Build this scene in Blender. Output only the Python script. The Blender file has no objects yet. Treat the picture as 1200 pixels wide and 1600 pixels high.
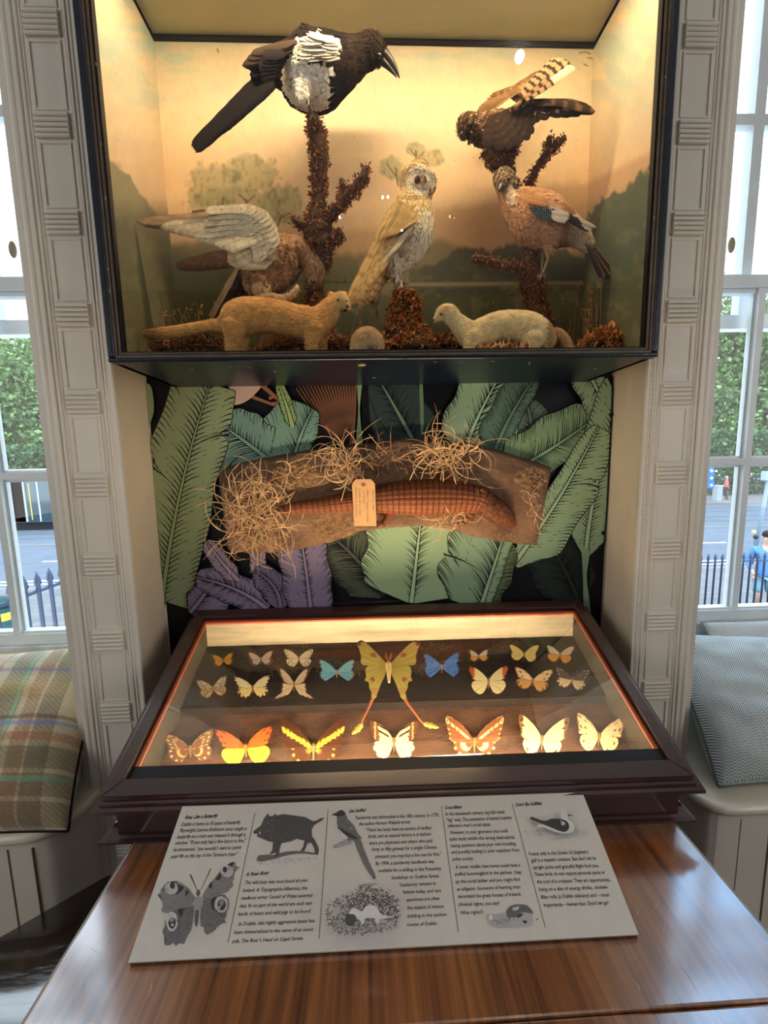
import bpy, bmesh, math, random
import numpy as np
from mathutils import Vector, Matrix, noise
random.seed(7); RNG = np.random.default_rng(7)
SC = bpy.context.scene
COL = SC.collection

# ------------------------------------------------------------------ camera
F_PX, PITCH, YAW, ROLL = 636.24, .1243, .0374, -.0198
CAM = np.array([-.0499, -.9799, 0.0])
_f = np.array([math.sin(YAW)*math.cos(PITCH), math.cos(YAW)*math.cos(PITCH), -math.sin(PITCH)])
_r = np.cross(_f, [0, 0, 1]); _r /= np.linalg.norm(_r); _u = np.cross(_r, _f)
RT = _r*math.cos(ROLL)+_u*math.sin(ROLL); UP = -_r*math.sin(ROLL)+_u*math.cos(ROLL); FW = _f
cd = bpy.data.cameras.new('camera'); cam = bpy.data.objects.new('camera', cd); COL.objects.link(cam)
cd.sensor_fit = 'HORIZONTAL'; cd.sensor_width = 36; cd.lens = 36*F_PX/1200; cd.clip_start = .02; cd.clip_end = 300
cam.matrix_world = Matrix(((RT[0], UP[0], -FW[0], CAM[0]), (RT[1], UP[1], -FW[1], CAM[1]), (RT[2], UP[2], -FW[2], CAM[2]), (0, 0, 0, 1)))
SC.camera = cam
SC.view_settings.view_transform = 'Standard'; SC.view_settings.look = 'None'
SC.view_settings.gamma = 1; SC.view_settings.use_curve_mapping = False
SC.view_settings.exposure = 0.0

# ------------------------------------------------------------------ light
wd = bpy.data.worlds.new('sky'); SC.world = wd; wd.use_nodes = True
nt = wd.node_tree; bg = nt.nodes['Background']
tc = nt.nodes.new('ShaderNodeTexCoord'); sep = nt.nodes.new('ShaderNodeSeparateXYZ'); cr = nt.nodes.new('ShaderNodeValToRGB')
nz = nt.nodes.new('ShaderNodeTexNoise'); nz.inputs['Scale'].default_value = 3.5; nz.inputs['Detail'].default_value = 5
mx = nt.nodes.new('ShaderNodeMix'); mx.data_type = 'RGBA'; cr2 = nt.nodes.new('ShaderNodeValToRGB')
nt.links.new(tc.outputs['Generated'], sep.inputs[0]); nt.links.new(sep.outputs['Z'], cr.inputs[0]); nt.links.new(tc.outputs['Generated'], nz.inputs['Vector'])
cr.color_ramp.elements[0].position = 0; cr.color_ramp.elements[0].color = (.66, .86, 1, 1)
cr.color_ramp.elements[1].position = .7; cr.color_ramp.elements[1].color = (.30, .60, 1, 1)
cr2.color_ramp.elements[0].position = .42; cr2.color_ramp.elements[1].position = .6
nt.links.new(nz.outputs['Fac'], cr2.inputs[0]); nt.links.new(cr2.outputs['Color'], mx.inputs[0])
nt.links.new(cr.outputs['Color'], mx.inputs[6]); mx.inputs[7].default_value = (.82, .92, 1, 1)
nt.links.new(mx.outputs[2], bg.inputs['Color']); bg.inputs['Strength'].default_value = 4.6

def area(name, loc, rot, sx, sy, power, col):
    l = bpy.data.lights.new(name, 'AREA'); l.shape = 'RECTANGLE'; l.size = sx; l.size_y = sy; l.energy = power; l.color = col
    o = bpy.data.objects.new(name, l); COL.objects.link(o); o.location = loc; o.rotation_euler = rot; return o
sl = bpy.data.lights.new('sun', 'SUN'); sl.energy = 2.2; sl.angle = .01; sl.color = (1, .96, .88)
so = bpy.data.objects.new('sun', sl); COL.objects.link(so); so.rotation_euler = (math.radians(38), 0, math.radians(35))
# added soft fill lights at both side walls, which have no windows
area('side_fill_left', (-2.9, -2.2, .5), (0, math.radians(-90), 0), 1.8, 2.4, 36, (1, .97, .93))
area('side_fill_right', (2.9, -2.2, .5), (0, math.radians(90), 0), 1.8, 2.4, 36, (1, .97, .93))
# warm strip light hidden behind the head of the diorama case, and one behind the front mask of the specimen case
area('diorama_strip_light', (0, -.1208, .975), (math.radians(18), 0, 0), .98, .007, 5.8, (1, .73, .43))
area('specimen_strip_light', (.0, -.272, -.587), (math.radians(100), 0, 0), .90, .008, 4.2, (1, .78, .50)); o = area('specimen_strip_light_centre', (.0, -.2520, -.583), (math.radians(150), 0, 0), .74, .006, 3.5, (1, .78, .52)); o.data.spread = math.radians(88)

# ------------------------------------------------------------------ pixel helpers (plan drawing of the photo onto real planes)
def ray(px, py): return FW+RT*(px-600)/F_PX-UP*(py-800)/F_PX
def P(px, py, Y):
    d = ray(px, py); return CAM+d*(Y-CAM[1])/d[1]
def PZ(px, py, Z):
    d = ray(px, py); return CAM+d*(Z/d[2])
def PX(px, py, X):
    d = ray(px, py); return CAM+d*((X-CAM[0])/d[0])
def PP(px, py, p0, n):
    d = ray(px, py); return CAM+d*(np.dot(np.array(p0)-CAM, n)/np.dot(d, n))
def toPx(V):
    d = np.asarray(V)-CAM; z = d@FW
    return np.stack([600+F_PX*(d@RT)/z, 800-F_PX*(d@UP)/z], -1)
def pxm(Y): return (Y-CAM[1])/F_PX      # metres per pixel at depth Y

# ------------------------------------------------------------------ materials
def lin(c):
    c = np.asarray(c, float)[..., :3]
    if c.max() > 1.001: c = c/255
    return np.where(c <= .04045, c/12.92, ((c+.055)/1.055)**2.4)
def rgba(c): return tuple(lin(c))+(1,)
MATS = {}
def mat(name, color=None, rough=.6, bump=0, bscale=40, metal=0, spec=.5, coat=0, coatr=.1, coati=1.5, emit=0, attr=False, var=0, vscale=8, stretch=None, trans=0, detail=4, sheen=0, hue2=None):
    if name in MATS: return MATS[name]
    m = bpy.data.materials.new(name); m.use_nodes = True; t = m.node_tree; b = t.nodes['Principled BSDF']
    b.inputs['Roughness'].default_value = rough; b.inputs['Metallic'].default_value = metal
    b.inputs['Specular IOR Level'].default_value = spec
    if coat: b.inputs['Coat Weight'].default_value = coat; b.inputs['Coat Roughness'].default_value = coatr; b.inputs['Coat IOR'].default_value = coati
    if sheen: b.inputs['Sheen Weight'].default_value = sheen
    if trans: b.inputs['Transmission Weight'].default_value = trans
    src = None
    if attr:
        a = t.nodes.new('ShaderNodeAttribute'); a.attribute_name = 'Col'; src = a.outputs['Color']
    else:
        r = t.nodes.new('ShaderNodeRGB'); r.outputs[0].default_value = rgba(color); src = r.outputs[0]
    if var or bump:
        co = t.nodes.new('ShaderNodeTexCoord'); mp = t.nodes.new('ShaderNodeMapping'); t.links.new(co.outputs['Object'], mp.inputs[0])
        if stretch: mp.inputs['Scale'].default_value = stretch
    if var:
        n = t.nodes.new('ShaderNodeTexNoise'); n.inputs['Scale'].default_value = vscale; n.inputs['Detail'].default_value = 6; t.links.new(mp.outputs[0], n.inputs['Vector'])
        if hue2 is not None:
            q = t.nodes.new('ShaderNodeMix'); q.data_type = 'RGBA'; rr = t.nodes.new('ShaderNodeValToRGB')
            rr.color_ramp.elements[0].position = .5-.4*(1.05-var); rr.color_ramp.elements[1].position = .5+.4*(1.05-var)
            t.links.new(n.outputs['Fac'], rr.inputs[0]); t.links.new(rr.outputs[0], q.inputs[0])
            t.links.new(src, q.inputs[6]); q.inputs[7].default_value = rgba(hue2); src = q.outputs[2]
        else:
            mr = t.nodes.new('ShaderNodeMapRange'); mr.inputs['From Min'].default_value = .3; mr.inputs['From Max'].default_value = .7
            mr.inputs['To Min'].default_value = 1-var; mr.inputs['To Max'].default_value = 1+var; t.links.new(n.outputs['Fac'], mr.inputs[0])
            v = t.nodes.new('ShaderNodeVectorMath'); v.operation = 'SCALE'; t.links.new(src, v.inputs[0]); t.links.new(mr.outputs[0], v.inputs['Scale']); src = v.outputs[0]
    t.links.new(src, b.inputs['Base Color'])
    if bump:
        n2 = t.nodes.new('ShaderNodeTexNoise'); n2.inputs['Scale'].default_value = bscale; n2.inputs['Detail'].default_value = detail; t.links.new(mp.outputs[0], n2.inputs['Vector'])
        bp = t.nodes.new('ShaderNodeBump'); bp.inputs['Strength'].default_value = bump; bp.inputs['Distance'].default_value = .004
        t.links.new(n2.outputs['Fac'], bp.inputs['Height']); t.links.new(bp.outputs[0], b.inputs['Normal'])
    if emit:
        t.links.new(src, b.inputs['Emission Color']); b.inputs['Emission Strength'].default_value = emit
    MATS[name] = m; return m
def glass_mat(name, tint=(1, 1, 1), rough=0.0, refl=.7):
    """thin clear sheet: mostly lets light straight through, Fresnel reflection on top"""
    m = bpy.data.materials.new(name); m.use_nodes = True; t = m.node_tree; t.nodes.clear()
    out = t.nodes.new('ShaderNodeOutputMaterial'); tr = t.nodes.new('ShaderNodeBsdfTransparent'); gl = t.nodes.new('ShaderNodeBsdfGlossy'); mixs = t.nodes.new('ShaderNodeMixShader'); fr = t.nodes.new('ShaderNodeFresnel')
    fr.inputs['IOR'].default_value = 1.5; gl.inputs['Roughness'].default_value = rough; tr.inputs['Color'].default_value = tuple(tint)+(1,)
    mul = t.nodes.new('ShaderNodeMath'); mul.operation = 'MULTIPLY'; mul.inputs[1].default_value = refl; mul.use_clamp = True
    ge = t.nodes.new('ShaderNodeNewGeometry'); mr = t.nodes.new('ShaderNodeMapRange'); mr.inputs['To Min'].default_value = 1.5; mr.inputs['To Max'].default_value = 1/1.5
    t.links.new(ge.outputs['Backfacing'], mr.inputs[0]); t.links.new(mr.outputs[0], fr.inputs['IOR'])
    t.links.new(fr.outputs[0], mul.inputs[0]); t.links.new(mul.outputs[0], mixs.inputs[0]); t.links.new(tr.outputs[0], mixs.inputs[1]); t.links.new(gl.outputs[0], mixs.inputs[2]); t.links.new(mixs.outputs[0], out.inputs[0])
    return m
M_glass = glass_mat('clear_glass', refl=.55); M_glass2 = glass_mat('old_case_glass', refl=2.2)
M_v = mat('painted_colour', attr=True, rough=.65, spec=.3)
M_vb = mat('rough_colour', attr=True, rough=.85, spec=.2, bump=.6, bscale=150)
M_feather = mat('feather', attr=True, rough=.8, spec=.08, var=.12, vscale=90)
M_fur = mat('fur', attr=True, rough=.85, spec=.06, var=.12, vscale=60, sheen=.2)
M_wing = mat('butterfly_wing', attr=True, rough=.6, spec=.2)
M_white = mat('white_paint', (236, 228, 214), rough=.42, bump=.12, bscale=25, var=.03, vscale=5)
M_cream = mat('cream_wall_paint', (230, 210, 180), rough=.6, bump=.5, bscale=14, var=.06, vscale=6)
M_navy = mat('black_navy_paint', (10, 18, 34), rough=.32, bump=.25, bscale=60, var=.2, vscale=20)
M_maho = mat('dark_mahogany', (56, 27, 25), rough=.28, coat=.6, coatr=.16, coati=1.8, bump=.06, bscale=30, var=.35, vscale=14, stretch=(.25, 2, 2))

# ------------------------------------------------------------------ mesh builder
class MB:
    def __init__(s, col=(200, 200, 200)): s.v = []; s.f = []; s.c = []; s.n = 0; s.col = lin(col)
    def setc(s, c): s.col = lin(c); return s
    def add(s, vs, fs, cols=None):
        vs = np.asarray(vs, float).reshape(-1, 3)
        s.v.append(vs)
        c = np.tile(s.col, (len(vs), 1)) if cols is None else np.asarray(cols, float).reshape(-1, 3)
        s.c.append(c); n = s.n
        s.f += [tuple(i+n for i in f) for f in fs]; s.n += len(vs); return s
    def box(s, a, b):
        x0, y0, z0 = [min(p, q) for p, q in zip(a, b)]; x1, y1, z1 = [max(p, q) for p, q in zip(a, b)]
        return s.add([(x0, y0, z0), (x1, y0, z0), (x1, y1, z0), (x0, y1, z0), (x0, y0, z1), (x1, y0, z1), (x1, y1, z1), (x0, y1, z1)],
                     [(0, 3, 2, 1), (4, 5, 6, 7), (0, 1, 5, 4), (1, 2, 6, 5), (2, 3, 7, 6), (3, 0, 4, 7)])
    def hexa(s, p):    # 8 points, bottom ring then top ring
        return s.add(p, [(0, 3, 2, 1), (4, 5, 6, 7), (0, 1, 5, 4), (1, 2, 6, 5), (2, 3, 7, 6), (3, 0, 4, 7)])
    def poly(s, pts, off=None):
        """flat polygon, or a prism when off (a vector) is given"""
        n = len(pts); pts = np.asarray(pts, float)
        if off is None: return s.add(pts, [tuple(range(n))])
        q = pts+np.asarray(off, float)
        return s.add(np.vstack([pts, q]), [tuple(range(n)), tuple(range(2*n-1, n-1, -1))]+[(i, i+n, (i+1) % n+n, (i+1) % n) for i in range(n)])
    def tube(s, pts, r, n=8, cols=None, flat=1.0, flatdir=(0, 1, 0), cap=True):
        pts = np.asarray(pts, float); N = len(pts); r = np.full(N, r) if np.isscalar(r) else np.asarray(r, float)
        fl = np.full(N, flat) if np.isscalar(flat) else np.asarray(flat, float)
        T = np.gradient(pts, axis=0); T /= np.linalg.norm(T, axis=1)[:, None]+1e-12
        fd = np.asarray(flatdir, float); V = []; prev = None
        for i in range(N):
            b = fd-T[i]*np.dot(fd, T[i])
            if np.linalg.norm(b) < .15: b = (prev if prev is not None else np.array([1., 0, .2])); b = b-T[i]*np.dot(b, T[i])
            b /= np.linalg.norm(b); prev = b; a = np.cross(T[i], b)
            for k in range(n):
                th = 2*math.pi*k/n; V.append(pts[i]+a*math.cos(th)*r[i]+b*math.sin(th)*r[i]*fl[i])
        F = [(i*n+k, i*n+(k+1) % n, (i+1)*n+(k+1) % n, (i+1)*n+k) for i in range(N-1) for k in range(n)]
        if cap: F += [tuple(range(n-1, -1, -1)), tuple(range((N-1)*n, N*n))]
        C = None
        if cols is not None: C = np.repeat(np.asarray(cols, float), n, axis=0)
        return s.add(V, F, C)
    def grid(s, G, cols=None, flip=False):
        G = np.asarray(G, float); a, b = G.shape[:2]
        F = [(i*b+j, i*b+j+1, (i+1)*b+j+1, (i+1)*b+j) for i in range(a-1) for j in range(b-1)]
        if flip: F = [f[::-1] for f in F]
        return s.add(G.reshape(-1, 3), F, cols)
    def sphere(s, c, r, n=12, m=8, sc=(1, 1, 1)):
        th = np.linspace(0, math.pi, m+1); G = np.array([[(c[0]+r*sc[0]*math.sin(t)*math.cos(p), c[1]+r*sc[1]*math.sin(t)*math.sin(p), c[2]+r*sc[2]*math.cos(t)) for p in np.linspace(0, 2*math.pi, n+1)] for t in th])
        return s.grid(G, flip=True)
    def sweep(s, prof, path, closed=False):
        """prof: list of (a,b) offsets; path: list of (point, dirA, dirB)"""
        n = len(prof); V = []
        for p, A, B in path:
            for a, b in prof: V.append(np.asarray(p)+np.asarray(A)*a+np.asarray(B)*b)
        F = []; L = len(path)
        for i in range(L if closed else L-1):
            j = (i+1) % L
            F += [(i*n+k, i*n+(k+1) % n, j*n+(k+1) % n, j*n+k) for k in range(n)]
        if not closed: F += [tuple(range(n-1, -1, -1)), tuple(range((L-1)*n, L*n))]
        return s.add(V, F)
    def build(s, name, m=None, parent=None, smooth=False, label=None, cat=None, group=None, kind=None, fixn=True):
        V = np.vstack(s.v) if s.v else np.zeros((0, 3)); C = np.vstack(s.c)
        loc = np.zeros(3)
        if parent is None and len(V):
            loc = np.array([(V[:, 0].min()+V[:, 0].max())/2, (V[:, 1].min()+V[:, 1].max())/2, V[:, 2].min()])
        me = bpy.data.meshes.new(name); me.from_pydata((V-loc).tolist(), [], s.f)
        ca = me.color_attributes.new('Col', 'FLOAT_COLOR', 'POINT')
        ca.data.foreach_set('color', np.hstack([C, np.ones((len(C), 1))]).astype(np.float32).ravel())
        if fixn and len(s.f) < 60000:
            bm = bmesh.new(); bm.from_mesh(me); bmesh.ops.recalc_face_normals(bm, faces=bm.faces); bm.to_mesh(me); bm.free()
        if smooth:
            me.polygons.foreach_set('use_smooth', [True]*len(me.polygons))
        me.update()
        o = bpy.data.objects.new(name, me); COL.objects.link(o); o.data.materials.append(m or M_v)
        o.location = loc
        if parent is not None: adopt(o, parent)
        tag(o, label, cat, group, kind); return o
def worldloc(o):
    p = Vector((0, 0, 0))
    while o is not None: p = p+o.location; o = o.parent
    return p
def adopt(o, parent):
    o.parent = parent; o.location = Vector(o.location)-worldloc(parent)
def tag(o, label=None, cat=None, group=None, kind=None):
    if label: o['label'] = label
    if cat: o['category'] = cat
    if group: o['group'] = group
    if kind: o['kind'] = kind
    return o
def thing(name, loc, label, cat, group=None, kind=None):
    o = bpy.data.objects.new(name, None); COL.objects.link(o); o.location = Vector([float(a) for a in loc]); o.empty_display_size = .05
    return tag(o, label, cat, group, kind)
def bevel(o, w, seg=2):
    md = o.modifiers.new('bevel', 'BEVEL'); md.width = w; md.segments = seg; md.limit_method = 'ANGLE'; return o
def struct(mb, name, m, parent=None, smooth=False): return mb.build(name, m, parent, smooth, kind=None if parent else 'structure')
def crom(pts, k=8):
    """Catmull-Rom through rows of pts"""
    p = np.asarray(pts, float); p = np.vstack([2*p[0]-p[1], p, 2*p[-1]-p[-2]]); out = []
    for i in range(1, len(p)-2):
        for t in np.linspace(0, 1, k, endpoint=False):
            out.append(.5*((2*p[i])+(-p[i-1]+p[i+1])*t+(2*p[i-1]-5*p[i]+4*p[i+1]-p[i+2])*t*t+(-p[i-1]+3*p[i]-3*p[i+1]+p[i+2])*t**3))
    out.append(p[-2]); return np.array(out)
def N3(x, y, z=0): return noise.noise(Vector((x, y, z)))
# vectorised value noise
_T = np.random.default_rng(3).random((64, 64))
def vn(x, y):
    x = np.asarray(x, float); y = np.asarray(y, float); xi = np.floor(x).astype(int); yi = np.floor(y).astype(int); fx = x-xi; fy = y-yi
    fx = fx*fx*(3-2*fx); fy = fy*fy*(3-2*fy); g = lambda a, b: _T[a % 64, b % 64]
    return (g(xi, yi)*(1-fx)+g(xi+1, yi)*fx)*(1-fy)+(g(xi, yi+1)*(1-fx)+g(xi+1, yi+1)*fx)*fy
def fbm(x, y, o=4):
    s = 0; a = .5; t = 0
    for i in range(o): s = s+a*vn(x*2**i+17*i, y*2**i+31*i); t += a; a *= .5
    return s/t
# ------------------------------------------------------------------ the room
D = .1454; FLOOR = -1.43; CEIL = 1.95
M_floor = mat('floor_boards', (58, 38, 28), rough=.35, var=.3, vscale=6, stretch=(1, .15, 1))
M_room = mat('room_wall_paint', (150, 140, 128), rough=.8)
M_dark = mat('dark_room_panelling', (46, 40, 38), rough=.6)
M_ceil = mat('ceiling_paint', (205, 208, 212), rough=.7)
struct(MB().box((-3, -4.2, FLOOR-.1), (3, .5, FLOOR)), 'floor', M_floor)
b = MB().box((-3, -4.2, CEIL), (3, .5, CEIL+.15))
for y in (-.55, -1.4, -2.4): b.box((-3, y-.06, CEIL-.07), (3, y+.06, CEIL))
for y in (-.3,): b.box((-3, y-.02, CEIL-.04), (3, y+.03, CEIL))
struct(b, 'ceiling', M_ceil)
struct(MB().box((-3.1, -4.2, FLOOR), (-3, .5, CEIL)), 'wall_left', M_room)
struct(MB().box((3, -4.2, FLOOR), (3.1, .5, CEIL)), 'wall_right', M_room)
struct(MB().box((-3, -4.3, FLOOR), (3, -4.2, CEIL)), 'wall_back', M_dark)
# the window wall: piers beside and above the openings, and the masonry behind the central niche
b = MB()
b.box((-3, 0, FLOOR), (-2.0, .5, CEIL)); b.box((2.0, 0, FLOOR), (3, .5, CEIL))
for s in (-1, 1):
    b.box((s*.80, 0, 1.75), (s*2.0, .5, CEIL)); b.box((s*.80, .2, FLOOR), (s*2.0, .5, -.86))
b.box((-.80, .16, FLOOR), (.80, .5, CEIL)); b.box((-.625, .0, 1.45), (.625, .16, CEIL))
struct(b, 'wall_front', M_cream)
# niche cheeks (cream paint, slightly uneven arris)
for s, nm in ((-1, 'trim_1'), (1, 'trim_2')):
    ys = np.linspace(.012, D, 7); zs = np.linspace(FLOOR, 1.45, 120)
    G = [[(s*(.625+.0014*N3(z*9, y*30, s)), y, z) for y in ys] for z in zs]
    c = MB().grid(G); c.box((s*.6285, .012, FLOOR), (s*.64, D+.01, 1.45))
    # bright chipped arris at the back corner
    G2 = [[(s*(.625-.003*(k == 1)-.0008*N3(z*40, 3)*(k == 1)), D-.004+.004*(k > 1), z) for k in range(3)] for z in zs]
    c.setc((230, 215, 190)).grid(G2)
    struct(c, nm, M_cream, smooth=False)

# ------------------------------------------------------------------ fluted pilasters framing the niche
BZ = [.717+.1903*k for k in range(-10, 5)]
for s, nm in ((-1, 'trim_3'), (1, 'trim_4')):
    b = MB(); X = lambda x: s*x
    b.box((X(.6295), .004, FLOOR), (X(.78), .20, 1.5)); b.box((X(.625), .004, FLOOR), (X(.63), .0118, 1.5))
    def strip(x0, x1, h, z0=FLOOR, z1=1.5):
        # round nosed vertical moulding standing h proud of the ground
        prof = []
        for k in range(9):
            a = math.pi*k/8; prof.append((.5*(x0+x1)-.5*(x1-x0)*math.cos(a), h*math.sin(a)**.7))
        prof = [(X(p), .004-q) for p, q in prof]
        b.sweep(prof, [((0, 0, z0), (1, 0, 0), (0, 1, 0)), ((0, 0, z1), (1, 0, 0), (0, 1, 0))])
    strip(.625, .633, .002); strip(.640, .646, .002); strip(.6465, .6530, .004); strip(.6535, .6575, .002)
    strip(.7385, .7430, .002); strip(.7435, .7520, .004); strip(.765, .7805, .006)
    b.box((X(.757), .000, FLOOR), (X(.766), .01, 1.5))
    # fielded panels between the blocks
    for z0, z1 in zip(BZ[:-1], BZ[1:]):
        a0, a1 = z0+.030, z1-.030
        for (xa, xb, za, zb) in ((.664, .668, a0, a1), (.727, .731, a0, a1), (.6685, .7265, a0, a0+.004), (.6685, .7265, a1-.004, a1)):
            b.box((X(xa), .0015, za), (X(xb), .006, zb))
    for z in BZ:
        b.box((X(.663), .0012, z-.025), (X(.732), .006, z+.025))
        for k in range(5):
            zc = z-.0205+k*.01025
            prof = [(zc-.0042*math.cos(math.pi*j/6), -.0002-.0040*math.sin(math.pi*j/6)) for j in range(7)]
            b.sweep([(q, p) for p, q in prof], [((X(.662), 0, 0), (0, 1, 0), (0, 0, 1)), ((X(.733), 0, 0), (0, 1, 0), (0, 0, 1))])
    # bead string
    if s == 1:
        for z in np.arange(-.85, .45, .0065):
            b.sphere((X(.6365), .001, z), .0026, 6, 4)
    struct(b, nm, M_white)
# lower trims under the sills of the windows and beside the seat
b = MB()
for s in (-1, 1):
    b.box((s*.78, .02, FLOOR), (s*.81, .2, 1.75))
struct(b, 'trim_5', M_white)

# ------------------------------------------------------------------ sash windows
M_sash = mat('white_sash_paint', (228, 236, 240), rough=.35, var=.05, vscale=10)
M_sill = mat('weathered_sill_paint', (226, 232, 232), rough=.6, var=.2, vscale=12, bump=.3, bscale=40)
for s, nm in ((-1, 'window_1'), (1, 'window_2')):
    b = MB()
    def bar(x0, x1, z0, z1, y0, y1):
        b.box((s*x0, y0, z0), (s*x1, y1, z1))
    # lower sash (inner) and upper sash (outer)
    L = (.235, .275); U = (.295, .33)
    bar(.80, .835, -.53, .52, *L); bar(1.93, 2.0, -.53, .52, *L)
    bar(.80, 2.0, .483, .517, *L); bar(.80, 2.0, .470, .483, .245, .27)
    bar(.80, 2.0, -.53, -.497, *L); bar(.80, 2.0, -.497, -.490, .243, .27)
    for x in (1.12, 1.48, 1.84):
        bar(x-.010, x+.010, -.5, .49, .238, .272); bar(x-.017, x+.017, -.5, .49, .250, .262)
    bar(.80, 2.0, -.033, -.013, .2395, .2705); bar(.80, 2.0, -.040, -.006, .2508, .2612)
    bar(.80, .835, .40, 1.75, *U); bar(1.93, 2.0, .40, 1.75, *U)
    bar(.80, 2.0, .385, .425, *U)
    for x in (1.12, 1.48, 1.84): bar(x-.016, x+.016, .41, 1.75, .298, .326)
    bar(.80, 2.0, .955, .985, .2988, .3252)
    w = struct(b, nm, M_sash)
    k = MB(); k.box((s*.80, .22, -.622), (s*2.0, .30, -.531)); k.box((s*.80, .20, -.90), (s*2.0, .36, -.665))
    k.build('sill_rail', M_sill, w)
    g = MB(); g.box((s*.83, .255, -.49), (s*1.95, .258, .48)); g.build('lower_pane', M_glass, w)
    g = MB(); g.box((s*.83, .311, .42), (s*1.95, .314, 1.75)); g.build('upper_pane', M_glass, w)
    # oval brass sash fastener seen against the sky
    q = MB((170, 160, 130)); q.sphere(P(20 if s < 0 else 1143, 390 if s < 0 else 383, .232), .022, 14, 8, (.45, .35, 1)); q.build('sash_fastener', M_v, w, smooth=True)

# ------------------------------------------------------------------ window seats
M_seat = mat('seat_cream_paint', (226, 218, 200), rough=.3, bump=.15, bscale=20, var=.05, vscale=6, coat=.3, coatr=.15)
SEZ = -.82
for s, nm in ((-1, 'left'), (1, 'right')):
    edge = [(-.752, .02), (-.753, -.02), (-.762, -.06), (-.785, -.10), (-.82, -.125), (-.88, -.133), (-1.1, -.133), (-2.0, -.133)] if s < 0 else \
           [(.716, .02), (.716, -.04), (.717, -.09), (.728, -.125), (.752, -.148), (.80, -.157), (1.0, -.157), (2.0, -.157)]
    edge = crom([(x, y, 0) for x, y in edge], 6)
    if s > 0: cy = -.157
    top = [(x, y, SEZ) for x, y, _ in edge]
    t = MB()
    # nosed top: sweep of a bull-nose along the edge plus the flat board
    ctr = np.array([s*1.3, .15]); rings = []
    n = len(edge)
    for i, (x, y, _) in enumerate(edge):
        tt = edge[min(i+1, n-1)]-edge[max(i-1, 0)]; tt /= np.linalg.norm(tt); nrm = np.array([-tt[1], tt[0], 0])*(1 if s < 0 else -1)
        if np.dot(nrm[:2], np.array([x, y])-ctr) < 0: nrm = -nrm
        row = [(x-nrm[0]*.03, y-nrm[1]*.03, SEZ)]
        for k in range(9):
            a = math.pi/2-math.pi*k/8; row.append((x-nrm[0]*(.014-.014*math.cos(a)), y-nrm[1]*(.014-.014*math.cos(a)), SEZ-.014+.014*math.sin(a)))
        row.append((x-nrm[0]*.03, y-nrm[1]*.03, SEZ-.028)); rings.append(row)
    t.grid(rings)
    inner = [r[0] for r in rings]
    poly = [tuple(p) for p in inner]+[(s*2.0, .22, SEZ), (s*.79, .22, SEZ), (s*.79, .02, SEZ)]
    t.poly(poly)
    und = [tuple(r[-1]) for r in rings]; t.poly(und+[(s*2.0, .22, SEZ-.028), (s*.79, .22, SEZ-.028)])
    root = thing('window_seat', (s*1.3, 0, FLOOR), 'curved cream-painted window seat under the %s window, %s' % (nm, 'carrying the tartan cushion' if s < 0 else 'carrying the herringbone cushions'), 'window seat')
    t.build('seat_top', M_seat, root, smooth=True).modifiers.new('es', 'EDGE_SPLIT').split_angle = math.radians(50)
    sk = MB(); off = .022; rows = []
    for i in range(n):
        x, y, _ = edge[i]; tt = edge[min(i+1, n-1)]-edge[max(i-1, 0)]; tt /= np.linalg.norm(tt); nrm = np.array([-tt[1], tt[0]])
        if np.dot(nrm, np.array([x, y])-ctr) < 0: nrm = -nrm
        rows.append([(x-nrm[0]*off, y-nrm[1]*off, z) for z in (SEZ-.02, FLOOR)])
    sk.grid(rows); sk.build('panelled_skirt', M_white, root)
    gv = MB((120, 108, 92))
    for xx in ((-.845, -.90, -.985, -1.07) if s < 0 else (.768, .80, .825, .90, 1.02)):
        yy = (-.133 if s < 0 else -.157)+off-.001
        if abs(xx) < .83: yy += .012*(.83-abs(xx))/.06
        gv.box((xx-.0012, yy-.001, SEZ-.05), (xx+.0012, yy+.006, FLOOR+.05))
    gv.build('panel_groove', M_v, root)

# ------------------------------------------------------------------ wallpaper of the niche: printed leaves, ink lines as thin printed layers
INK = (13, 16, 24)
wp = MB(); LAY = [0]
def wpt(px, py, lay=None):
    p = P(px, py, D-.0003); p[0] = min(.6238, max(-.6238, p[0])); p[1] = D-.0004-.00006*(LAY[0] if lay is None else lay); return p
wp.setc(INK); wp.add([(-.625, D, FLOOR), (.625, D, FLOOR), (.625, D, 1.4), (-.625, D, 1.4)], [(0, 1, 2, 3)])
def wpoly(pts, c, smooth=True):
    LAY[0] += 1
    q = crom([(x, y, 0) for x, y in list(pts)+[pts[0]]], 5)[:-1] if smooth else [(x, y, 0) for x, y in pts]
    # triangulate via bmesh for concave outlines
    bm = bmesh.new(); vs = [bm.verts.new(wpt(x, y)) for x, y, *_ in q]
    try:
        f = bm.faces.new(vs); res = bmesh.ops.triangulate(bm, faces=[f]); bm.verts.index_update()
        wp.setc(c).add([v.co[:] for v in bm.verts], [[v.index for v in t.verts] for t in bm.faces])
    except Exception as e: pass
    bm.free()
def stroke(p, q, w0, w1=0.2, bend=0, c=INK, lay=None, seg=4):
    p = np.array(p, float); q = np.array(q, float); d = q-p; L = np.linalg.norm(d)+1e-6; nn = np.array([-d[1], d[0]])/L
    V = []
    for i in range(seg+1):
        t = i/seg; m = p+d*t+nn*bend*4*t*(1-t); w = (w0*(1-t)+w1*t)*.5
        V += [wpt(*(m+nn*w), lay), wpt(*(m-nn*w), lay)]
    wp.setc(c).add(V, [(2*i, 2*i+1, 2*i+3, 2*i+2) for i in range(seg)])
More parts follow.
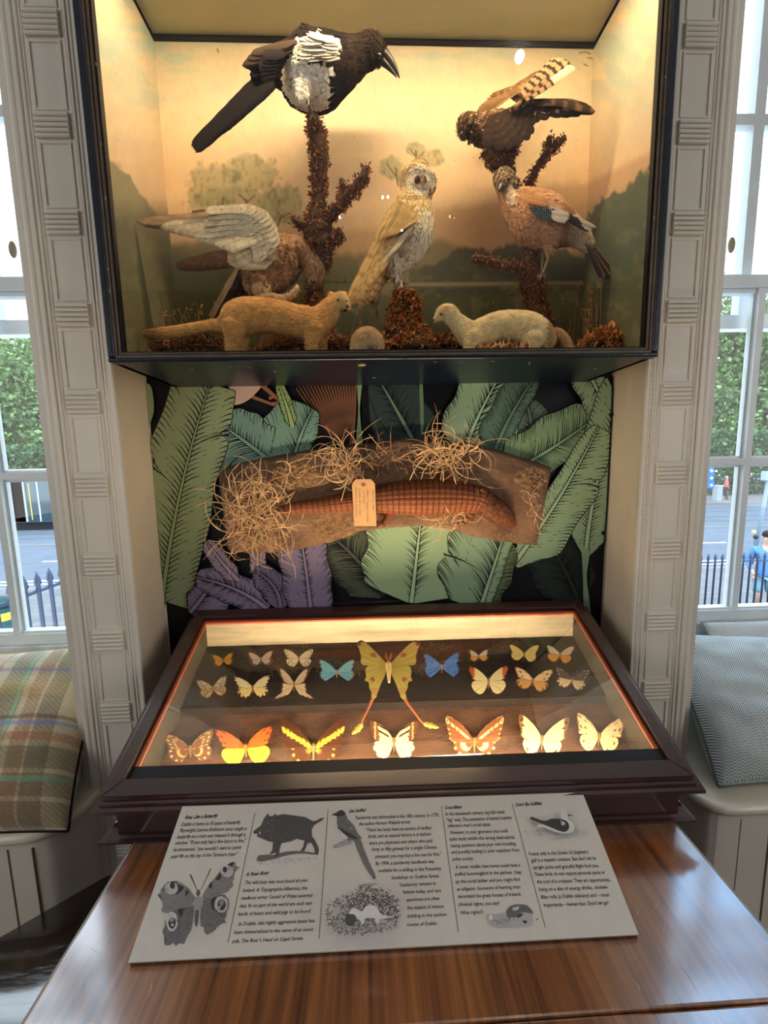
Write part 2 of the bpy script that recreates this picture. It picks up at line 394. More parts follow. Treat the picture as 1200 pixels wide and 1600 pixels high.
def leaf(p0, p1, p2, wl, wr, c, ink=INK, dens=6.5, hl=.55, rib=None, tipw=.25, basew=.2, splits=(), seed=0, vang=.9, edge=True):
    """banana leaf: midrib p0-p1-p2 (px, curved), left/right half widths px; veins drawn as tapered ink cuts"""
    rn = random.Random(seed); p0, p1, p2 = [np.array(p, float) for p in (p0, p1, p2)]
    N = 44; ts = np.linspace(0, 1, N); mid = np.array([(1-t)**2*p0+2*t*(1-t)*p1+t*t*p2 for t in ts])
    T = np.gradient(mid, axis=0); T /= np.linalg.norm(T, axis=1)[:, None]; Nn = np.stack([-T[:, 1], T[:, 0]], -1)
    W = lambda t: (min(1, (basew+t/.22*(1-basew))) if t < .22 else (1 if t < .62 else tipw+(1-tipw)*math.sqrt(max(0, 1-((t-.62)/.38)**2))))
    def wav(t, sd):
        v = 1+.05*math.sin(t*17+seed+sd*2)
        for sp in splits:
            if sp[1] == sd: v *= 1-sp[2]*math.exp(-((t-sp[0])/.018)**2)
        return v
    Lf = np.array([mid[i]+Nn[i]*wl*W(t)*wav(t, 0) for i, t in enumerate(ts)]); Rt = np.array([mid[i]-Nn[i]*wr*W(t)*wav(t, 1) for i, t in enumerate(ts)])
    def strip(A, Bm, col):
        LAY[0] += 1; V = []
        for a, m_ in zip(A, Bm): V += [wpt(*a), wpt(*m_)]
        wp.setc(col).add(V, [(2*i, 2*i+1, 2*i+3, 2*i+2) for i in range(N-1)])
    ex = 1.3
    ctrL = np.array([mid[i]+Nn[i]*(wl*W(t)*wav(t, 0)+ex) for i, t in enumerate(ts)]); ctrR = np.array([mid[i]-Nn[i]*(wr*W(t)*wav(t, 1)+ex) for i, t in enumerate(ts)])
    ctrL[-1] += T[-1]*ex; ctrR[-1] += T[-1]*ex
    strip(ctrL, ctrR, ink); strip(Lf, Rt, c)
    LAY[0] += 1; lay = LAY[0]
    LEN = np.abs(np.diff(mid, axis=0)).sum()
    for sd, w in ((1, wl), (-1, wr)):
        n = int(LEN/dens)
        for k in range(n):
            t = (k+.5+rn.uniform(-.3, .3))/n; i = min(N-1, int(t*(N-1))); ww = w*W(t)
            m_ = mid[i]; dirv = Nn[i]*sd*math.sin(vang)+T[i]*math.cos(vang)
            l = ww*hl*rn.uniform(.5, 1.1)
            stroke(m_+Nn[i]*sd*1.0, m_+Nn[i]*sd+dirv*l, rn.uniform(1.5, 2.6), .2, bend=-sd*l*.07, c=ink, lay=lay)
            if edge:
                e = m_+Nn[i]*sd*ww*.995*wav(t, 0 if sd > 0 else 1); l2 = ww*rn.uniform(.15, .45)
                stroke(e, e-dirv*l2, rn.uniform(1.2, 2.2), .2, bend=sd*l2*.05, c=ink, lay=lay)
            if rn.random() < .22:
                q = m_+dirv*ww*rn.uniform(.5, .85); stroke(q, q+dirv*rn.uniform(3, 8), 1.1, .3, c=ink, lay=lay)
    for sp in splits:
        i = int(sp[0]*(N-1)); sd = 1 if sp[1] == 0 else -1; w = wl if sd > 0 else wr
        stroke(mid[i]+Nn[i]*sd*w*W(sp[0])*1.02, mid[max(0, i-3)]+Nn[i]*sd*w*.15, 3.0, .5, bend=4*sd, c=ink, lay=lay)
    rib = rib or tuple(min(255, v*1.12) for v in c)
    LAY[0] += 1
    for wd_, cc in ((1.25, ink), (0, rib)):
        LAY[0] += 1; V = []
        for i, t in enumerate(ts):
            w_ = (2.6*(1-t)+.7)+wd_; V += [wpt(*(mid[i]+Nn[i]*w_)), wpt(*(mid[i]-Nn[i]*w_))]
        wp.setc(cc).add(V, [(2*i, 2*i+1, 2*i+3, 2*i+2) for i in range(N-1)])
G1 = (150, 164, 122); G2 = (116, 150, 134); G3 = (150, 180, 148); G4 = (150, 176, 144); DK = (52, 64, 64); PU = (138, 124, 148); BR = (150, 102, 74)
# far layer
wpoly([(575, 596), (650, 596), (652, 690), (600, 700), (580, 660)], DK)
leaf((652, 700), (620, 640), (590, 590), 45, 30, (50, 66, 66), dens=5, hl=.9, seed=3, edge=False, rib=(110, 140, 120))
leaf((600, 930), (560, 870), (520, 840), 55, 45, (86, 92, 72), dens=4.5, hl=.8, seed=4)
leaf((905, 940), (880, 880), (845, 825), 40, 50, (44, 56, 50), dens=5, hl=.8, seed=5)
leaf((830, 715), (835, 670), (822, 628), 28, 30, (92, 112, 92), dens=4, hl=.8, seed=8)
wpoly([(556, 596), (566, 596), (562, 640), (567, 700), (556, 700), (560, 640)], (132, 160, 120))
wpoly([(655, 596), (660, 596), (662, 660), (658, 680), (656, 640)], (110, 140, 110))
# brown palm fronds
for (x0, y0, a0, a1, n, L) in ((548, 712, -2.25, -1.52, 19, 135), (455, 712, -1.9, -1.35, 6, 60)):
    for k in range(n):
        a = a0+(a1-a0)*k/(n-1); LAY[0] += 1
        tip = (x0+math.cos(a)*L, y0+math.sin(a)*L*1.0); m0 = (x0+math.cos(a)*L*.12, y0+math.sin(a)*L*.12)
        stroke(m0, tip, 7.5, 2.5, bend=6*(k/n-.5), c=INK, seg=6); LAY[0] += 1; stroke(m0, tip, 5.4, 1.2, bend=6*(k/n-.5), c=BR, seg=6); LAY[0] += 1; stroke(m0, tip, 1.0, .2, bend=6*(k/n-.5), c=INK, seg=6)
LAY[0] += 1; stroke((430, 596), (470, 650), 9, 2, c=BR); LAY[0] += 1; stroke((372, 612), (452, 642), 7, 2, c=BR); LAY[0] += 1; stroke((405, 598), (462, 648), 8, 2, c=BR)
for k in range(6): LAY[0] += 1; stroke((436-k*3, 668-k*9), (456-k*2, 662-k*9), 5, 1, c=BR)
# purple pink flower
wpoly([(360, 600), (408, 600), (396, 620), (376, 632), (358, 630)], (206, 176, 160))
leaf((456, 740), (462, 690), (490, 640), 22, 62, G2, seed=9, vang=.7)
leaf((458, 668), (452, 640), (436, 600), 9, 9, (140, 165, 110), dens=9, hl=.9, seed=10)
leaf((418, 716), (385, 690), (345, 662), 44, 66, G2, seed=11, splits=((.45, 1, .3),), vang=1.0)
# big left leaf and slivers
wpoly([(222, 600), (238, 604), (243, 640), (236, 665), (228, 690)], G1)
leaf((255, 945), (272, 780), (330, 600), 52, 62, G1, seed=1, dens=5.5, splits=((.62, 1, .30), (.82, 0, .35)), tipw=.8, basew=.75, rib=(150, 170, 116), hl=.62)
# centre and right
leaf((722, 712), (742, 650), (782, 585), 62, 48, G3, seed=12, tipw=.5, splits=((.8, 0, .25),), vang=.7)
leaf((766, 720), (790, 650), (838, 585), 16, 34, (84, 112, 96), seed=13, dens=4.5, hl=.8)
leaf((780, 745), (850, 712), (925, 655), 30, 46, (122, 150, 112), seed=14, dens=5, tipw=.5, hl=.75)
leaf((905, 560), (930, 610), (955, 660), 30, 20, G4, seed=15)
leaf((912, 868), (920, 760), (972, 600), 48, 38, G4, seed=2, tipw=.7, basew=.1, hl=.5, dens=5)
wpoly([(905, 850), (918, 862), (914, 900), (920, 960), (910, 960), (908, 900)], G4)
leaf((800, 880), (870, 790), (932, 668), 46, 20, (156, 182, 144), seed=16, tipw=.35, splits=((.72, 0, .35),), hl=.5, dens=5.5)
leaf((642, 940), (648, 890), (658, 800), 88, 80, (162, 188, 144), seed=17, basew=.08, tipw=.9, hl=.32, dens=5)
leaf((722, 945), (742, 890), (775, 830), 52, 22, (104, 118, 84), seed=18, dens=4, hl=.85)
leaf((748, 950), (768, 890), (790, 820), 16, 78, (142, 170, 136), seed=19, tipw=.9, splits=((.5, 1, .3),), hl=.6, dens=5, basew=.6)
# purple leaves
leaf((300, 955), (325, 925), (355, 880), 40, 20, PU, seed=20, dens=4.5)
leaf((420, 950), (380, 915), (310, 900), 24, 24, PU, seed=21, dens=4.5, hl=.7)
leaf((375, 905), (350, 880), (325, 845), 12, 14, (150, 132, 150), seed=22, dens=9)
leaf((400, 900), (412, 860), (395, 830), 12, 12, (150, 132, 150), seed=23, dens=9)
leaf((440, 950), (440, 910), (400, 890), 20, 22, (112, 100, 128), seed=24, dens=4.5)
leaf((487, 955), (482, 900), (470, 830), 36, 38, PU, seed=25, tipw=.85, basew=.8, dens=4.2, hl=.35)
wl_ = struct(wp, 'wall_niche', mat('wallpaper_print', attr=True, rough=.45, spec=.35))
# black cable clipped down the right corner of the niche
pts = [P(957, 588, D-.012), P(956, 640, D-.012), P(952, 720, D-.012), P(948, 800, D-.012), P(944, 850, D-.012), P(940, 930, D-.012), P(936, 1000, D-.012)]
root = thing('cable', pts[-1], 'thin black cable running down the right corner of the leafy niche', 'cable')
MB((12, 12, 14)).tube(crom(pts, 4), .0022, 6).build('wire', M_v, root, True)
for q in ((955, 648), (943, 833)):
    MB((12, 12, 14)).sphere(P(*q, D-.011), .0062, 10, 6).build('cable_clip', M_v, root, True)
# ------------------------------------------------------------------ table, bench
M_table = mat('polished_table_wood', (164, 102, 54), rough=.3, var=.5, vscale=11, stretch=(9, .35, 1), coat=1, coatr=.13, coati=2.6, bump=.04, bscale=9, hue2=(84, 42, 22))
M_tedge = mat('worn_table_edge', (140, 130, 118), rough=.4, var=.2, vscale=30)
TZ = -.69
root = thing('table', (.01, -.6, FLOOR), 'polished brown wooden table carrying the specimen case and the printed board', 'table')
t = MB().box((-.499, -.5625, TZ-.028), (.515, -.10, TZ)); o = t.build('table_top', M_table, root); bevel(o, .003)
t = MB().box((-.499, -1.25, TZ-.028), (.515, -.5645, TZ)); o = t.build('drop_leaf', M_table, root); bevel(o, .003)
MB().box((-.503, -1.25, TZ-.030), (-.4995, -.10, TZ-.003)).build('edge_strip', M_tedge, root)
MB().box((.5155, -1.25, TZ-.030), (.519, -.10, TZ-.003)).build('edge_strip', M_tedge, root)
for x in (-.44, .46):
    for y in (-.16, -1.18):
        q = MB().tube([(x, y, TZ-.028), (x, y, TZ-.10), (x, y, TZ-.2), (x, y, TZ-.24), (x, y, TZ-.5), (x, y, FLOOR)], [.03, .03, .024, .03, .022, .016], 12); q.build('leg', M_maho, root, True)
MB().box((-.46, -1.2, TZ-.11), (.48, -.14, TZ-.028)).build('apron', M_maho, root)
# scratches on the lacquer
sc = MB((205, 190, 175))
def scr(p, q, w=.00022, b_=.002):
    a = PZ(*p, TZ+.0004); c = PZ(*q, TZ+.0004); m = (a+c)/2+np.array([b_, -b_*.5, 0]); pts = crom([a, m, c], 6); V = []
    for i, u in enumerate(pts):
        w_ = w*math.sin(math.pi*(i+.5)/len(pts)); V += [u+[w_, 0, 0], u-[w_, 0, 0]]
    sc = MB((205, 190, 175)); sc.add(V, [(2*i, 2*i+1, 2*i+3, 2*i+2) for i in range(len(pts)-1)]); sc.build('scratch', M_v, root)
for a, c in (((138, 1478), (155, 1490)), ((128, 1510), (132, 1565)), ((997, 1416), (990, 1435)), ((1035, 1455), (1037, 1440)), ((1050, 1490), (1093, 1555)), ((1090, 1492), (1125, 1480)), ((990, 1530), (1000, 1550)), ((1012, 1430), (1030, 1405)), ((230, 1560), (238, 1530)), ((180, 1365), (200, 1350))): scr(a, c)

M_bench = mat('dark_varnished_wood', (34, 22, 18), rough=.16, var=.4, vscale=5, coat=1, coati=2.0, coatr=.08, bump=1.2, bscale=8, detail=6, stretch=(.6, 2.5, 1))
root = thing('bench', (-.9, -.6, FLOOR), 'low dark varnished bench with uneven glossy top, left of the table', 'bench')
bp_ = [PZ(-150, 1551, -.98), PZ(168, 1368, -.98), PZ(200, 1368, -.98), (-.55, -1.1, -.98), (-1.25, -1.1, -.98)]
bp_ = [np.array(p) for p in bp_]
for p in bp_: p[2] = -.98
MB().poly(bp_, (0, 0, -.03)).build('seat', M_bench, root)
for (x, y) in ((-1.1, -1.0), (-.62, -1.0), (-.95, -.4), (-.68, -.25)):
    MB().box((x-.02, y-.02, FLOOR), (x+.02, y+.02, -1.01)).build('leg', M_maho, root)

# ------------------------------------------------------------------ specimen case
XC, ROT = .0031, -.0168; VF, ZF, VB, ZB = -.3102, -.5847, .12, -.4001
def K(u, v, z): return np.array([XC+u*math.cos(ROT)-v*math.sin(ROT), u*math.sin(ROT)+v*math.cos(ROT), z])
SL = (ZB-ZF)/(VB-VF); LID_N = np.array([0, -math.sin(math.atan(SL)), math.cos(math.atan(SL))])
def lidz(v): return ZF+(v-VF)*SL
LP0 = K(0, VF, ZF); LN = np.array([-LID_N[1]*math.sin(ROT), LID_N[1]*math.cos(ROT), LID_N[2]])
def onlid(px, py, drop=0): return PP(px, py, LP0-LN*drop, LN)
case = thing('specimen_case', K(0, -.08, TZ), 'sloping mahogany specimen case with glazed lid, standing on the table', 'display case')
def kbox(mb, u0, u1, v0, v1, zb, zt):   # zb/zt functions of v
    g = lambda f, v: f(v) if callable(f) else f
    mb.hexa([K(u0, v0, g(zb, v0)), K(u1, v0, g(zb, v0)), K(u1, v1, g(zb, v1)), K(u0, v1, g(zb, v1)), K(u0, v0, g(zt, v0)), K(u1, v0, g(zt, v0)), K(u1, v1, g(zt, v1)), K(u0, v1, g(zt, v1))])
# body walls (box narrower than the lid)
b = MB(); BW = .528; low = TZ+.03
kbox(b, -BW, BW, -.292, -.280, low-.03, -.606); kbox(b, -BW, BW, .10, .112, low-.03, lambda v: lidz(v)-.018)
for s in (-1, 1): kbox(b, s*BW, s*(BW-.012), -.2795, .0995, low-.03, lambda v: lidz(v)-.018)
kbox(b, -BW, BW, -.28, .10, low-.03, low-.02)
b.build('body', M_maho, case)
# base moulding: ogee
b = MB(); pr = [(0, 0), (.030, 0), (.030, .004), (.024, .007), (.016, .012), (.012, .018), (.010, .026), (0, .028)]
def ring(mb, hw, v0, v1, z, prof):
    path = [((K(-hw, v1, z)), K(-1, 0, 0)-K(0, 0, 0), (0, 0, 1)), (K(-hw, v0, z), (K(-1, -1, 0)-K(0, 0, 0)), (0, 0, 1)), (K(hw, v0, z), (K(1, -1, 0)-K(0, 0, 0)), (0, 0, 1)), (K(hw, v1, z), K(1, 0, 0)-K(0, 0, 0), (0, 0, 1))]
    mb.sweep(prof, path)
ring(b, BW+.001, -.2725, .112, TZ, pr); b.build('base_moulding', M_maho, case)
# lid frame: moulded lip following the slope
lid = MB(); OW = .538; IW = .5105; V0, V1 = VF, VB; I0, I1 = -.2835, .0945; th = .010
def lring(mb, o, i, top, bot):
    """frame ring between outer rect o=(w,v0,v1) and inner rect i at heights given as offsets below the lid plane"""
    oc = [(-o[0], o[1]), (o[0], o[1]), (o[0], o[2]), (-o[0], o[2])]; ic = [(-i[0], i[1]), (i[0], i[1]), (i[0], i[2]), (-i[0], i[2])]
    A = [K(u, v, lidz(v)-top) for u, v in oc]; B_ = [K(u, v, lidz(v)-top) for u, v in ic]; C_ = [K(u, v, lidz(v)-bot) for u, v in oc]; E_ = [K(u, v, lidz(v)-bot) for u, v in ic]
    V = A+B_+C_+E_
    F = []
    for k in range(4):
        n_ = (k+1) % 4
        F += [(k, n_, 4+n_, 4+k), (4+k, 4+n_, 12+n_, 12+k), (8+k, 12+k, 12+n_, 8+n_), (k, 8+k, 8+n_, n_)]
    mb.add(V, F)
lring(lid, (OW, V0, V1), (IW, I0, I1), 0, .010)
o = lid.build('lid_frame', M_maho, case); bevel(o, .0015)
lip = MB(); lring(lip, (OW+.003, V0-.004, V1+.001), (IW+.01, I0-.01, I1+.01), .011, .018); lring(lip, (OW+.010, V0-.010, V1+.002), (IW+.01, I0-.01, I1+.01), .018, .024); lring(lip, (OW+.020, V0-.006, V1+.003), (IW+.012, I0-.012, I1+.01), .0245, .030)
lip.build('lid_moulding', M_maho, case)
# thin mitre lines, inner orange beading lit by the lamp, rebate
mi = MB((20, 8, 8))
for s in (-1, 1):
    for (u, v), (u2, v2) in (((s*IW, I0), (s*OW, V0)), ((s*IW, I1), (s*OW, V1))):
        a, c = K(u, v, lidz(v)+.0003), K(u2, v2, lidz(v2)+.0003); mi = MB((20, 8, 8)); mi.tube([a, c], .0005, 4); mi.build('mitre_line', M_v, case)
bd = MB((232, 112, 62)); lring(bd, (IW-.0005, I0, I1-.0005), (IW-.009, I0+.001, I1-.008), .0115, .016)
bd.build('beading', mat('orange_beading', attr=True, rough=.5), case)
gl = MB(); A = [K(-IW+.001, I0, lidz(I0)-.0105), K(IW-.001, I0, lidz(I0)-.0105), K(IW-.001, I1-.001, lidz(I1)-.0105), K(-IW+.001, I1-.001, lidz(I1)-.0105)]
gl.poly(A, LN*-.0008); gl.build('glass', M_glass2, case)
mk = MB((16, 22, 28)); c0, c1 = .019, 0
A = [K(-IW, I0+.0005, lidz(I0)-.0098), K(IW, I0+.0005, lidz(I0)-.0098), K(IW, I0+.0275, lidz(I0+.0275)-.0098), K(-IW, I0+.0275, lidz(I0+.0275)-.0098)]
mk.poly(A, LN*-.0004); mk.build('mask_strip', mat('matt_black_card', attr=True, rough=.35), case)
# interior: papered sides and back, two velvet beds with a step
M_velvet = mat('brown_velvet', (92, 58, 32), rough=.9, bump=.7, bscale=120, var=.35, vscale=22, stretch=(1, 3, 3), sheen=.2)
M_velvet2 = mat('black_brown_velvet', (38, 25, 17), rough=.95, bump=.7, bscale=120, var=.35, vscale=22, stretch=(1, 3, 3))
M_liner = mat('aged_cream_paper', (222, 206, 168), rough=.7, var=.16, vscale=30, stretch=(.3, 1, 4), bump=.3, bscale=60)
li = MB(); kbox(li, -IW+.003, IW-.003, .091, .099, -.62, lambda v: lidz(v)-.017)
li.build('back_lining', M_liner, case); li = MB()
for s in (-1, 1):
    li = MB(); kbox(li, s*(IW-.0055), s*(IW+.004), -.279, .099, -.66, lambda v: lidz(v)-.017); li.build('side_lining', mat('shaded_paper', (76, 66, 50), rough=.7, var=.2, vscale=30), case)  # paper like the back lining, its shade put into a darker colour
BV0, BV1 = .098, -.080      # rear bed v-range
def bedz(v, k): return lidz(v)-(.0815 if k == 0 else .100)
bd0 = MB(); g = [[K(u, v, bedz(v, 0)+.0007*N3(u*60, v*60)) for u in np.linspace(-IW+.003, IW-.003, 80)] for v in np.linspace(BV0, BV1, 30)]
bd0.grid(g); bd0.grid([[K(u, BV1, bedz(BV1, 0)-k*.030) for u in (-IW+.003, IW-.003)] for k in range(2)])
bd0.build('rear_velvet_bed', M_velvet2, case, True)
bd1 = MB(); g = [[K(u, v, bedz(v, 1)+.0007*N3(u*50, v*50)) for u in np.linspace(-IW+.003, IW-.003, 80)] for v in np.linspace(BV1+.003, -.279, 26)]
bd1.grid(g); bd1.build('front_velvet_bed', M_velvet, case, True)

# ------------------------------------------------------------------ printed information board, leaning on the case
BF = [PZ(200, 1504, TZ+.008), PZ(998, 1460, TZ+.008)]; wdt = np.linalg.norm(BF[1]-BF[0])
zb = -.603; BB = [PZ(285, 1260, zb), PZ(910, 1238, zb)]
BB_w = np.linalg.norm(BB[1]-BB[0]); 
BN = np.cross(BF[1]-BF[0], BB[0]-BF[0]); BN /= np.linalg.norm(BN)
if BN[2] < 0: BN = -BN
BB[1] = PP(910, 1238, BF[0], BN); print('board widths', wdt, np.linalg.norm(BB[1]-BB[0]), BB, BF)
def onb(px, py, off=.0002): return PP(px, py, BF[0]+BN*off, BN)
bd_root = thing('information_board', (BF[0]+BF[1])/2, 'white printed board with text and animal engravings, leaning on the front of the specimen case', 'sign')
bq = [BF[0], BF[1], BB[1], BB[0]]
bo = MB((204, 202, 198)).poly(bq, BN*-.0055).build('panel', mat('white_board', attr=True, rough=.5, var=.03, vscale=40), bd_root)
MB((22, 20, 20)).poly([p-BN*.0058 for p in bq], BN*-.0035).build('backing', M_v, bd_root)
M_ink = mat('printing_ink', (26, 26, 32), rough=.6)
_dg = None
def textmesh(txt, p0, p1, hgt, lift=.0003, N=BN, shear=0, rowf=None, weight=0, m=None, name='lettering'):
    """flat lettering from p0 (baseline start) to p1 (baseline end); hgt = cap height in metres"""
    cu = bpy.data.curves.new('t', 'FONT'); cu.body = txt; cu.size = 1; cu.shear = shear; cu.offset = weight; cu.resolution_u = 2
    o = bpy.data.objects.new('t', cu); COL.objects.link(o); bpy.context.view_layer.update()
    me = bpy.data.meshes.new_from_object(o.evaluated_get(bpy.context.evaluated_depsgraph_get()))
    n = len(me.vertices); co = np.empty(n*3); me.vertices.foreach_get('co', co); co = co.reshape(-1, 3); F = [tuple(p.vertices) for p in me.polygons]
    bpy.data.objects.remove(o); bpy.data.curves.remove(cu); bpy.data.meshes.remove(me)
    if not n: return None
    x0, x1 = co[:, 0].min(), co[:, 0].max(); L = np.linalg.norm(p1-p0); ex = (p1-p0)/L; ey = np.cross(N, ex); ey /= np.linalg.norm(ey)
    sx = L/(x1-x0); sy = hgt/.69
    return [p0+ex*(c[0]-x0)*sx+ey*c[1]*sy+N*lift for c in co], F
heads = [('Float Like a Butterfly', (288, 1280), (340, 1277)), ('A Real Boar', (383, 1369), (421, 1366)), ('Get Stuffed', (545, 1270), (572, 1268)), ('Crocodilians', (695, 1264.5), (722, 1263)), ("Don't Be Gullible", (806, 1260), (847, 1257.5))]
body = [('Dublin is home to 30 types of butterfly.', (283, 1291), (376, 1287.5)), ('Playwright Lennox Robinson once caught a', (280, 1300.5), (385, 1297)), ('butterfly on a tram and released it through a', (276.5, 1310.5), (383, 1306.5)),
 ('window. \u201cIf you only had a few hours to live,\u201d', (273, 1320), (384, 1316)), ('he announced, \u201cyou wouldn\u2019t want to spend', (270, 1330.5), (376.5, 1326.5)), ('your life on the top of the Terenure tram!\u201d', (266, 1341), (371.5, 1337)),
 ('The wild boar was once found all over', (382, 1382), (481, 1378)), ('Ireland. In Topographia Hibernica, the', (379, 1394), (480, 1390)), ('medieval writer Gerald of Wales asserted', (376.5, 1406), (488, 1401.5)), ('that \u2018In no part of the world are such vast', (374, 1418.5), (487.5, 1413.5)),
 ('herds of boars and wild pigs to be found\u2019.', (371.5, 1431), (487, 1426)), ('In Dublin, this highly aggressive beast has', (372.5, 1446.5), (491.5, 1441)), ('been immortalised in the name of an iconic', (365.5, 1459.5), (490, 1454.5)), ('pub, The Boar\u2019s Head on Capel Street.', (362.5, 1473.5), (474, 1468.5)),
 ('Taxidermy was fashionable in the 18th century. In 1770,', (554.5, 1280.5), (686, 1276)), ('the author Horace Walpole wrote:', (561, 1290), (642, 1286.5)), ('\u201cThere has lately been an auction of stuffed', (571, 1299.5), (674, 1296)), ('birds, and as natural history is in fashion', (575.5, 1309.5), (673.5, 1305.5)),
 ('there are physicians and others who paid', (577, 1320), (676, 1316)), ('forty or fifty guineas for a single Chinese', (581, 1330), (682.5, 1326)), ('pheasant; you may buy a live one for five.\u201d', (586, 1341), (690, 1337)), ('By 1904, a taxidermy handbook was', (587, 1352), (678.5, 1348.5)),
 ('available for a shilling in the Ponsonby', (591, 1363), (690, 1359.5)), ('bookshop on Grafton Street.', (612, 1374), (687, 1371)), ('Taxidermy remains in', (624, 1385.5), (681, 1382.5)), ('fashion today, and rare', (630, 1396.5), (689.5, 1394)), ('specimens are often', (635, 1408.5), (687, 1406)),
 ('the subject of intense', (636.5, 1421), (693.5, 1418.5)), ('bidding in the auction', (637, 1434), (698, 1431)), ('rooms of Dublin.', (636, 1447.5), (684, 1445)),
 ('In the nineteenth century, big kills made', (696.5, 1274.5), (789, 1271)), ('\u201cbig\u201d men. The possession of animal trophies', (698, 1284), (800, 1280)), ('reflected a man\u2019s social status.', (700, 1293), (767.5, 1290.5)), ('However, in your ignorance you could', (704, 1303.5), (794, 1300.5)),
 ('quite easily exhibit the wrong dead animal,', (702.5, 1313.5), (805, 1310.5)), ('raising questions about your own breeding', (704, 1324), (806.5, 1320.5)), ('and possibly leading to your expulsion from', (705.5, 1334), (812, 1330.5)), ('polite society.', (707, 1345), (740.5, 1343.5)),
 ('A lower middle class home could have a', (712, 1357.5), (813, 1354)), ('stuffed hummingbird in the parlour. Step', (710.5, 1368.5), (815, 1365)), ('up the social ladder and you might find', (712, 1380), (813, 1376.5)), ('an alligator. Souvenirs of hunting trips', (714, 1392), (813.5, 1388)),
 ('decorated the great houses of Ireland.', (715.5, 1403.5), (814.5, 1399.5)), ('(Animal rights, you say?', (717, 1416), (781, 1413.5)), ('What rights?)', (719.5, 1429), (755, 1427.5)),
 ('Found only in the Green, St Stephen\u2019s', (827, 1337), (920, 1333.5)), ('gull is a majestic creature. But don\u2019t let its', (830.5, 1347), (932, 1343.5)), ('upright poise and graceful flight fool you.', (833, 1358), (936.5, 1355)), ('These birds do not respect personal space or', (836, 1369), (946.5, 1365.5)),
 ('the cost of a croissant. They are opportunists,', (839.5, 1380.5), (954, 1377)), ('living on a diet of energy drinks, chicken-', (842.5, 1392.5), (951, 1388.5)), ('fillet rolls (a Dublin delicacy) and \u2013 most', (846, 1404.5), (953, 1400.5)), ('importantly \u2013 human fear. Don\u2019t let go!', (850, 1417), (952, 1413))]
tx = MB((24, 24, 30))
for lst, hh, sh, we in ((heads, 5.6, .35, .022), (body, 6.0, .12, .008)):
    for s_, a, c in lst:
        p0, p1 = onb(*a), onb(*c); q = onb(a[0], a[1]-hh); r_ = textmesh(s_, p0, p1, np.linalg.norm(q-p0)*.92, .0002, BN, sh, None, we)
        if r_: tx.add(*r_)
tx.build('lettering', M_ink, bd_root)
ru = MB((60, 60, 64))
for a, c in (((398.5, 1270), (356, 1473)), ((512.5, 1265), (498.5, 1467)), ((689.5, 1259), (716, 1456)), ((800, 1255.5), (852, 1449))):
    p, q = onb(*a), onb(*c); d = np.cross(BN, q-p); d = d/np.linalg.norm(d)*.0004
    ru = MB((60, 60, 64)); ru.add([p+d+BN*.0003, p-d+BN*.0003, q-d+BN*.0003, q+d+BN*.0003], [(0, 1, 2, 3)]); ru.build('column_rule', M_v, bd_root)
# engraved illustrations
def printed(name, shapes, label=None):
    mb = MB(); lay = .0003
    for pts, g_, sm in shapes:
        lay += .00006
        q = crom([(x, y, 0) for x, y in list(pts)+[pts[0]]], 4)[:-1] if sm else [(x, y, 0) for x, y in pts]
        bm = bmesh.new(); vs = [bm.verts.new(onb(x, y, lay)) for x, y, *_ in q]
        try:
            f = bm.faces.new(vs); bmesh.ops.triangulate(bm, faces=[f]); bm.verts.index_update()
            mb.setc((g_, g_, int(g_*1.03))).add([v.co[:] for v in bm.verts], [[v.index for v in t_.verts] for t_ in bm.faces])
        except Exception: pass
        bm.free()
    return mb.build(name, M_v, bd_root, fixn=False)
def Z(s, ox, oy, pts): return [(ox+x/s, oy+y/s) for x, y in pts]
def hatch(s, ox, oy, poly, g_, n, L, w=1.6, ang=None, seed=0, jit=.5):
    """short engraved strokes scattered inside a polygon given in crop coordinates"""
    rn = random.Random(seed); out = []; xs = [p[0] for p in poly]; ys = [p[1] for p in poly]
    def inside(x, y):
        c = False; m_ = len(poly)
        for i in range(m_):
            x1, y1 = poly[i]; x2, y2 = poly[i-1]
            if (y1 > y) != (y2 > y) and x < (x2-x1)*(y-y1)/(y2-y1)+x1: c = not c
        return c
    while len(out) < n:
        x, y = rn.uniform(min(xs), max(xs)), rn.uniform(min(ys), max(ys))
        if not inside(x, y): continue
        a = (ang if ang is not None else rn.uniform(0, 3.14))+rn.uniform(-jit, jit); l = L*rn.uniform(.5, 1.2); dx, dy = math.cos(a)*l, math.sin(a)*l; nx, ny = -math.sin(a)*w, math.cos(a)*w
        gg = g_+rn.randint(-18, 18)
        out.append((Z(s, ox, oy, [(x-nx, y-ny), (x+dx, y+dy), (x+nx, y+ny), (x-dx*.2, y-dy*.2)]), gg, False))
    return out
S8 = 8; bx_ = (230, 1340)
Lw = [(600, 500), (520, 385), (430, 320), (330, 292), (250, 305), (210, 350), (165, 400), (168, 430), (125, 466), (180, 470), (185, 540), (195, 600), (172, 660), (215, 690), (265, 690), (400, 640), (560, 590), (585, 540)]
Rw = [(685, 490), (730, 400), (830, 270), (940, 130), (1040, 65), (1095, 55), (1110, 105), (1155, 118), (1120, 150), (1090, 190), (1085, 260), (1062, 300), (1075, 350), (1035, 385), (1000, 425), (860, 480), (720, 522), (690, 520)]
LH = [(580, 590), (480, 620), (330, 660), (270, 700), (225, 790), (215, 870), (190, 915), (215, 940), (210, 985), (245, 1010), (215, 1092), (275, 1070), (285, 1092), (325, 1065), (360, 1097), (400, 1068), (458, 1080), (490, 1000), (500, 960), (550, 900), (575, 760), (590, 680)]
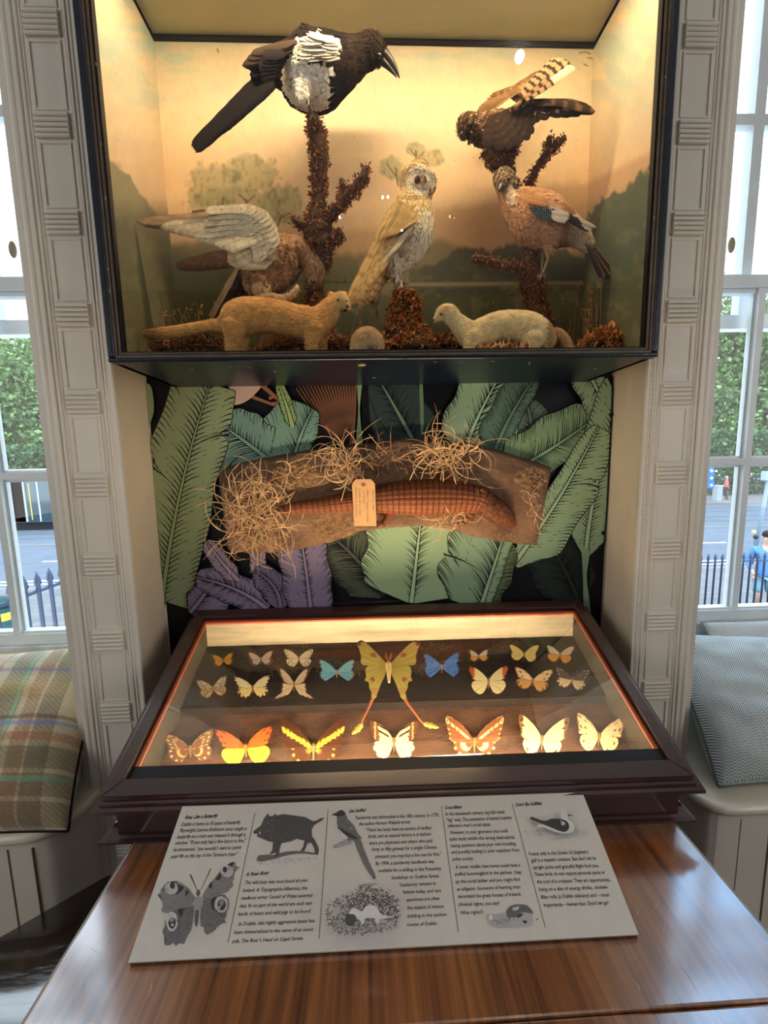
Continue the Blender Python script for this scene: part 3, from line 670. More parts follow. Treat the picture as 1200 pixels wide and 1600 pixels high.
RH = [(700, 530), (800, 500), (900, 460), (970, 465), (1015, 520), (1022, 600), (985, 690), (995, 720), (965, 760), (985, 815), (940, 820), (880, 860), (835, 920), (745, 965), (715, 930), (705, 870), (670, 860), (662, 760), (665, 640)]
sh = [(Z(8, *bx_, p), 118, False) for p in (LH, RH)]+[(Z(8, *bx_, p), 132, False) for p in (Lw, Rw)]
sh += [(Z(8, *bx_, p), 62, True) for p in ([(370, 330), (460, 370), (400, 440), (345, 455), (385, 400)], [(480, 400), (525, 430), (480, 480)], [(850, 270), (910, 190), (925, 250), (880, 285)], [(760, 355), (808, 300), (805, 390)], [(800, 530), (850, 490), (860, 520), (830, 600), (830, 660), (805, 620)], [(380, 650), (450, 640), (420, 740), (400, 700)], [(215, 350), (300, 300), (400, 300), (290, 330), (200, 420)], [(940, 130), (1040, 65), (1095, 60), (1060, 110), (1085, 200), (1020, 90)])]
for cx, cy, rx, ry, g_ in ((300, 385, 85, 75, 190), (315, 350, 32, 40, 60), (245, 400, 25, 30, 170), (1000, 170, 80, 75, 190), (972, 150, 28, 38, 60), (1030, 130, 22, 30, 160), (925, 585, 85, 105, 200), (930, 590, 50, 70, 60), (930, 565, 30, 38, 150), (905, 620, 16, 18, 200), (310, 800, 75, 125, 200), (310, 815, 45, 72, 60), (305, 775, 28, 32, 150), (315, 840, 18, 20, 190)):
    sh.append((Z(8, *bx_, [(cx+rx*math.cos(a), cy+ry*math.sin(a)) for a in np.linspace(0, 2*math.pi, 12, endpoint=False)]), g_, True))
sh += hatch(8, *bx_, LH, 70, 90, 60, 2.5, ang=2.2, seed=1)+hatch(8, *bx_, RH, 78, 90, 60, 2.5, ang=1.0, seed=2)+hatch(8, *bx_, Lw, 105, 60, 60, 2, ang=2.9, seed=3)+hatch(8, *bx_, Rw, 105, 60, 60, 2, ang=-.4, seed=4)
sh += [(Z(8, *bx_, [(600, 500), (640, 470), (690, 520), (690, 600), (650, 660), (590, 650), (580, 560)]), 150, True), (Z(8, *bx_, [(600, 660), (648, 660), (642, 780), (618, 868), (590, 800)]), 95, True), (Z(8, *bx_, [(620, 410), (650, 400), (665, 450), (640, 480), (610, 460)]), 90, True)]
sh += [(Z(8, *bx_, [(625, 420), (545, 250), (530, 215), (548, 208), (562, 240), (632, 415)]), 70, False), (Z(8, *bx_, [(662, 412), (760, 200), (790, 130), (800, 138), (775, 200), (668, 415)]), 70, False)]
printed('butterfly_engraving', sh)
bz = (380, 1255); s6 = 8.571
boar = [(140, 380), (165, 350), (235, 300), (275, 210), (335, 130), (345, 170), (385, 175), (438, 138), (445, 165), (540, 145), (700, 165), (830, 185), (930, 238), (975, 235), (1040, 200), (1088, 192), (1050, 235), (1000, 260), (950, 295), (918, 350), (920, 440), (965, 500), (1015, 610), (1005, 690), (965, 690), (950, 600), (910, 530), (860, 535), (820, 640), (765, 640), (800, 590), (820, 500), (770, 490), (720, 475), (640, 510), (515, 535), (490, 600), (480, 680), (430, 745), (412, 740), (440, 660), (350, 690), (390, 620), (400, 520), (340, 510), (220, 460), (178, 440), (190, 410), (145, 405)]
shd = [(200, 700), (300, 690), (420, 690), (560, 650), (760, 640), (960, 665), (960, 690), (760, 675), (560, 705), (420, 745), (240, 780), (180, 760)]
grs = [(170, 770), (300, 760), (600, 740), (900, 720), (1030, 740), (850, 790), (500, 830), (200, 840)]
sh = [(Z(s6, *bz, shd), 105, True), (Z(s6, *bz, boar), 84, False)]+hatch(s6, *bz, boar, 52, 260, 26, 2.2, seed=5)+hatch(s6, *bz, [(180, 360), (330, 200), (430, 200), (380, 480), (230, 450)], 150, 40, 22, 2.2, seed=6)+hatch(s6, *bz, [(450, 380), (850, 260), (800, 460), (500, 510)], 112, 90, 22, 2, seed=8)+hatch(s6, *bz, grs, 105, 150, 26, 2, ang=-1.4, seed=7)
sh += [(Z(s6, *bz, [(180, 440), (235, 400), (225, 380), (205, 425)]), 200, True), (Z(s6, *bz, [(140, 370), (165, 365), (160, 410), (140, 400)]), 50, True)]
printed('boar_engraving', sh)
bq_ = (500, 1255); s7 = 7.443
bird = [(135, 133), (190, 110), (220, 85), (265, 82), (300, 130), (330, 190), (390, 250), (440, 350), (485, 400), (488, 415), (465, 405), (500, 500), (570, 680), (640, 830), (648, 880), (625, 885), (560, 800), (500, 700), (430, 540), (400, 440), (290, 415), (230, 370), (205, 290), (195, 210), (195, 150)]
brch = [(150, 490), (220, 455), (290, 425), (365, 415), (370, 470), (270, 500), (175, 525), (150, 515)]
sh = [(Z(s7, *bq_, brch), 165, False), (Z(s7, *bq_, bird), 118, False), (Z(s7, *bq_, [(205, 290), (260, 340), (330, 400), (290, 415), (230, 370)]), 210, True), (Z(s7, *bq_, [(135, 133), (190, 108), (225, 85), (265, 82), (298, 125), (255, 150), (200, 150)]), 62, True), (Z(s7, *bq_, [(200, 260), (260, 300), (380, 370), (440, 420), (330, 390), (250, 330)]), 70, True), (Z(s7, *bq_, [(340, 270), (392, 310), (370, 300)]), 220, False)]
sh += hatch(s7, *bq_, bird, 84, 120, 40, 2, ang=1.15, seed=9, jit=.2)+hatch(s7, *bq_, brch, 90, 24, 30, 1.6, ang=-.3, seed=10)
printed('bird_engraving', sh)
vig = [(80, 1300), (95, 1180), (190, 1110), (300, 1060), (420, 1010), (480, 920), (600, 930), (720, 950), (760, 1040), (880, 1080), (940, 1180), (935, 1330), (860, 1430), (780, 1480), (600, 1510), (400, 1530), (200, 1500), (90, 1430)]
sh = hatch(s7, *bq_, vig, 122, 420, 46, 11, seed=11)+hatch(s7, *bq_, [(300, 1080), (500, 940), (760, 980), (930, 1180), (900, 1330), (700, 1330), (500, 1200), (320, 1240)], 66, 220, 34, 6, seed=12)+hatch(s7, *bq_, [(90, 1380), (900, 1400), (700, 1500), (200, 1490)], 150, 110, 34, 5, ang=.1, seed=13)+hatch(s7, *bq_, [(60, 1150), (450, 960), (640, 890), (800, 960), (960, 1200), (940, 1240), (760, 1010), (600, 940), (400, 1040), (100, 1200)], 165, 90, 26, 5, seed=14)
st_ = [(345, 1290), (350, 1240), (385, 1220), (440, 1235), (490, 1260), (530, 1200), (600, 1180), (665, 1205), (705, 1290), (760, 1305), (850, 1325), (760, 1340), (700, 1345), (690, 1385), (650, 1395), (640, 1340), (560, 1330), (520, 1345), (510, 1400), (480, 1412), (475, 1370), (430, 1340), (400, 1290)]
sh += [(Z(s7, *bq_, [(300, 1290), (380, 1290), (420, 1350), (370, 1430), (300, 1400)]), 80, True), (Z(s7, *bq_, st_), 214, False), (Z(s7, *bq_, [(150, 1230), (200, 1200), (245, 1230), (215, 1290), (180, 1280)]), 175, True)]
printed('stoat_engraving', sh)
bk = (700, 1340); s75 = 7.5
sk_ = [(438, 695), (460, 660), (520, 662), (580, 660), (670, 635), (710, 580), (780, 548), (900, 550), (960, 590), (998, 660), (985, 690), (1000, 740), (970, 800), (860, 815), (660, 825), (540, 815), (480, 780), (450, 740)]
sh = [(Z(s75, *bk, sk_), 178, True), (Z(s75, *bk, [(680, 630), (720, 575), (790, 550), (900, 552), (960, 590), (995, 655), (880, 640), (800, 690), (700, 700)]), 105, True), (Z(s75, *bk, [(870, 735), (930, 745), (900, 775)]), 60, True), (Z(s75, *bk, [(1020, 735), (1065, 705), (1055, 725)]), 60, False), (Z(s75, *bk, [(790, 690), (860, 655), (880, 670), (830, 705)]), 70, True), (Z(s75, *bk, [(750, 590), (830, 570), (820, 610), (770, 620)]), 190, True), (Z(s75, *bk, [(480, 680), (510, 672), (520, 720), (490, 730)]), 225, True)]
sh += hatch(s75, *bk, [(480, 740), (780, 690), (790, 710), (660, 770), (490, 770)], 70, 60, 26, 2, ang=1.5, seed=15, jit=.2)+hatch(s75, *bk, sk_, 130, 60, 26, 2, seed=16)
printed('crocodile_skull_engraving', sh)
bg_ = (800, 1240); s60 = 6
wat = [(100, 340), (250, 320), (600, 320), (720, 340), (700, 400), (480, 420), (430, 445), (250, 400), (110, 370)]
gul = [(455, 210), (465, 175), (495, 165), (520, 180), (535, 192), (578, 208), (535, 210), (520, 235), (560, 260), (588, 310), (585, 345), (540, 375), (470, 372), (400, 358), (300, 320), (240, 315), (235, 290), (300, 290), (175, 240), (290, 265), (180, 215), (300, 255), (360, 235), (460, 235), (475, 245)]
sh = hatch(s60, *bg_, wat, 128, 110, 34, 1.8, ang=.05, seed=17, jit=.25)+[(Z(s60, *bg_, gul), 208, False), (Z(s60, *bg_, [(180, 215), (300, 255), (370, 235), (455, 238), (520, 265), (535, 320), (500, 358), (430, 345), (300, 290), (175, 240)]), 66, True), (Z(s60, *bg_, [(520, 190), (578, 208), (530, 210)]), 66, False), (Z(s60, *bg_, [(455, 250), (500, 290), (465, 300), (500, 275)]), 215, False)]
printed('gull_engraving', sh)
# ------------------------------------------------------------------ diorama case
CZ0, CZ1, CY0, CX = .2025, 1.16, -.136, .55
dio = thing('diorama_case', (0, 0, CZ0), 'large black glazed case with painted landscape, stuffed birds and stoats, above the leafy niche', 'display case')
b = MB()
b.box((-CX, CY0+.02, CZ0), (CX, D-.004, CZ0+.012))
b.box((-CX, CY0+.02, CZ1-.012), (CX, D-.004, CZ1))
for s in (-1, 1): b.box((s*CX, CY0+.02, CZ0), (s*(CX-.012), D-.004, CZ1))
b.box((-CX, D-.0065, CZ0), (CX, D-.0035, CZ1))
b.build('carcass', M_navy, dio)
def framering(mb, hw0, z0, hw1, z1, y0, y1, top=True):
    """rectangular frame: outer half width/bottom -> inner half width/bottom"""
    T0, T1 = CZ1-(z0-CZ0), CZ1-(z1-CZ0)
    mb.box((-hw0, y0, z0), (hw0, y1, z1)); mb.box((-hw0, y0, T1), (hw0, y1, T0))
    for s in (-1, 1): mb.box((s*hw0, y0, z1), (s*hw1, y1, T1))
f = MB(); framering(f, .5515, CZ0-.001, .5375, CZ0+.008, CY0, CY0+.025)
o = f.build('frame', M_navy, dio); bevel(o, .003, 3)
ST = (104, 86, 68)
f = MB((94, 80, 66)); framering(f, .5375, CZ0+.008, .5330, CZ0+.0125, CY0+.0030, CY0+.02)
f.setc((12, 13, 18)); framering(f, .5330, CZ0+.0125, .5305, CZ0+.0145, CY0+.0060, CY0+.02)
f.setc((88, 74, 60)); framering(f, .5305, CZ0+.0145, .5265, CZ0+.0175, CY0+.0045, CY0+.02)
f.setc((10, 11, 15)); framering(f, .5265, CZ0+.0175, .5225, CZ0+.0205, CY0+.0075, CY0+.02)
f.build('frame_moulding', mat('worn_frame_moulding', attr=True, rough=.5, bump=.3, bscale=80, var=.25, vscale=40), dio)
# flecks of wear on the black paint
f = MB((170, 165, 150))
for q in ((150, 100), (158, 225), (165, 310), (168, 420), (171, 455), (360, 573), (388, 573), (300, 577), (430, 580), (680, 565), (720, 566), (770, 564), (930, 576), (585, 590), (1040, 120), (1022, 340)):
    p = P(q[0], q[1], CY0) if q[1] < 560 else PZ(q[0], q[1], CZ0-.0002); p = np.array(p)
    f = MB((170, 165, 150))
    if q[1] < 560: p[0] = max(-.549, min(.549, p[0])); f.box(p-[.0008, .0003, .002], p+[.0008, .0003, .002])
    else: p[2] = CZ0-.0011; f.box(p-[.004, .001, .0002], p+[.004, .001, .0003])
    f.build('paint_chip', M_v, dio)
g = MB(); g.box((-.53, CY0+.0075, CZ0+.016), (.53, CY0+.0095, CZ1-.016)); g.build('glass', M_glass, dio)

def backcol(px, py, y3, x3):
    """paint of the scenery as a function of photo position"""
    n1 = fbm(px/70+3, py/22, 4); n2 = fbm(px/14, py/14, 4); n3 = fbm(px/5, py/9+9, 3); n4 = fbm(px/160+8, py/50+2, 3)
    C = np.tile(lin((224, 208, 172)), (len(px), 1))
    def blend(m, c):
        nonlocal C; m = np.clip(m, 0, 1)[:, None]; C = C*(1-m)+lin(c)*m
    sm = lambda a, b_, x: np.clip((x-a)/(b_-a), 0, 1)**2*(3-2*np.clip((x-a)/(b_-a), 0, 1))
    blend(sm(.52, .68, n1)*sm(190, 100, py)*.55, (176, 204, 186)); blend(sm(.5, .7, n4)*.35, (246, 224, 176))
    blend(sm(.5, .62, fbm((px+py)/60, (px-py)/25, 3))*sm(260, 60, py)*(abs(x3) > .529)*.6, (170, 196, 178))
    blend(sm(150, 300, py)*.75, (232, 196, 148))
    blend(sm(.5, .7, fbm(px/20, py/60+4, 3))*.18*sm(250, 80, py), (214, 182, 138))
    # far mountain
    r = 318-.17*(px-700)+5*np.sin(px/37)+8*(n2-.5); r = np.where(px > 915, 282-.5*(px-915), r); r = np.where(px < 680, 345+.08*(680-px), r)
    blend(sm(-3, 14, py-r)*.62, (186, 148, 110))
    blend(sm(300, 370, py)*.45, (170, 140, 104))
    # middle hills
    h = 384+10*np.sin(px/60)+22*(fbm(px/30, 0*px+5, 3)-.5); blend(sm(-4, 14, py-h)*.85, (112, 108, 78))
    h = 418-34*np.exp(-((px-800)/78)**2)-16*np.exp(-((px-880)/30)**2)-20*np.exp(-((px-720)/26)**2)+16*(fbm(px/13, 0*px+1, 3)-.5)
    blend(sm(-3, 5, py-h)*(px > 640)*.85, (62, 70, 56))
    blend(sm(5, 0, abs(py-443+.01*(px-800)))*(px > 640)*.8, (172, 148, 104))
    blend(sm(2, 16, py-452)*.85, (82, 84, 58)); blend(sm(470, 540, py)*.75, (66, 58, 42))
    blend(sm(.55, .75, n2)*sm(380, 450, py)*.4, (120, 116, 78))
    # left hillside
    h = 395+.02*px; m = sm(-20, 25, py-h+30*(n2-.5))*(px < 560); blend(m*.7, (92, 98, 66))
    # fence in the middle distance
    blend((abs(py-440-.02*(px-480)) < 1.2)*(px > 455)*(px < 640)*.6, (60, 50, 34)); blend((abs(((px-455) % 13)-6) < 1)*(abs(py-440) < 5)*(px > 455)*(px < 560)*.5, (60, 50, 34))
    # painted trees
    def tree(cx, cy, rx, ry, c, d=1.0):
        nonlocal C; q = ((px-cx)/rx)**2+((py-cy)/ry)**2
        m = sm(1.15, .55, q+.95*(fbm(px/9+cx, py/9, 4)-.5)+.5*(n3-.5)); blend(m*d*(.72+.5*(n3-.5)), c); blend(m*d*sm(.6, .75, n3)*.5, (196, 186, 138)); blend(m*d*sm(.45, .3, n3)*.4, (84, 84, 56))
    for a in ((335, 292, 46, 42), (392, 272, 46, 34), (372, 318, 80, 26), (440, 320, 38, 34)): tree(*a, (142, 144, 102), .85)
    for a in ((612, 262, 20, 20), (650, 234, 17, 13), (676, 248, 18, 16)): tree(*a, (152, 150, 104), .9)
    def line(x0, y0, x1, y1, w, c=(92, 84, 58)):
        L = math.hypot(x1-x0, y1-y0); t = np.clip(((px-x0)*(x1-x0)+(py-y0)*(y1-y0))/L/L, 0, 1); d_ = np.hypot(px-x0-t*(x1-x0), py-y0-t*(y1-y0)); blend(sm(w, w*.4, d_)*.8, c)
    for a in ((622, 290, 618, 262, 2), (618, 275, 606, 258, 1.5), (651, 260, 650, 236, 2.5), (651, 250, 662, 238, 1.5), (650, 245, 640, 232, 1.5), (345, 330, 350, 308, 2.5), (388, 330, 384, 312, 3), (384, 314, 374, 304, 2), (386, 316, 398, 306, 2), (434, 352, 440, 336, 2.5), (438, 342, 450, 334, 1.5)): line(*a)
    for a in ((905, 83, 914, 81, 1.3), (914, 81, 922, 84, 1.3), (918, 90, 926, 92, 1.2), (912, 100, 918, 103, 1.4), (340, 77, 341, 82, 1.5)): line(*a, c=(70, 50, 30))
    # side scenery
    L_ = x3 < -.529; R_ = x3 > .529
    h = np.where(px < 222, 245+.9*(px-160)*(px-160)/62, 245+.9*62+(px-222)*1.4)
    m = sm(-3, 8, py-h+26*(n2-.5))*L_; C = C*(1-m[:, None])+lin((148, 142, 112))*m[:, None]; m = sm(300, 350, py)*L_; C = C*(1-.8*m[:, None])+lin((92, 92, 66))*.8*m[:, None]; m = sm(420, 540, py)*L_; C = C*(1-.55*m[:, None])+lin((100, 88, 60))*.55*m[:, None]
    h = 300-.68*(px-960)+6*np.sin(px/9); m = sm(-3, 7, py-h+24*(n3-.5))*R_; C = C*(1-m[:, None])+lin((88, 100, 80))*m[:, None]
    m = sm(400, 500, py)*R_; C = C*(1-.6*m[:, None])+lin((104, 90, 60))*.6*m[:, None]
    m = sm(.5, .72, n2)*(L_ | R_)*sm(300, 330, py)*.35; C = C*(1-m[:, None])+lin((132, 130, 92))*m[:, None]
    C *= (1+.10*(n3-.5)+.08*(n2-.5))[:, None]
    # specks of old paint loss
    sp = (vn(px/1.6, py/1.6+40) > .985)*(py < 340); C = C*(1-.5*sp[:, None])
    return C
IX, IY, IZ0, IZ1 = .531, .1353, .2145, .9973
mb = MB(); nx_, nz_ = 430, 320
xs = np.linspace(-IX, IX, nx_); zs = np.linspace(IZ0, IZ1, nz_); G = np.array([[(x, IY, z) for x in xs] for z in zs]); q = toPx(G.reshape(-1, 3))
mb.grid(G, backcol(q[:, 0], q[:, 1], None, G.reshape(-1, 3)[:, 0]), flip=True)
ys = np.linspace(CY0+.0105, IY, 90)
for s in (-1, 1):
    G = np.array([[(s*IX, y, z) for y in ys] for z in zs]); q = toPx(G.reshape(-1, 3)); mb.grid(G, backcol(q[:, 0], q[:, 1], None, G.reshape(-1, 3)[:, 0]), flip=(s > 0))
# coved head of the scenery (painted sky) and the floor
G = np.array([[(x, y, IZ1+.012-0*.1) for x in np.linspace(-IX, IX, 160)] for y in np.linspace(IY-.004, CY0+.02, 50)]); q = G.reshape(-1, 3)
n_ = fbm(q[:, 0]*9, q[:, 1]*12, 4); c = lin((180, 174, 144))*(.9+.25*n_[:, None]); m = np.clip((n_-.5)*5, 0, 1)[:, None]*.5; c = c*(1-m)+lin((150, 168, 140))*m
mb.grid(G, c)
mb.setc((96, 72, 48)).grid([[(x, y, IZ0+.003*N3(x*30, y*30)) for x in np.linspace(-IX, IX, 60)] for y in np.linspace(CY0+.02, IY, 20)])
mb.build('painted_scenery', mat('scenery_paint', attr=True, rough=.55, spec=.3, bump=.15, bscale=50), dio, fixn=False)
MB((26, 20, 16)).box((-IX, IY-.006, IZ1-.0005), (IX, IY-.001, IZ1+.008)).build('dark_fillet', M_v, dio)
# ------------------------------------------------------------------ taxidermy helpers
def evalmesh(mb, vox, smooth_it=3):
    me = bpy.data.meshes.new('tmp'); V = np.vstack(mb.v); me.from_pydata(V.tolist(), [], mb.f); me.update()
    bm = bmesh.new(); bm.from_mesh(me); bmesh.ops.recalc_face_normals(bm, faces=bm.faces); bm.to_mesh(me); bm.free()
    o = bpy.data.objects.new('tmp', me); COL.objects.link(o)
    r = o.modifiers.new('r', 'REMESH'); r.mode = 'VOXEL'; r.voxel_size = vox
    if smooth_it: sm_ = o.modifiers.new('s', 'SMOOTH'); sm_.iterations = smooth_it; sm_.factor = .6
    bpy.context.view_layer.update()
    m2 = bpy.data.meshes.new_from_object(o.evaluated_get(bpy.context.evaluated_depsgraph_get()))
    n = len(m2.vertices); co = np.empty(n*3); m2.vertices.foreach_get('co', co); nr = np.empty(n*3); m2.vertices.foreach_get('normal', nr)
    F = [tuple(p.vertices) for p in m2.polygons]
    bpy.data.objects.remove(o); bpy.data.meshes.remove(me); bpy.data.meshes.remove(m2)
    return co.reshape(-1, 3), F, nr.reshape(-1, 3)
def loft(mb, rows, n=16, k=6, Y=0.0):
    """rows: (px, py, dY, radius px, depth ratio); closed rounded tube"""
    R = crom([(r[0], r[1], r[2]+Y, r[3], r[4] if len(r) > 4 else 1) for r in rows], k)
    pts = np.array([P(a[0], a[1], a[2]) for a in R]); rad = np.array([max(.3, a[3])*pxm(a[2]) for a in R]); fl = R[:, 4]*.78
    # rounded ends
    d0 = pts[0]-pts[1]; d0 /= np.linalg.norm(d0); d1 = pts[-1]-pts[-2]; d1 /= np.linalg.norm(d1)
    pts = np.vstack([pts[0]+d0*rad[0]*.8, pts[0]+d0*rad[0]*.5, pts, pts[-1]+d1*rad[-1]*.5, pts[-1]+d1*rad[-1]*.8])
    rad = np.concatenate([[rad[0]*.35, rad[0]*.8], rad, [rad[-1]*.8, rad[-1]*.35]]); fl = np.concatenate([[fl[0]]*2, fl, [fl[-1]]*2])
    mb.tube(pts, rad, n, flat=fl); return pts
def facesample(V, F, N, n, rng):
    F3 = np.array([f[:3] for f in F if len(f) >= 3]); a = np.cross(V[F3[:, 1]]-V[F3[:, 0]], V[F3[:, 2]]-V[F3[:, 0]]); ar = np.linalg.norm(a, axis=1); pr = ar/ar.sum()
    idx = rng.choice(len(F3), n, p=pr); w = rng.dirichlet((1, 1, 1), n); T = F3[idx]
    p = (V[T]*w[:, :, None]).sum(1); nn = (N[T]*w[:, :, None]).sum(1); nn /= np.linalg.norm(nn, axis=1)[:, None]+1e-9
    return p, nn
def coat(mb, V, F, N, spine, n, length, width, lift, colfn, seed=0, jit=.25, vary=.12, kind='feather', tipdark=0.0, lenfn=None):
    """blades (body feathers or tufts of hair) laid along the spine direction (from head to tail)"""
    rng = np.random.default_rng(seed); p, nn = facesample(V, F, N, n, rng)
    sp = crom([P(*s) for s in spine], 8); tg = np.gradient(sp, axis=0); tg /= np.linalg.norm(tg, axis=1)[:, None]
    i = np.argmin(((p[:, None, :]-sp[None])**2).sum(-1), axis=1); d = tg[i]+rng.normal(0, jit, (n, 3)); d -= nn*(d*nn).sum(1)[:, None]; d /= np.linalg.norm(d, axis=1)[:, None]+1e-9
    s = np.cross(d, nn); L = length*rng.uniform(.6, 1.25, n)[:, None]; W = width*rng.uniform(.7, 1.2, n)[:, None]*.5
    q = toPx(p)
    if lenfn is not None: k_ = lenfn(q[:, 0], q[:, 1])[:, None]; L = L*k_; W = W*np.maximum(k_, .5)
    c = colfn(q[:, 0], q[:, 1], p)*(1+rng.normal(0, vary, n))[:, None]
    if kind == 'feather':
        v = np.stack([p-nn*.0006, p+d*L*.55+s*W+nn*lift*.5, p+d*L*.9+s*W*.6+nn*lift*.8, p+d*L+nn*lift, p+d*L*.9-s*W*.6+nn*lift*.8, p+d*L*.55-s*W+nn*lift*.5, p+d*L*.5+nn*(lift*.5+width*.12)], 1)
        f = [(0, 1, 6), (1, 2, 6), (2, 3, 6), (3, 4, 6), (4, 5, 6), (5, 0, 6)]; m = 7
        cc = np.repeat(c[:, None], 7, 1); cc[:, 1:6] *= (1-tipdark); cc[:, 0] *= .8; cc[:, 3] *= 1.1; cc[:, 1] *= .92
    else:
        v = np.stack([p+s*W-nn*.0004, p-s*W-nn*.0004, p+d*L*.6-s*W*.4+nn*lift*.7, p+d*L+nn*lift, p+d*L*.6+s*W*.4+nn*lift*.7], 1)
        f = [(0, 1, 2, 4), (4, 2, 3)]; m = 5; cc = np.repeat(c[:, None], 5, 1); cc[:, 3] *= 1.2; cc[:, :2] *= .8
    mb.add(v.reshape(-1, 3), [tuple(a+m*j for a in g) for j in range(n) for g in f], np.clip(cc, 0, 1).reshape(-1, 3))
def feather(mb, A, B_, w, colf, N=(0, -1, 0), bend=0, camber=.12, rows=18, tip=.22, root=.5, notch=0, seed=0, ed=.7):
    """one flight feather from A to B (world); colf(t, s) -> linear colour"""
    A = np.asarray(A, float); B_ = np.asarray(B_, float); d = B_-A; L = np.linalg.norm(d); d /= L; N = np.asarray(N, float); sd = np.cross(d, N); sd /= np.linalg.norm(sd); N = np.cross(sd, d)
    G = []; C = []; rn = random.Random(seed); vf = random.uniform(.82, 1.12)
    for i in range(rows):
        t = i/(rows-1); pr = (root+(1-root)*min(1, t/.3)) if t < .3 else (1 if t < 1-tip else math.sqrt(max(0, 1-((t-1+tip)/tip)**2))); pr = max(pr, .04)
        c = A+d*L*t+sd*bend*L*4*t*(1-t)*.25
        row = []
        for s_ in (-1, -.5, -.12, 0, .12, .5, 1):
            ww = w*.5*pr*(1+.05*rn.uniform(-1, 1)*(abs(s_) == 1)); row.append(c+sd*s_*ww+N*(camber*w*.5*(1-s_*s_))*pr); k = colf(t, s_); C.append(np.asarray(k)*(.62 if abs(s_) < .05 else (ed if abs(s_) > .9 else 1))*vf*(1+.10*math.sin(t*150+s_*3)))
        G.append(row)
    mb.grid(G, C)
def fanp(n, a0, a1, b0, b1, w0, w1):
    """n feathers with bases between a0,a1 and tips following polyline b0 (list) ; yields A, B, w"""
    bt = crom([(x, y, 0) for x, y in b0], 10) if b1 is None else np.array([(b0[0]+(b1[0]-b0[0])*t, b0[1]+(b1[1]-b0[1])*t, 0) for t in np.linspace(0, 1, 20)])
    at = crom([(x, y, 0) for x, y in a0], 10) if a1 is None else np.array([(a0[0]+(a1[0]-a0[0])*t, a0[1]+(a1[1]-a0[1])*t, 0) for t in np.linspace(0, 1, 20)])
    for i in range(n):
        t = i/(n-1) if n > 1 else 0; f = lambda arr: arr[int(round(t*(len(arr)-1)))]
        yield f(at)[:2], f(bt)[:2], w0+(w1-w0)*t, t
def fan(mb, n, a0, a1, b0, b1, w0, w1, Y0, Y1, colf, N=(0, -1, 0), dtip=0.0, **kw):
    for i, (a, b_, w, t) in enumerate(fanp(n, a0, a1, b0, b1, w0, w1)):
        Y = Y0+(Y1-Y0)*t
        feather(mb, P(a[0], a[1], Y), P(b_[0], b_[1], Y+dtip), w*pxm(Y), (lambda tt, s, t=t, i=i: colf(tt, s, t, i)), N, seed=i, **kw)
def eye(parent, px, py, Y, r, col=(14, 10, 8), ring=None, name='eye'):
    m = mat('glass_eye', (10, 7, 5), rough=.08, coat=1, coatr=.02)
    e = MB(); e.sphere(P(px, py, Y), r, 14, 10); e.build(name, m, parent, True)
    if ring:
        c = P(px, py, Y); k = MB(ring); dv = (CAM-c)/np.linalg.norm(CAM-c); a = np.cross(dv, [0, 0, 1]); a /= np.linalg.norm(a); b_ = np.cross(dv, a)
        pts = [c+dv*r*.25+(a*math.cos(t)+b_*math.sin(t))*r*1.12 for t in np.linspace(0, 2*math.pi, 17)]; k.tube(pts, r*.28, 6, cap=False); k.build('eye_ring', M_feather, parent, True)
def cone(mb, pts, rs, Y, n=10, flat=1):
    R = crom([(p[0], p[1], (p[2] if len(p) > 2 else 0)+Y, r) for p, r in zip(pts, rs)], 5)
    mb.tube([P(a[0], a[1], a[2]) for a in R], [max(.15, a[3])*pxm(a[2]) for a in R], n, flat=flat)
def foot(mb, px, py, Y, toes, r=1.3):
    for (dx, dy, dz) in toes: cone(mb, [(px, py), (px+dx*.55, py+dy*.55-2, dz*.5), (px+dx, py+dy, dz)], [r, r*.9, r*.35], Y, 7)
def speck(px, py, s, th=.6): return fbm(px/s, py/s, 3) > th
def cmix(c, m, c2): m = np.clip(m, 0, 1)[:, None]; return c*(1-m)+lin(c2)*m
M_beak = mat('horn', (46, 40, 36), rough=.35)
M_leg = mat('bird_leg', (120, 96, 66), rough=.55, bump=.3, bscale=200)

# ------------------------------------------------------------------ magpie
Y = .0
root = thing('magpie', P(490, 180, .01), 'stuffed black and white magpie bending forward on the tall mossy branch', 'bird')
def c_mag(px, py, p):
    c = np.tile(lin((32, 27, 25)), (len(px), 1))
    e = (px-490)**2/44**2+(py-124)**2/50**2; belly = (e < 1)*(px < 528-.10*(py-80))*(py > 78)
    c = cmix(c, belly*1.0, (252, 246, 228))
    c = cmix(c, (py < 96+.15*(px-480))*(px > 476)*(py > 80), (46, 38, 34)); sc_ = ((px-500)/37)**2+((py-72)/19)**2; c = cmix(c, (sc_ < 1)*1.0, (244, 234, 206))
    br = (py-92 > -.9*(px-462)*.5-4)*(py-98 < -.9*(px-462)*.2)*(px > 455)*(px < 520)*0; c = cmix(c, br, (46, 38, 34))
    c = cmix(c, ((px > 548)*.2), (80, 64, 48)); return c
m = MB(); sp = loft(m, [(588, 82, 0, 17.5), (580, 79, 0, 21), (566, 84, 0, 21), (545, 94, 0, 28), (520, 103, 0, 38), (494, 112, 0, 46), (468, 112, 0, 42), (444, 107, 0, 28), (424, 110, 0, 19), (410, 118, 0, 14)], Y=Y)
loft(m, [(476, 134, -.032, 11), (476, 146, -.040, 7), (479, 154, -.044, 3.6)], Y=Y)
V, F, N = evalmesh(m, .0032, 4); q = toPx(V); b = MB(); b.add(V, F, c_mag(q[:, 0], q[:, 1], V)*.82)
spine = [(604, 84, Y), (570, 82, Y), (530, 98, Y), (480, 110, Y), (430, 108, Y), (400, 122, Y)]
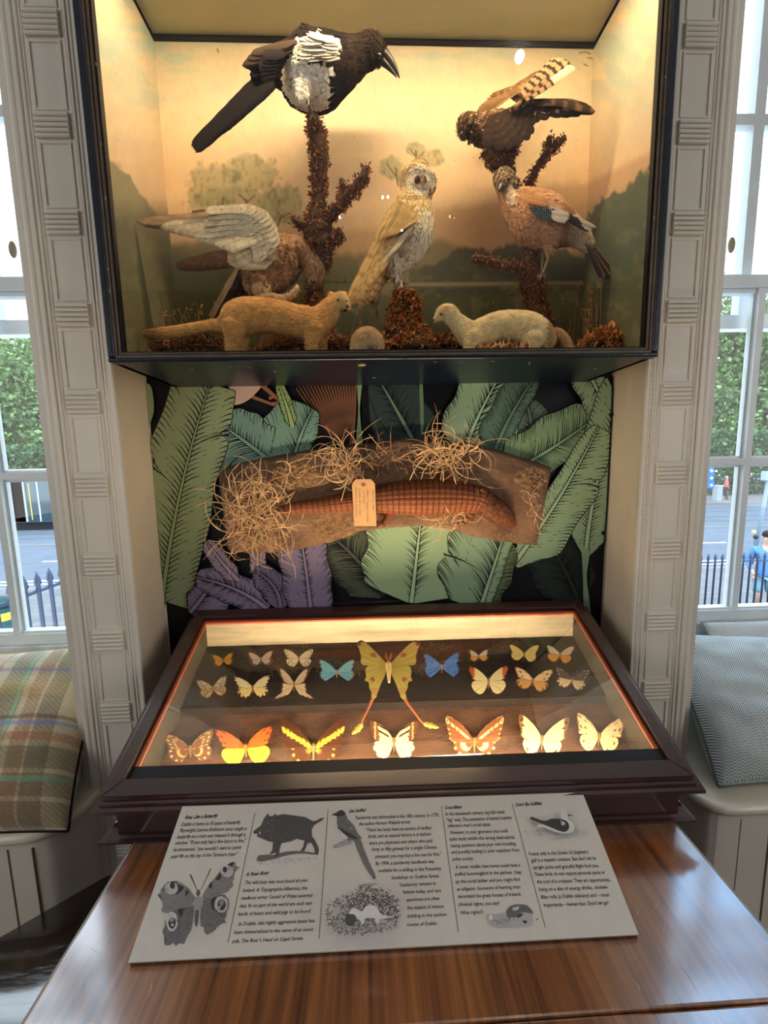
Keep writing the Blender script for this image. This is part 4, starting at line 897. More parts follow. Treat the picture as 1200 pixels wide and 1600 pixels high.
coat(b, V, F, N, spine, 5200, .015, .007, .0016, c_mag, 1, vary=.16, lenfn=lambda x, y: np.where(x > 560, .45, 1.0))
b.build('body', M_feather, root, True)
BL = lin((30, 25, 24)); BR_ = lin((84, 66, 50)); WH = lin((244, 234, 208))
b = MB()
fan(b, 9, (464, 64), (438, 112), [(392, 84), (378, 102), (385, 106), (392, 110)], None, 13, 11, Y-.052, Y-.044, lambda t, s, u, i: BR_*(1-.5*t)+BL*.3 if u < .5 else BL*1.1, N=(0, -1, .25))
fan(b, 7, (446, 84), (434, 112), [(410, 86), (404, 104), (412, 126)], None, 16, 15, Y-.056, Y-.050, lambda t, s, u, i: BL*(1.25-.2*t), N=(0, -1, .2))
b.build('wing', M_feather, root)
b = MB(); rr = random.Random(4)
for k in range(46):
    a = (rr.uniform(500, 532), rr.uniform(62, 92)); L = rr.uniform(24, 42); f_ = 1-(k/60); feather(b, P(a[0], a[1], Y-.050-.010*(k/46)), P(a[0]-L, a[1]+rr.uniform(-8, 4)+(a[1]-76)*.15, Y-.056), 9*pxm(Y), lambda t, s: WH*(1-.1*t)*rr.uniform(.93, 1), N=(0, -1, .5), rows=7, tip=.4, ed=.9, camber=.06)
b.build('white_scapulars', M_feather, root)
b = MB()
fan(b, 11, (424, 100), (428, 134), [(299, 229), (303, 234), (308, 238), (332, 216), (346, 206), (360, 194), (376, 178)], None, 12, 13, Y+.014, Y-.018, lambda t, s, u, i: BL*(1.15-.25*abs(s)+.12*math.sin(t*60)*.3), N=(0, -1, .1), rows=26, tip=.1, root=.7)
b.build('tail', M_feather, root)
b = MB(); cone(b, [(600, 86), (611, 98), (619, 110), (624.5, 122)], [8, 5.6, 3.2, .6], Y); b.build('upper_beak', M_beak, root, True)
b = MB(); cone(b, [(598, 96), (607, 105), (615, 114), (620, 121)], [5, 3.4, 2, .5], Y); b.build('lower_beak', M_beak, root, True)
eye(root, 593, 87, Y-.026, .0042)
for dx, dy_ in ((0, -.044), (-8, -.02)):
    b = MB(); cone(b, [(478+dx*.3, 150, 0), (481+dx*.2, 160, .01), (488+dx*.3, 178, .03)], [3.2, 2.3, 2.2], Y+dy_); foot(b, 488+dx*.3, 178, Y+dy_+.03, [(10, 8, -.004), (5, 10, -.01), (-3, 10, -.008), (-6, 8, .004)]); b.build('leg', M_leg, root, True)

# ------------------------------------------------------------------ nightjar (brown barred bird with spread wings)
Y = .03
root = thing('nightjar', P(775, 235, Y), 'brown barred nightjar with raised tail and spread wings on the stump at upper right', 'bird')
TB = lin((150, 112, 74)); TL = lin((200, 162, 114)); TD = lin((58, 44, 34))
def c_nj(px, py, p):
    c = np.tile(lin((122, 92, 64)), (len(px), 1)); c = cmix(c, speck(px, py, 3.2, .52)*.8, (62, 46, 34)); c = cmix(c, speck(px+50, py, 2.6, .64)*.8, (214, 184, 138)); c = cmix(c, (py > 213)*.5, (48, 38, 30)); c = cmix(c, (((px-792)/16)**2+((py-228)/13)**2 < 1)*.9, (224, 208, 178)); return c
m = MB(); loft(m, [(723, 206, 0, 9), (728, 199, 0, 15), (740, 199, 0, 17), (757, 203, 0, 21), (778, 205, 0, 25, .9), (800, 203, .01, 21), (818, 190, .02, 12)], Y=Y)
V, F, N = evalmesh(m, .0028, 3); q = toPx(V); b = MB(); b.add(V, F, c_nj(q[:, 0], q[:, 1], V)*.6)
coat(b, V, F, N, [(716, 206, Y), (740, 198, Y), (780, 205, Y), (830, 180, Y)], 4200, .012, .0055, .0012, c_nj, 2, vary=.2)
b.build('body', M_feather, root, True)
def barred(base, dark, f, du=.5, ph=0): return lambda t, s, u, i: (dark if math.sin(t*f+ph+i*.9) > du else base)
b = MB()     # far wing, speckled
fan(b, 12, [(748, 176), (768, 150), (790, 140)], None, [(853, 108), (848, 118), (838, 130), (826, 146), (812, 158)], None, 13, 13, Y+.03, Y+.012, lambda t, s, u, i: TL*.8 if (math.sin(t*34+i*1.7) > .55 and abs(s) > .2) else TB*.62, N=(0, -1, .3))
fan(b, 16, [(742, 188), (752, 165), (790, 150), (822, 140)], None, [(775, 165), (800, 150), (825, 132), (840, 122)], None, 9, 9, Y+.004, Y+.004, lambda t, s, u, i: TL*.75 if (t > .7) else TB*.8, N=(0, -1, .3), rows=8)
b.build('wing', M_feather, root)
b = MB()     # near wing, seen from beneath
fan(b, 13, [(770, 180), (800, 168), (835, 160)], None, [(760, 232), (790, 236), (812, 226), (832, 214), (836, 194), (850, 186), (880, 180), (900, 180), (929, 176)], None, 17, 11, Y-.028, Y-.036, lambda t, s, u, i: (TD*1.9 if (math.sin(t*30+i*2.3) > .5 and t < .8 and s > -.3) else (lin((206, 176, 140)) if (u > .62 and .48 < t < .58) else TD*(1.3-.3*t))), N=(0, -1, 0), rows=30)
fan(b, 5, [(812, 160), (850, 156)], None, [(905, 160), (922, 166), (930, 174)], None, 10, 9, Y-.040, Y-.042, lambda t, s, u, i: (TB*.7 if math.sin(t*24+i) > .6 else TD*(1.2-.3*t)), N=(0, -1, 0))
b.build('wing', M_feather, root)
b = MB()     # barred tail
fan(b, 8, [(812, 150), (822, 156)], None, [(868, 92), (878, 91), (888, 95), (893, 101), (898, 105)], None, 10, 9, Y-.03, Y-.05, lambda t, s, u, i: (lin((240, 224, 190)) if (i >= 6 and t > .55) else (TD*1.2 if math.sin(t*44+i*.5) > .25 else TL)), N=(0, -1, .1), rows=44, tip=.08)
fan(b, 12, [(796, 172), (812, 160), (826, 150)], None, [(826, 158), (842, 142), (858, 122)], None, 8, 8, Y-.036, Y-.05, lambda t, s, u, i: TD*1.4 if math.sin(t*16+i) > .3 else TL*.85, rows=14)
b.build('tail', M_feather, root)
b = MB(); cone(b, [(722, 208), (721, 214), (723, 221)], [4.5, 2.4, .6], Y); b.build('beak', M_beak, root, True)
eye(root, 733, 196, Y-.021, .0042)
b = MB(); cone(b, [(783, 224), (780, 238), (778, 244)], [4, 1.8, 1.6], Y-.01); foot(b, 778, 243, Y-.012, [(-9, 3, -.004), (-5, 7, -.008), (6, 5, -.004)]); b.build('leg', M_leg, root, True)

# ------------------------------------------------------------------ jay
Y = .02
root = thing('jay', P(850, 432, Y), 'pinkish brown jay with blue wing patch, perched on the right-hand branch below the nightjar', 'bird')
def c_jay(px, py, p):
    c = np.tile(lin((206, 156, 114)), (len(px), 1)); c = cmix(c, np.clip((py-345)/40, 0, 1)*.6, (188, 140, 100))
    c = cmix(c, (py < 297)*(px < 812)*.8, (180, 156, 122)); c = cmix(c, (py < 290)*(px < 815)*(np.sin(px*1.15+py*.45) > .15)*.85, (74, 60, 46))
    c = cmix(c, (((px-797)/8)**2+((py-305)/15)**2 < 1)*.8, (226, 204, 170)); c = cmix(c, (((px-806)/5)**2+((py-291)/6)**2 < 1)*.9, (40, 32, 28))
    c = cmix(c, (px > 884)*.85, (214, 192, 158)); return c
m = MB(); loft(m, [(783, 287, -.012, 10), (785, 281, -.004, 15), (789, 283, 0, 16), (795, 303, 0, 15), (808, 318, 0, 25), (830, 336, 0, 36), (856, 350, 0, 37), (880, 357, 0, 27), (900, 366, 0, 18), (916, 380, 0, 12)], Y=Y)
loft(m, [(858, 376, -.012, 14), (858, 390, -.012, 7.5), (858, 398, -.012, 4)], Y=Y); loft(m, [(846, 376, .015, 11), (848, 392, .015, 6), (848, 400, .015, 3.5)], Y=Y)
V, F, N = evalmesh(m, .0028, 3); q = toPx(V); b = MB(); b.add(V, F, c_jay(q[:, 0], q[:, 1], V)*.82)
coat(b, V, F, N, [(775, 275, Y), (792, 295, Y), (830, 335, Y), (880, 358, Y), (930, 395, Y)], 5200, .013, .006, .0013, c_jay, 3, vary=.14, lenfn=lambda x, y: np.where(y < 300, .5, 1.0))
b.build('body', M_feather, root, True)
b = MB(); OR = lin((212, 154, 102)); DKb = lin((66, 56, 48)); BLU = lin((104, 122, 130)); WHc = lin((228, 214, 190))
fan(b, 10, [(812, 306), (840, 306), (868, 318)], None, [(860, 318), (882, 322), (900, 334)], None, 17, 13, Y-.046, Y-.036, lambda t, s, u, i: OR*(1-.25*t), N=(0, -1, .3), rows=9)
fan(b, 7, [(858, 322), (872, 336)], None, [(932, 356), (920, 362), (910, 350), (905, 344)], None, 8, 8, Y-.048, Y-.050, lambda t, s, u, i: DKb*(1.1-.2*t) if u > .2 else WHc*.8, N=(0, -1, .2))
fan(b, 6, [(858, 331), (864, 342)], None, [(896, 338), (894, 342), (888, 347)], None, 8, 6, Y-.053, Y-.053, lambda t, s, u, i: WHc if t < .85 else DKb, rows=9)
fan(b, 8, [(828, 325), (838, 339)], None, [(862, 331), (862, 336), (860, 342)], None, 6, 5.5, Y-.056, Y-.056, lambda t, s, u, i: (lin((24, 26, 34)) if math.sin(t*62+i*.4) > -.1 else BLU), rows=34)
b.build('wing', M_feather, root)
b = MB()
fan(b, 8, [(908, 366), (918, 386)], None, [(957, 420), (954, 430), (950, 437), (940, 434)], None, 8, 8, Y+.006, Y-.02, lambda t, s, u, i: DKb*(1-.2*abs(s)) if i % 3 else lin((150, 122, 90)), N=(0, -1, .1), tip=.08)
b.build('tail', M_feather, root)
b = MB(); cone(b, [(784, 287, -.012), (781, 293, -.02), (779, 298, -.03)], [6, 4, .8], Y); b.build('beak', M_beak, root, True)
eye(root, 795, 279, Y-.021, .0036)
for (a, y0) in ((0, -.022), (-9, .0)):
    b = MB(); cone(b, [(858+a, 397), (854+a*.7, 412), (847+a*.3, 430)], [3.0, 2.4, 2.2], Y+y0); foot(b, 847+a*.3, 430, Y+y0, [(-8, 4, -.004), (-3, 7, -.008), (7, 5, -.004)]); b.build('leg', M_leg, root, True)

# ------------------------------------------------------------------ barn owl
Y = .0
root = thing('barn_owl', P(640, 460, Y), 'pale golden barn owl in profile on the mossy stump in the middle', 'bird')
def c_owl(px, py, p):
    c = np.tile(lin((226, 196, 140)), (len(px), 1))
    c = cmix(c, ((px > 640-.9*(py-330)*.4)*(py > 325))*.6, (252, 242, 218)); c = cmix(c, (py > 395)*.7, (236, 222, 192))
    c = cmix(c, speck(px, py, 3.5, .62)*(py > 300)*(px < 650)*.6, (172, 128, 78)); face = ((px-658)/25)**2+((py-280)/25)**2; c = cmix(c, (face < 1)*.8, (244, 230, 198)); c = cmix(c, (abs(face-1.05) < .12)*.5, (190, 146, 90))
    c = cmix(c, (((px-660)/6)**2+((py-281)/8)**2 < 1)*.55, (232, 160, 96)); return c
m = MB(); loft(m, [(655, 266, 0, 16), (653, 275, 0, 27, .95), (652, 288, 0, 26, .95), (649, 306, 0, 23), (645, 325, 0, 29), (641, 348, 0, 35), (635, 370, 0, 37), (625, 392, 0, 30), (612, 410, 0, 20), (600, 424, .01, 12)], Y=Y)
loft(m, [(668, 284, -.004, 12), (672, 293, -.006, 9), (672, 301, -.006, 5)], Y=Y)
loft(m, [(614, 408, -.015, 14), (619, 428, -.015, 8), (628, 446, -.012, 5), (632, 454, -.012, 4)], Y=Y); loft(m, [(590, 425, .012, 10), (588, 448, .012, 7.5), (586, 468, .012, 6)], Y=Y)
V, F, N = evalmesh(m, .003, 3); q = toPx(V); b = MB(); b.add(V, F, c_owl(q[:, 0], q[:, 1], V)*.82)
coat(b, V, F, N, [(665, 250, Y), (652, 280, Y), (645, 320, Y), (635, 370, Y), (605, 425, Y)], 6000, .013, .006, .0013, c_owl, 4, vary=.08, lenfn=lambda x, y: np.where(y < 308, .45, 1.0))
b.build('body', M_feather, root, True)
b = MB(); G0 = lin((232, 192, 124)); G1_ = lin((196, 150, 90)); GW = lin((236, 214, 170))
fan(b, 13, [(618, 322), (634, 336), (650, 338)], None, [(545, 470), (548, 478), (560, 462), (574, 446), (590, 428), (606, 404), (622, 384)], None, 15, 12, Y-.040, Y-.052, lambda t, s, u, i: (G1_ if math.sin(t*38+i*2) > .75 else G0)*(1-.12*t), N=(-.3, -1, .1), rows=26, tip=.12)
fan(b, 12, [(622, 312), (640, 322), (656, 336)], None, [(588, 378), (600, 372), (616, 366), (634, 350)], None, 15, 12, Y-.052, Y-.058, lambda t, s, u, i: (G1_ if (t > .6 and abs(s) < .2) else G0), N=(-.3, -1, .2), rows=10)
fan(b, 6, [(640, 350), (652, 342)], None, [(598, 412), (612, 396)], None, 9, 8, Y-.050, Y-.056, lambda t, s, u, i: GW, N=(-.2, -1, 0), rows=14)
b.build('wing', M_feather, root)
b = MB(); fan(b, 5, [(600, 410), (608, 420)], None, [(556, 474), (566, 478), (578, 470)], None, 12, 12, Y+.006, Y-.004, lambda t, s, u, i: lin((140, 108, 70)) if math.sin(t*30) > .5 else lin((188, 158, 112)), rows=20); b.build('tail', M_feather, root)
# facial disc ruff
b = MB()
for k in range(70):
    a = 2*math.pi*k/70; cx, cy = 657+22*math.cos(a)*.95, 281+24*math.sin(a); ix, iy = 657+10*math.cos(a), 281+11*math.sin(a)
    feather(b, P(ix, iy, Y-.030+.0*a), P(cx, cy, Y-.022+.010*max(0, math.cos(a))), 3.4*pxm(Y), lambda t, s: lin((246, 232, 200))*(1-.25*(t > .86)), rows=6, tip=.4)
b.build('facial_disc', M_feather, root)
b = MB((222, 190, 160)); cone(b, [(670, 290, -.014), (674, 298, -.016), (673, 305, -.014)], [4.2, 3, .8], Y); b.build('beak', mat('pale_horn', (206, 168, 140), rough=.4), root, True)
eye(root, 652.5, 281, Y-.031, .0052, ring=(170, 120, 76))
M_oleg = mat('owl_foot', (186, 152, 104), rough=.7)
b = MB(); cone(b, [(629, 447), (633, 455)], [4.5, 4], Y-.012); foot(b, 633, 456, Y-.012, [(16, -2, -.01), (14, 8, -.006), (5, 10, -.012), (-5, 8, -.004)], 2.6); b.build('leg', M_oleg, root, True)
b = MB(); cone(b, [(586, 462), (585, 476)], [5.5, 4], Y+.012); foot(b, 585, 474, Y+.012, [(-5, 24, -.004), (1, 28, -.006), (6, 24, .002), (-2, 16, .01)], 2.0); b.build('leg', M_oleg, root, True)

# ------------------------------------------------------------------ hawk with raised wing
Y = .02
root = thing('kestrel', P(410, 460, Y), 'brown bird of prey bowing its head with one pale wing raised, at left', 'bird')
def c_hk(px, py, p):
    c = np.tile(lin((158, 118, 80)), (len(px), 1)); c = cmix(c, speck(px, py, 4, .55)*.55, (96, 68, 46)); c = cmix(c, speck(px+80, py, 4, .6)*.4, (206, 172, 126)); c = cmix(c, (py > 440)*(px < 425)*.7, (206, 182, 140)); c = cmix(c, (px > 474)*.35, (184, 146, 104)); return c
m = MB(); loft(m, [(491, 445, -.004, 8), (492, 434, 0, 14), (490, 420, 0, 15), (481, 404, 0, 16), (466, 396, 0, 22), (446, 402, 0, 32), (424, 414, 0, 36), (404, 430, 0, 30), (390, 445, .01, 18)], Y=Y)
loft(m, [(408, 436, -.02, 18), (412, 452, -.02, 13), (418, 464, -.02, 7)], Y=Y)
V, F, N = evalmesh(m, .003, 3); q = toPx(V); b = MB(); b.add(V, F, c_hk(q[:, 0], q[:, 1], V)*.6)
coat(b, V, F, N, [(493, 448, Y), (488, 415, Y), (460, 398, Y), (420, 415, Y), (385, 450, Y)], 5200, .014, .0065, .0015, c_hk, 5, vary=.16)
b.build('body', M_feather, root, True)
PB = lin((172, 146, 112)); PW = lin((238, 220, 180)); PC = lin((214, 186, 142))
b = MB()
fan(b, 7, [(400, 330), (412, 344)], None, [(213, 347), (222, 351), (236, 352), (252, 352)], None, 12, 13, Y-.05, Y-.058, lambda t, s, u, i: PB*(.8+.5*(s > 0))*(1-.25*t) if t > .25 else PC, N=(0, -1, .1), rows=30, tip=.12)
fan(b, 15, [(392, 336), (410, 348), (424, 364)], None, [(250, 356), (270, 362), (295, 368), (318, 376), (338, 384), (356, 390)], None, 15, 15, Y-.060, Y-.066, lambda t, s, u, i: (PW if math.sin(t*20+i*.7) < .85 else PC)*(1-.2*(t > .93)), N=(0, -1, .1), rows=26, tip=.14)
fan(b, 12, [(404, 372), (424, 380), (432, 392)], None, [(356, 398), (357, 412), (376, 420), (404, 420)], None, 16, 15, Y-.062, Y-.056, lambda t, s, u, i: (PC if (t > .8 or math.sin(t*22) > .75) else PW), N=(0, -1, .1), rows=14)
rr = random.Random(9)
e0 = crom([(340, 326, 0), (372, 323, 0), (396, 324, 0), (416, 334, 0), (428, 354, 0), (434, 378, 0)], 12)
for row in (4, 3, 2, 1, 0):          # rows of under-wing coverts behind the leading edge
    for j in range(15):
        u = (j+.5*(row % 2))/15; q = e0[int(u*(len(e0)-1))][:2]; dx, dy = -(1-.55*u), .16+.75*u; nx, ny = -dy*.35-.30*u, (1-u)*.95+.35; off = row*(7+2.5*u)
        a = (q[0]+nx*off, q[1]+ny*off); L = 20+row*2; spk = rr.random() < .25
        feather(b, P(a[0]+4, a[1]+1, Y-.0665-.0012*(4-row)), P(a[0]+dx*L, a[1]+dy*L, Y-.0655-.0014*(4-row)), 11*pxm(Y), lambda t, s: (lin((200, 166, 122)) if (spk and abs(s) < .3 and t > .3) else PW*(1-.12*(t > .85))), N=(0, -1, .1), rows=8, tip=.5, camber=.02, ed=.86)
b.tube([P(x, y, Y-.062) for x, y in ((300, 330), (352, 323.5), (390, 321), (416, 332), (430, 354), (436, 380))], .0035, 8, cols=[PC*.9]*6)
b.build('raised_wing', M_feather, root)
b = MB()
fan(b, 8, [(362, 392), (392, 408)], None, [(274, 415), (277, 420), (300, 420), (330, 416)], None, 12, 12, Y+.02, Y+.012, lambda t, s, u, i: lin((92, 68, 52))*(1.1 if math.sin(t*26) > .5 else .75), N=(0, -1, .1), rows=22)
b.build('far_wing', M_feather, root)
b = MB()
fan(b, 7, [(372, 418), (396, 440)], None, [(328, 498), (340, 502), (356, 504), (372, 500)], None, 9, 14, Y-.02, Y+.006, lambda t, s, u, i: lin((170, 140, 104)) if i == 0 else lin((64, 50, 40))*(1.3 if math.sin(t*22) > .6 else 1), N=(0, -1, 0), rows=22, tip=.08)
b.build('tail', M_feather, root)
b = MB(); cone(b, [(490, 446, -.006), (486, 456, -.008), (481, 460, -.006)], [5, 3.4, .7], Y); b.build('beak', M_beak, root, True)
eye(root, 489, 440, Y-.0205, .0046, ring=(120, 88, 56))
b = MB(); cone(b, [(418, 460), (424, 468), (432, 470)], [3.4, 2.4, 2.2], Y-.02); foot(b, 432, 469, Y-.022, [(14, -5, -.004), (12, 3, -.008), (-6, 3, -.004), (8, 6, .004)], 1.8); b.build('leg', M_leg, root, True)

# ------------------------------------------------------------------ stoats
def furbody(lofts, Y, vox, cfn, spine, n, L, W, lift, seed, root, lenfn=None):
    m = MB()
    for l in lofts: loft(m, l, Y=Y)
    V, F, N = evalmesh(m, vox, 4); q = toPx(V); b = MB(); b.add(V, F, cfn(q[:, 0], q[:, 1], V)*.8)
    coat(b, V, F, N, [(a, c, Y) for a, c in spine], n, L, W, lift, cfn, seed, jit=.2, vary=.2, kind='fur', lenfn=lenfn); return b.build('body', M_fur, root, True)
Y = -.062
root = thing('stoat', P(430, 556, Y), 'golden tan stoat standing at front left with long tail and head turned forward', 'animal', 'stoats in the diorama')
def c_s1(px, py, p):
    c = np.tile(lin((236, 182, 108)), (len(px), 1)); c = cmix(c, np.clip((py-498)/40, 0, 1)*.5, (216, 176, 118)); c = cmix(c, speck(px, py, 5, .58)*.35, (190, 132, 70)); c = cmix(c, (px < 262)*np.clip((262-px)/30, 0, 1)*.7, (110, 72, 42)); c = cmix(c, (px > 524)*.6, (232, 204, 150)); return c
furbody([[(524, 470, 0, 12), (530, 472, 0, 16, .95), (537, 476, -.004, 12), (542, 480, -.008, 7.5)],
         [(530, 473, 0, 13), (518, 482, 0, 16), (506, 496, 0, 19), (490, 506, 0, 24), (468, 503, 0, 23), (440, 497, 0, 23.5), (412, 493, 0, 24), (384, 495, 0, 26), (364, 503, 0, 24), (348, 508, 0, 13), (330, 509, 0, 8.5), (290, 516, 0, 8), (255, 521, 0, 8), (232, 523, 0, 6.5)],
         [(368, 508, -.012, 18), (366, 528, -.014, 12), (364, 545, -.014, 8), (366, 556, -.016, 7), (374, 558, -.02, 6)], [(376, 508, .014, 16), (378, 530, .014, 10), (378, 556, .014, 7)],
         [(492, 512, -.012, 16), (489, 530, -.014, 10), (488, 546, -.014, 7.5), (491, 556, -.018, 7)], [(500, 510, .012, 13), (504, 532, .012, 8), (506, 556, .012, 6)],
         [(519, 462, .006, 5), (517, 458, .006, 3.5)], [(538, 461, .004, 4.5), (540, 458, .004, 3)]],
        Y, .0026, c_s1, [(546, 480), (530, 474), (505, 495), (440, 497), (370, 500), (300, 514), (225, 523)], 19000, .011, .0015, .0024, 6, root, lambda x, y: np.where(x > 520, .5, 1.0))
eye(root, 528, 468.5, Y-.0215, .0026); eye(root, 541, 470, Y-.014, .0022)
MB((96, 60, 44)).sphere(P(542.5, 479, Y-.016), .0034, 10, 8).build('nose', M_v, root, True)
MB((60, 34, 26)).sphere(P(539, 485, Y-.014), .0042, 10, 8, (1.1, .6, .7)).build('mouth', M_v, root, True)
b = MB((230, 210, 170))
for dx, dy in ((20, 8), (17, 12), (21, 3)): b.tube([P(541, 481, Y-.015), P(541+dx*.6, 481+dy*.5, Y-.018), P(541+dx, 481+dy, Y-.016)], .00022, 4)
b.build('whiskers', M_v, root)

Y = -.070
root = thing('stoat', P(790, 556, Y), 'cream white stoat crouching at front right, facing left', 'animal', 'stoats in the diorama')
def c_s2(px, py, p):
    c = np.tile(lin((252, 226, 170)), (len(px), 1)); c = cmix(c, speck(px, py, 6, .6)*.3, (222, 188, 130)); c = cmix(c, (px > 852)*.75, (176, 122, 70)); c = cmix(c, (((px-690)/11)**2+((py-482)/6)**2 < 1)*.35, (222, 180, 118)); return c
furbody([[(679, 501, -.002, 4), (684, 497, -.002, 7), (692, 491, 0, 12.5), (700, 490, 0, 13.5), (709, 497, 0, 12)],
         [(696, 490, 0, 12), (710, 500, 0, 12.5), (724, 514, 0, 16), (738, 524, 0, 20), (756, 518, 0, 20), (778, 510, 0, 20.5), (802, 509, 0, 21.5), (825, 513, 0, 23), (842, 523, 0, 22), (852, 532, 0, 16)],
         [(848, 530, .004, 9), (860, 522, .006, 9), (872, 524, .006, 9), (882, 533, .004, 8), (889, 544, 0, 5)],
         [(738, 528, -.012, 15), (734, 542, -.014, 9), (733, 556, -.016, 7)], [(748, 530, .012, 13), (750, 556, .012, 7)],
         [(832, 528, -.012, 17), (828, 545, -.014, 10), (822, 557, -.016, 7)], [(838, 530, .012, 14), (842, 557, .012, 7)],
         [(704, 481, .006, 4.5), (706, 477, .006, 3)], [(698, 480, -.012, 3.6), (700, 477, -.012, 2.4)]],
        Y, .0025, c_s2, [(676, 502), (695, 489), (725, 514), (780, 510), (840, 520), (890, 545)], 17000, .010, .0014, .0022, 7, root, lambda x, y: np.where(x < 706, .5, 1.0))
eye(root, 689, 491, Y-.0165, .0028)
MB((110, 74, 60)).sphere(P(677.5, 500, Y-.004), .0028, 10, 8).build('nose', M_v, root, True)

Y = -.085
root = thing('stoat', P(576, 556, Y), 'small fawn stoat peering over the lower frame between the mossy stump and the golden stoat', 'animal', 'stoats in the diorama')
def c_s3(px, py, p):
    c = np.tile(lin((214, 178, 128)), (len(px), 1)); c = cmix(c, speck(px, py, 4, .58)*.4, (178, 138, 92)); c = cmix(c, (py > 532)*.5, (228, 204, 162)); return c
furbody([[(566, 558, 0, 13), (564, 545, 0, 16), (568, 533, 0, 17), (577, 530, 0, 17), (588, 538, -.01, 13), (592, 546, -.014, 8)], [(590, 530, -.004, 4), (596, 526, -.004, 3)], [(560, 532, -.012, 4.5), (558, 529, -.012, 3)], [(580, 546, .01, 14), (580, 558, .01, 12)]],
        Y, .0022, c_s3, [(592, 550), (585, 535), (568, 530), (562, 556)], 7000, .009, .0013, .002, 8, root)
eye(root, 588, 540.5, Y-.025, .0022); MB((90, 60, 48)).sphere(P(578, 543.5, Y-.022), .0026, 10, 8).build('nose', M_v, root, True)
# ------------------------------------------------------------------ mossy branches, mounds and dried grass in the diorama
M_moss = mat('dried_moss', attr=True, rough=.9, spec=.1)
def mossy(name, paths, Y, label, n_moss, seed=0, tone=(150, 98, 56), cat='branch', msz=.009, bark=(84, 60, 42)):
    rng = np.random.default_rng(seed); allp = [p for path in paths for p in path]
    base = P(*max(allp, key=lambda a: a[1])[:2], Y)
    root = thing(name, base, label, cat, 'mossy branches in the diorama' if name == 'branch' else None)
    b = MB(); surf = []
    for path in paths:
        R = crom([(p[0], p[1], Y+(p[3] if len(p) > 3 else 0), p[2]) for p in path], 7)
        pts = np.array([P(a[0], a[1], a[2]) for a in R]); rad = np.array([a[3]*pxm(a[2]) for a in R])*(1+.18*np.array([N3(i*.7, seed, 3) for i in range(len(R))]))
        pts = pts+.003*np.array([[N3(i*.5, seed+k) for k in range(3)] for i in range(len(R))])
        cols = [lin(bark)*(1+.3*N3(i*.9, seed)) for i in range(len(R))]
        b.tube(pts, rad*.86, 12, cols=cols); surf.append((pts, rad))
    b.build('wood', mat('bark', attr=True, rough=.9, bump=1, bscale=120), root, True)
    m = MB(); wsum = sum((r[:-1]*np.linalg.norm(np.diff(p, axis=0), axis=1)).sum() for p, r in surf)
    for pts, rad in surf:
        seg = rad[:-1]*np.linalg.norm(np.diff(pts, axis=0), axis=1); k = max(4, int(n_moss*seg.sum()/wsum)); i = rng.choice(len(seg), k, p=seg/seg.sum()); t = rng.random(k)[:, None]
        c = pts[i]*(1-t)+pts[i+1]*t; d = rng.normal(0, 1, (k, 3)); d[:, 1] -= .3; T = pts[i+1]-pts[i]; T /= np.linalg.norm(T, axis=1)[:, None]; d -= T*(d*T).sum(1)[:, None]; d /= np.linalg.norm(d, axis=1)[:, None]
        p = c+d*rad[i][:, None]*.8
        for j in range(k):
            u = rng.normal(0, 1, 3)+d[j]*1.3+np.array([0, 0, -.5]); u /= np.linalg.norm(u); v = np.cross(u, rng.normal(0, 1, 3)); v /= np.linalg.norm(v); L = msz*rng.uniform(.5, 1.5); w = L*rng.uniform(.08, .26)
            w2 = np.cross(u, v)*w*.8; cc = lin(tone)*rng.uniform(.45, 1.5); q = p[j]
            m.add([q-v*w*.3, q+u*L*.5+v*w+w2, q+u*L*.5-v*w+w2, q+u*L*.8+v*w*.3-w2, q+u*L+w2*2], [(0, 1, 2), (1, 3, 2), (2, 3, 4)], [cc*.7, cc, cc, cc*1.1, cc*1.2])
    o = m.build('moss', M_moss, root, fixn=False); o['kind'] = 'stuff'; return root
mossy('branch', [[(488, 182, 9, .0), (494, 205, 13, .0), (499, 240, 14, .0), (498, 280, 12, .005), (497, 320, 12, .01), (496, 350, 20, .01), (500, 378, 24, .015), (500, 402, 18, .02), (494, 430, 12, .025), (490, 470, 14, .02), (488, 520, 16, .02), (486, 556, 20, .02)],
                 [(500, 352, 12, .01), (520, 334, 9, .0), (536, 316, 8, -.01), (552, 298, 8, -.015), (568, 276, 7, -.02), (573, 262, 5, -.02)], [(530, 322, 5, -.005), (537, 300, 5, -.01), (533, 280, 4, -.01)], [(488, 362, 7, .01), (470, 352, 6, .005), (456, 340, 4, .005)], [(508, 380, 10, .01), (524, 372, 9, 0), (536, 364, 6, -.005)]],
      .01, 'tall forked mossy branch under the magpie', 3600, 1, (150, 98, 54))
mossy('branch', [[(757, 232, 10, .0), (772, 244, 14, .0), (786, 256, 14, .01), (796, 280, 9, .02), (812, 320, 8, .035), (822, 360, 8, .03), (829, 385, 9, .02), (827, 408, 12, .01), (832, 440, 18, .01), (836, 470, 16, .01), (842, 500, 18, .01), (848, 530, 22, .01), (850, 556, 26, .01)],
                 [(822, 300, 6, .03), (828, 284, 5.5, .02), (842, 258, 5.5, .01), (857, 238, 5.5, .0), (872, 226, 5, .0), (882, 214, 4, .0)], [(857, 240, 5.5, .0), (857, 224, 5, .0), (859, 214, 4, .0)], [(826, 428, 8, .0), (800, 416, 7, -.01), (776, 412, 7, -.015), (756, 406, 6, -.02), (738, 402, 4, -.02)], [(798, 240, 8, .01), (806, 228, 5, .01)], [(842, 434, 9, .0), (852, 433, 7, -.005)]],
      .03, 'mossy branch at right carrying the jay and the nightjar', 3800, 2, (138, 88, 54), bark=(92, 62, 42))
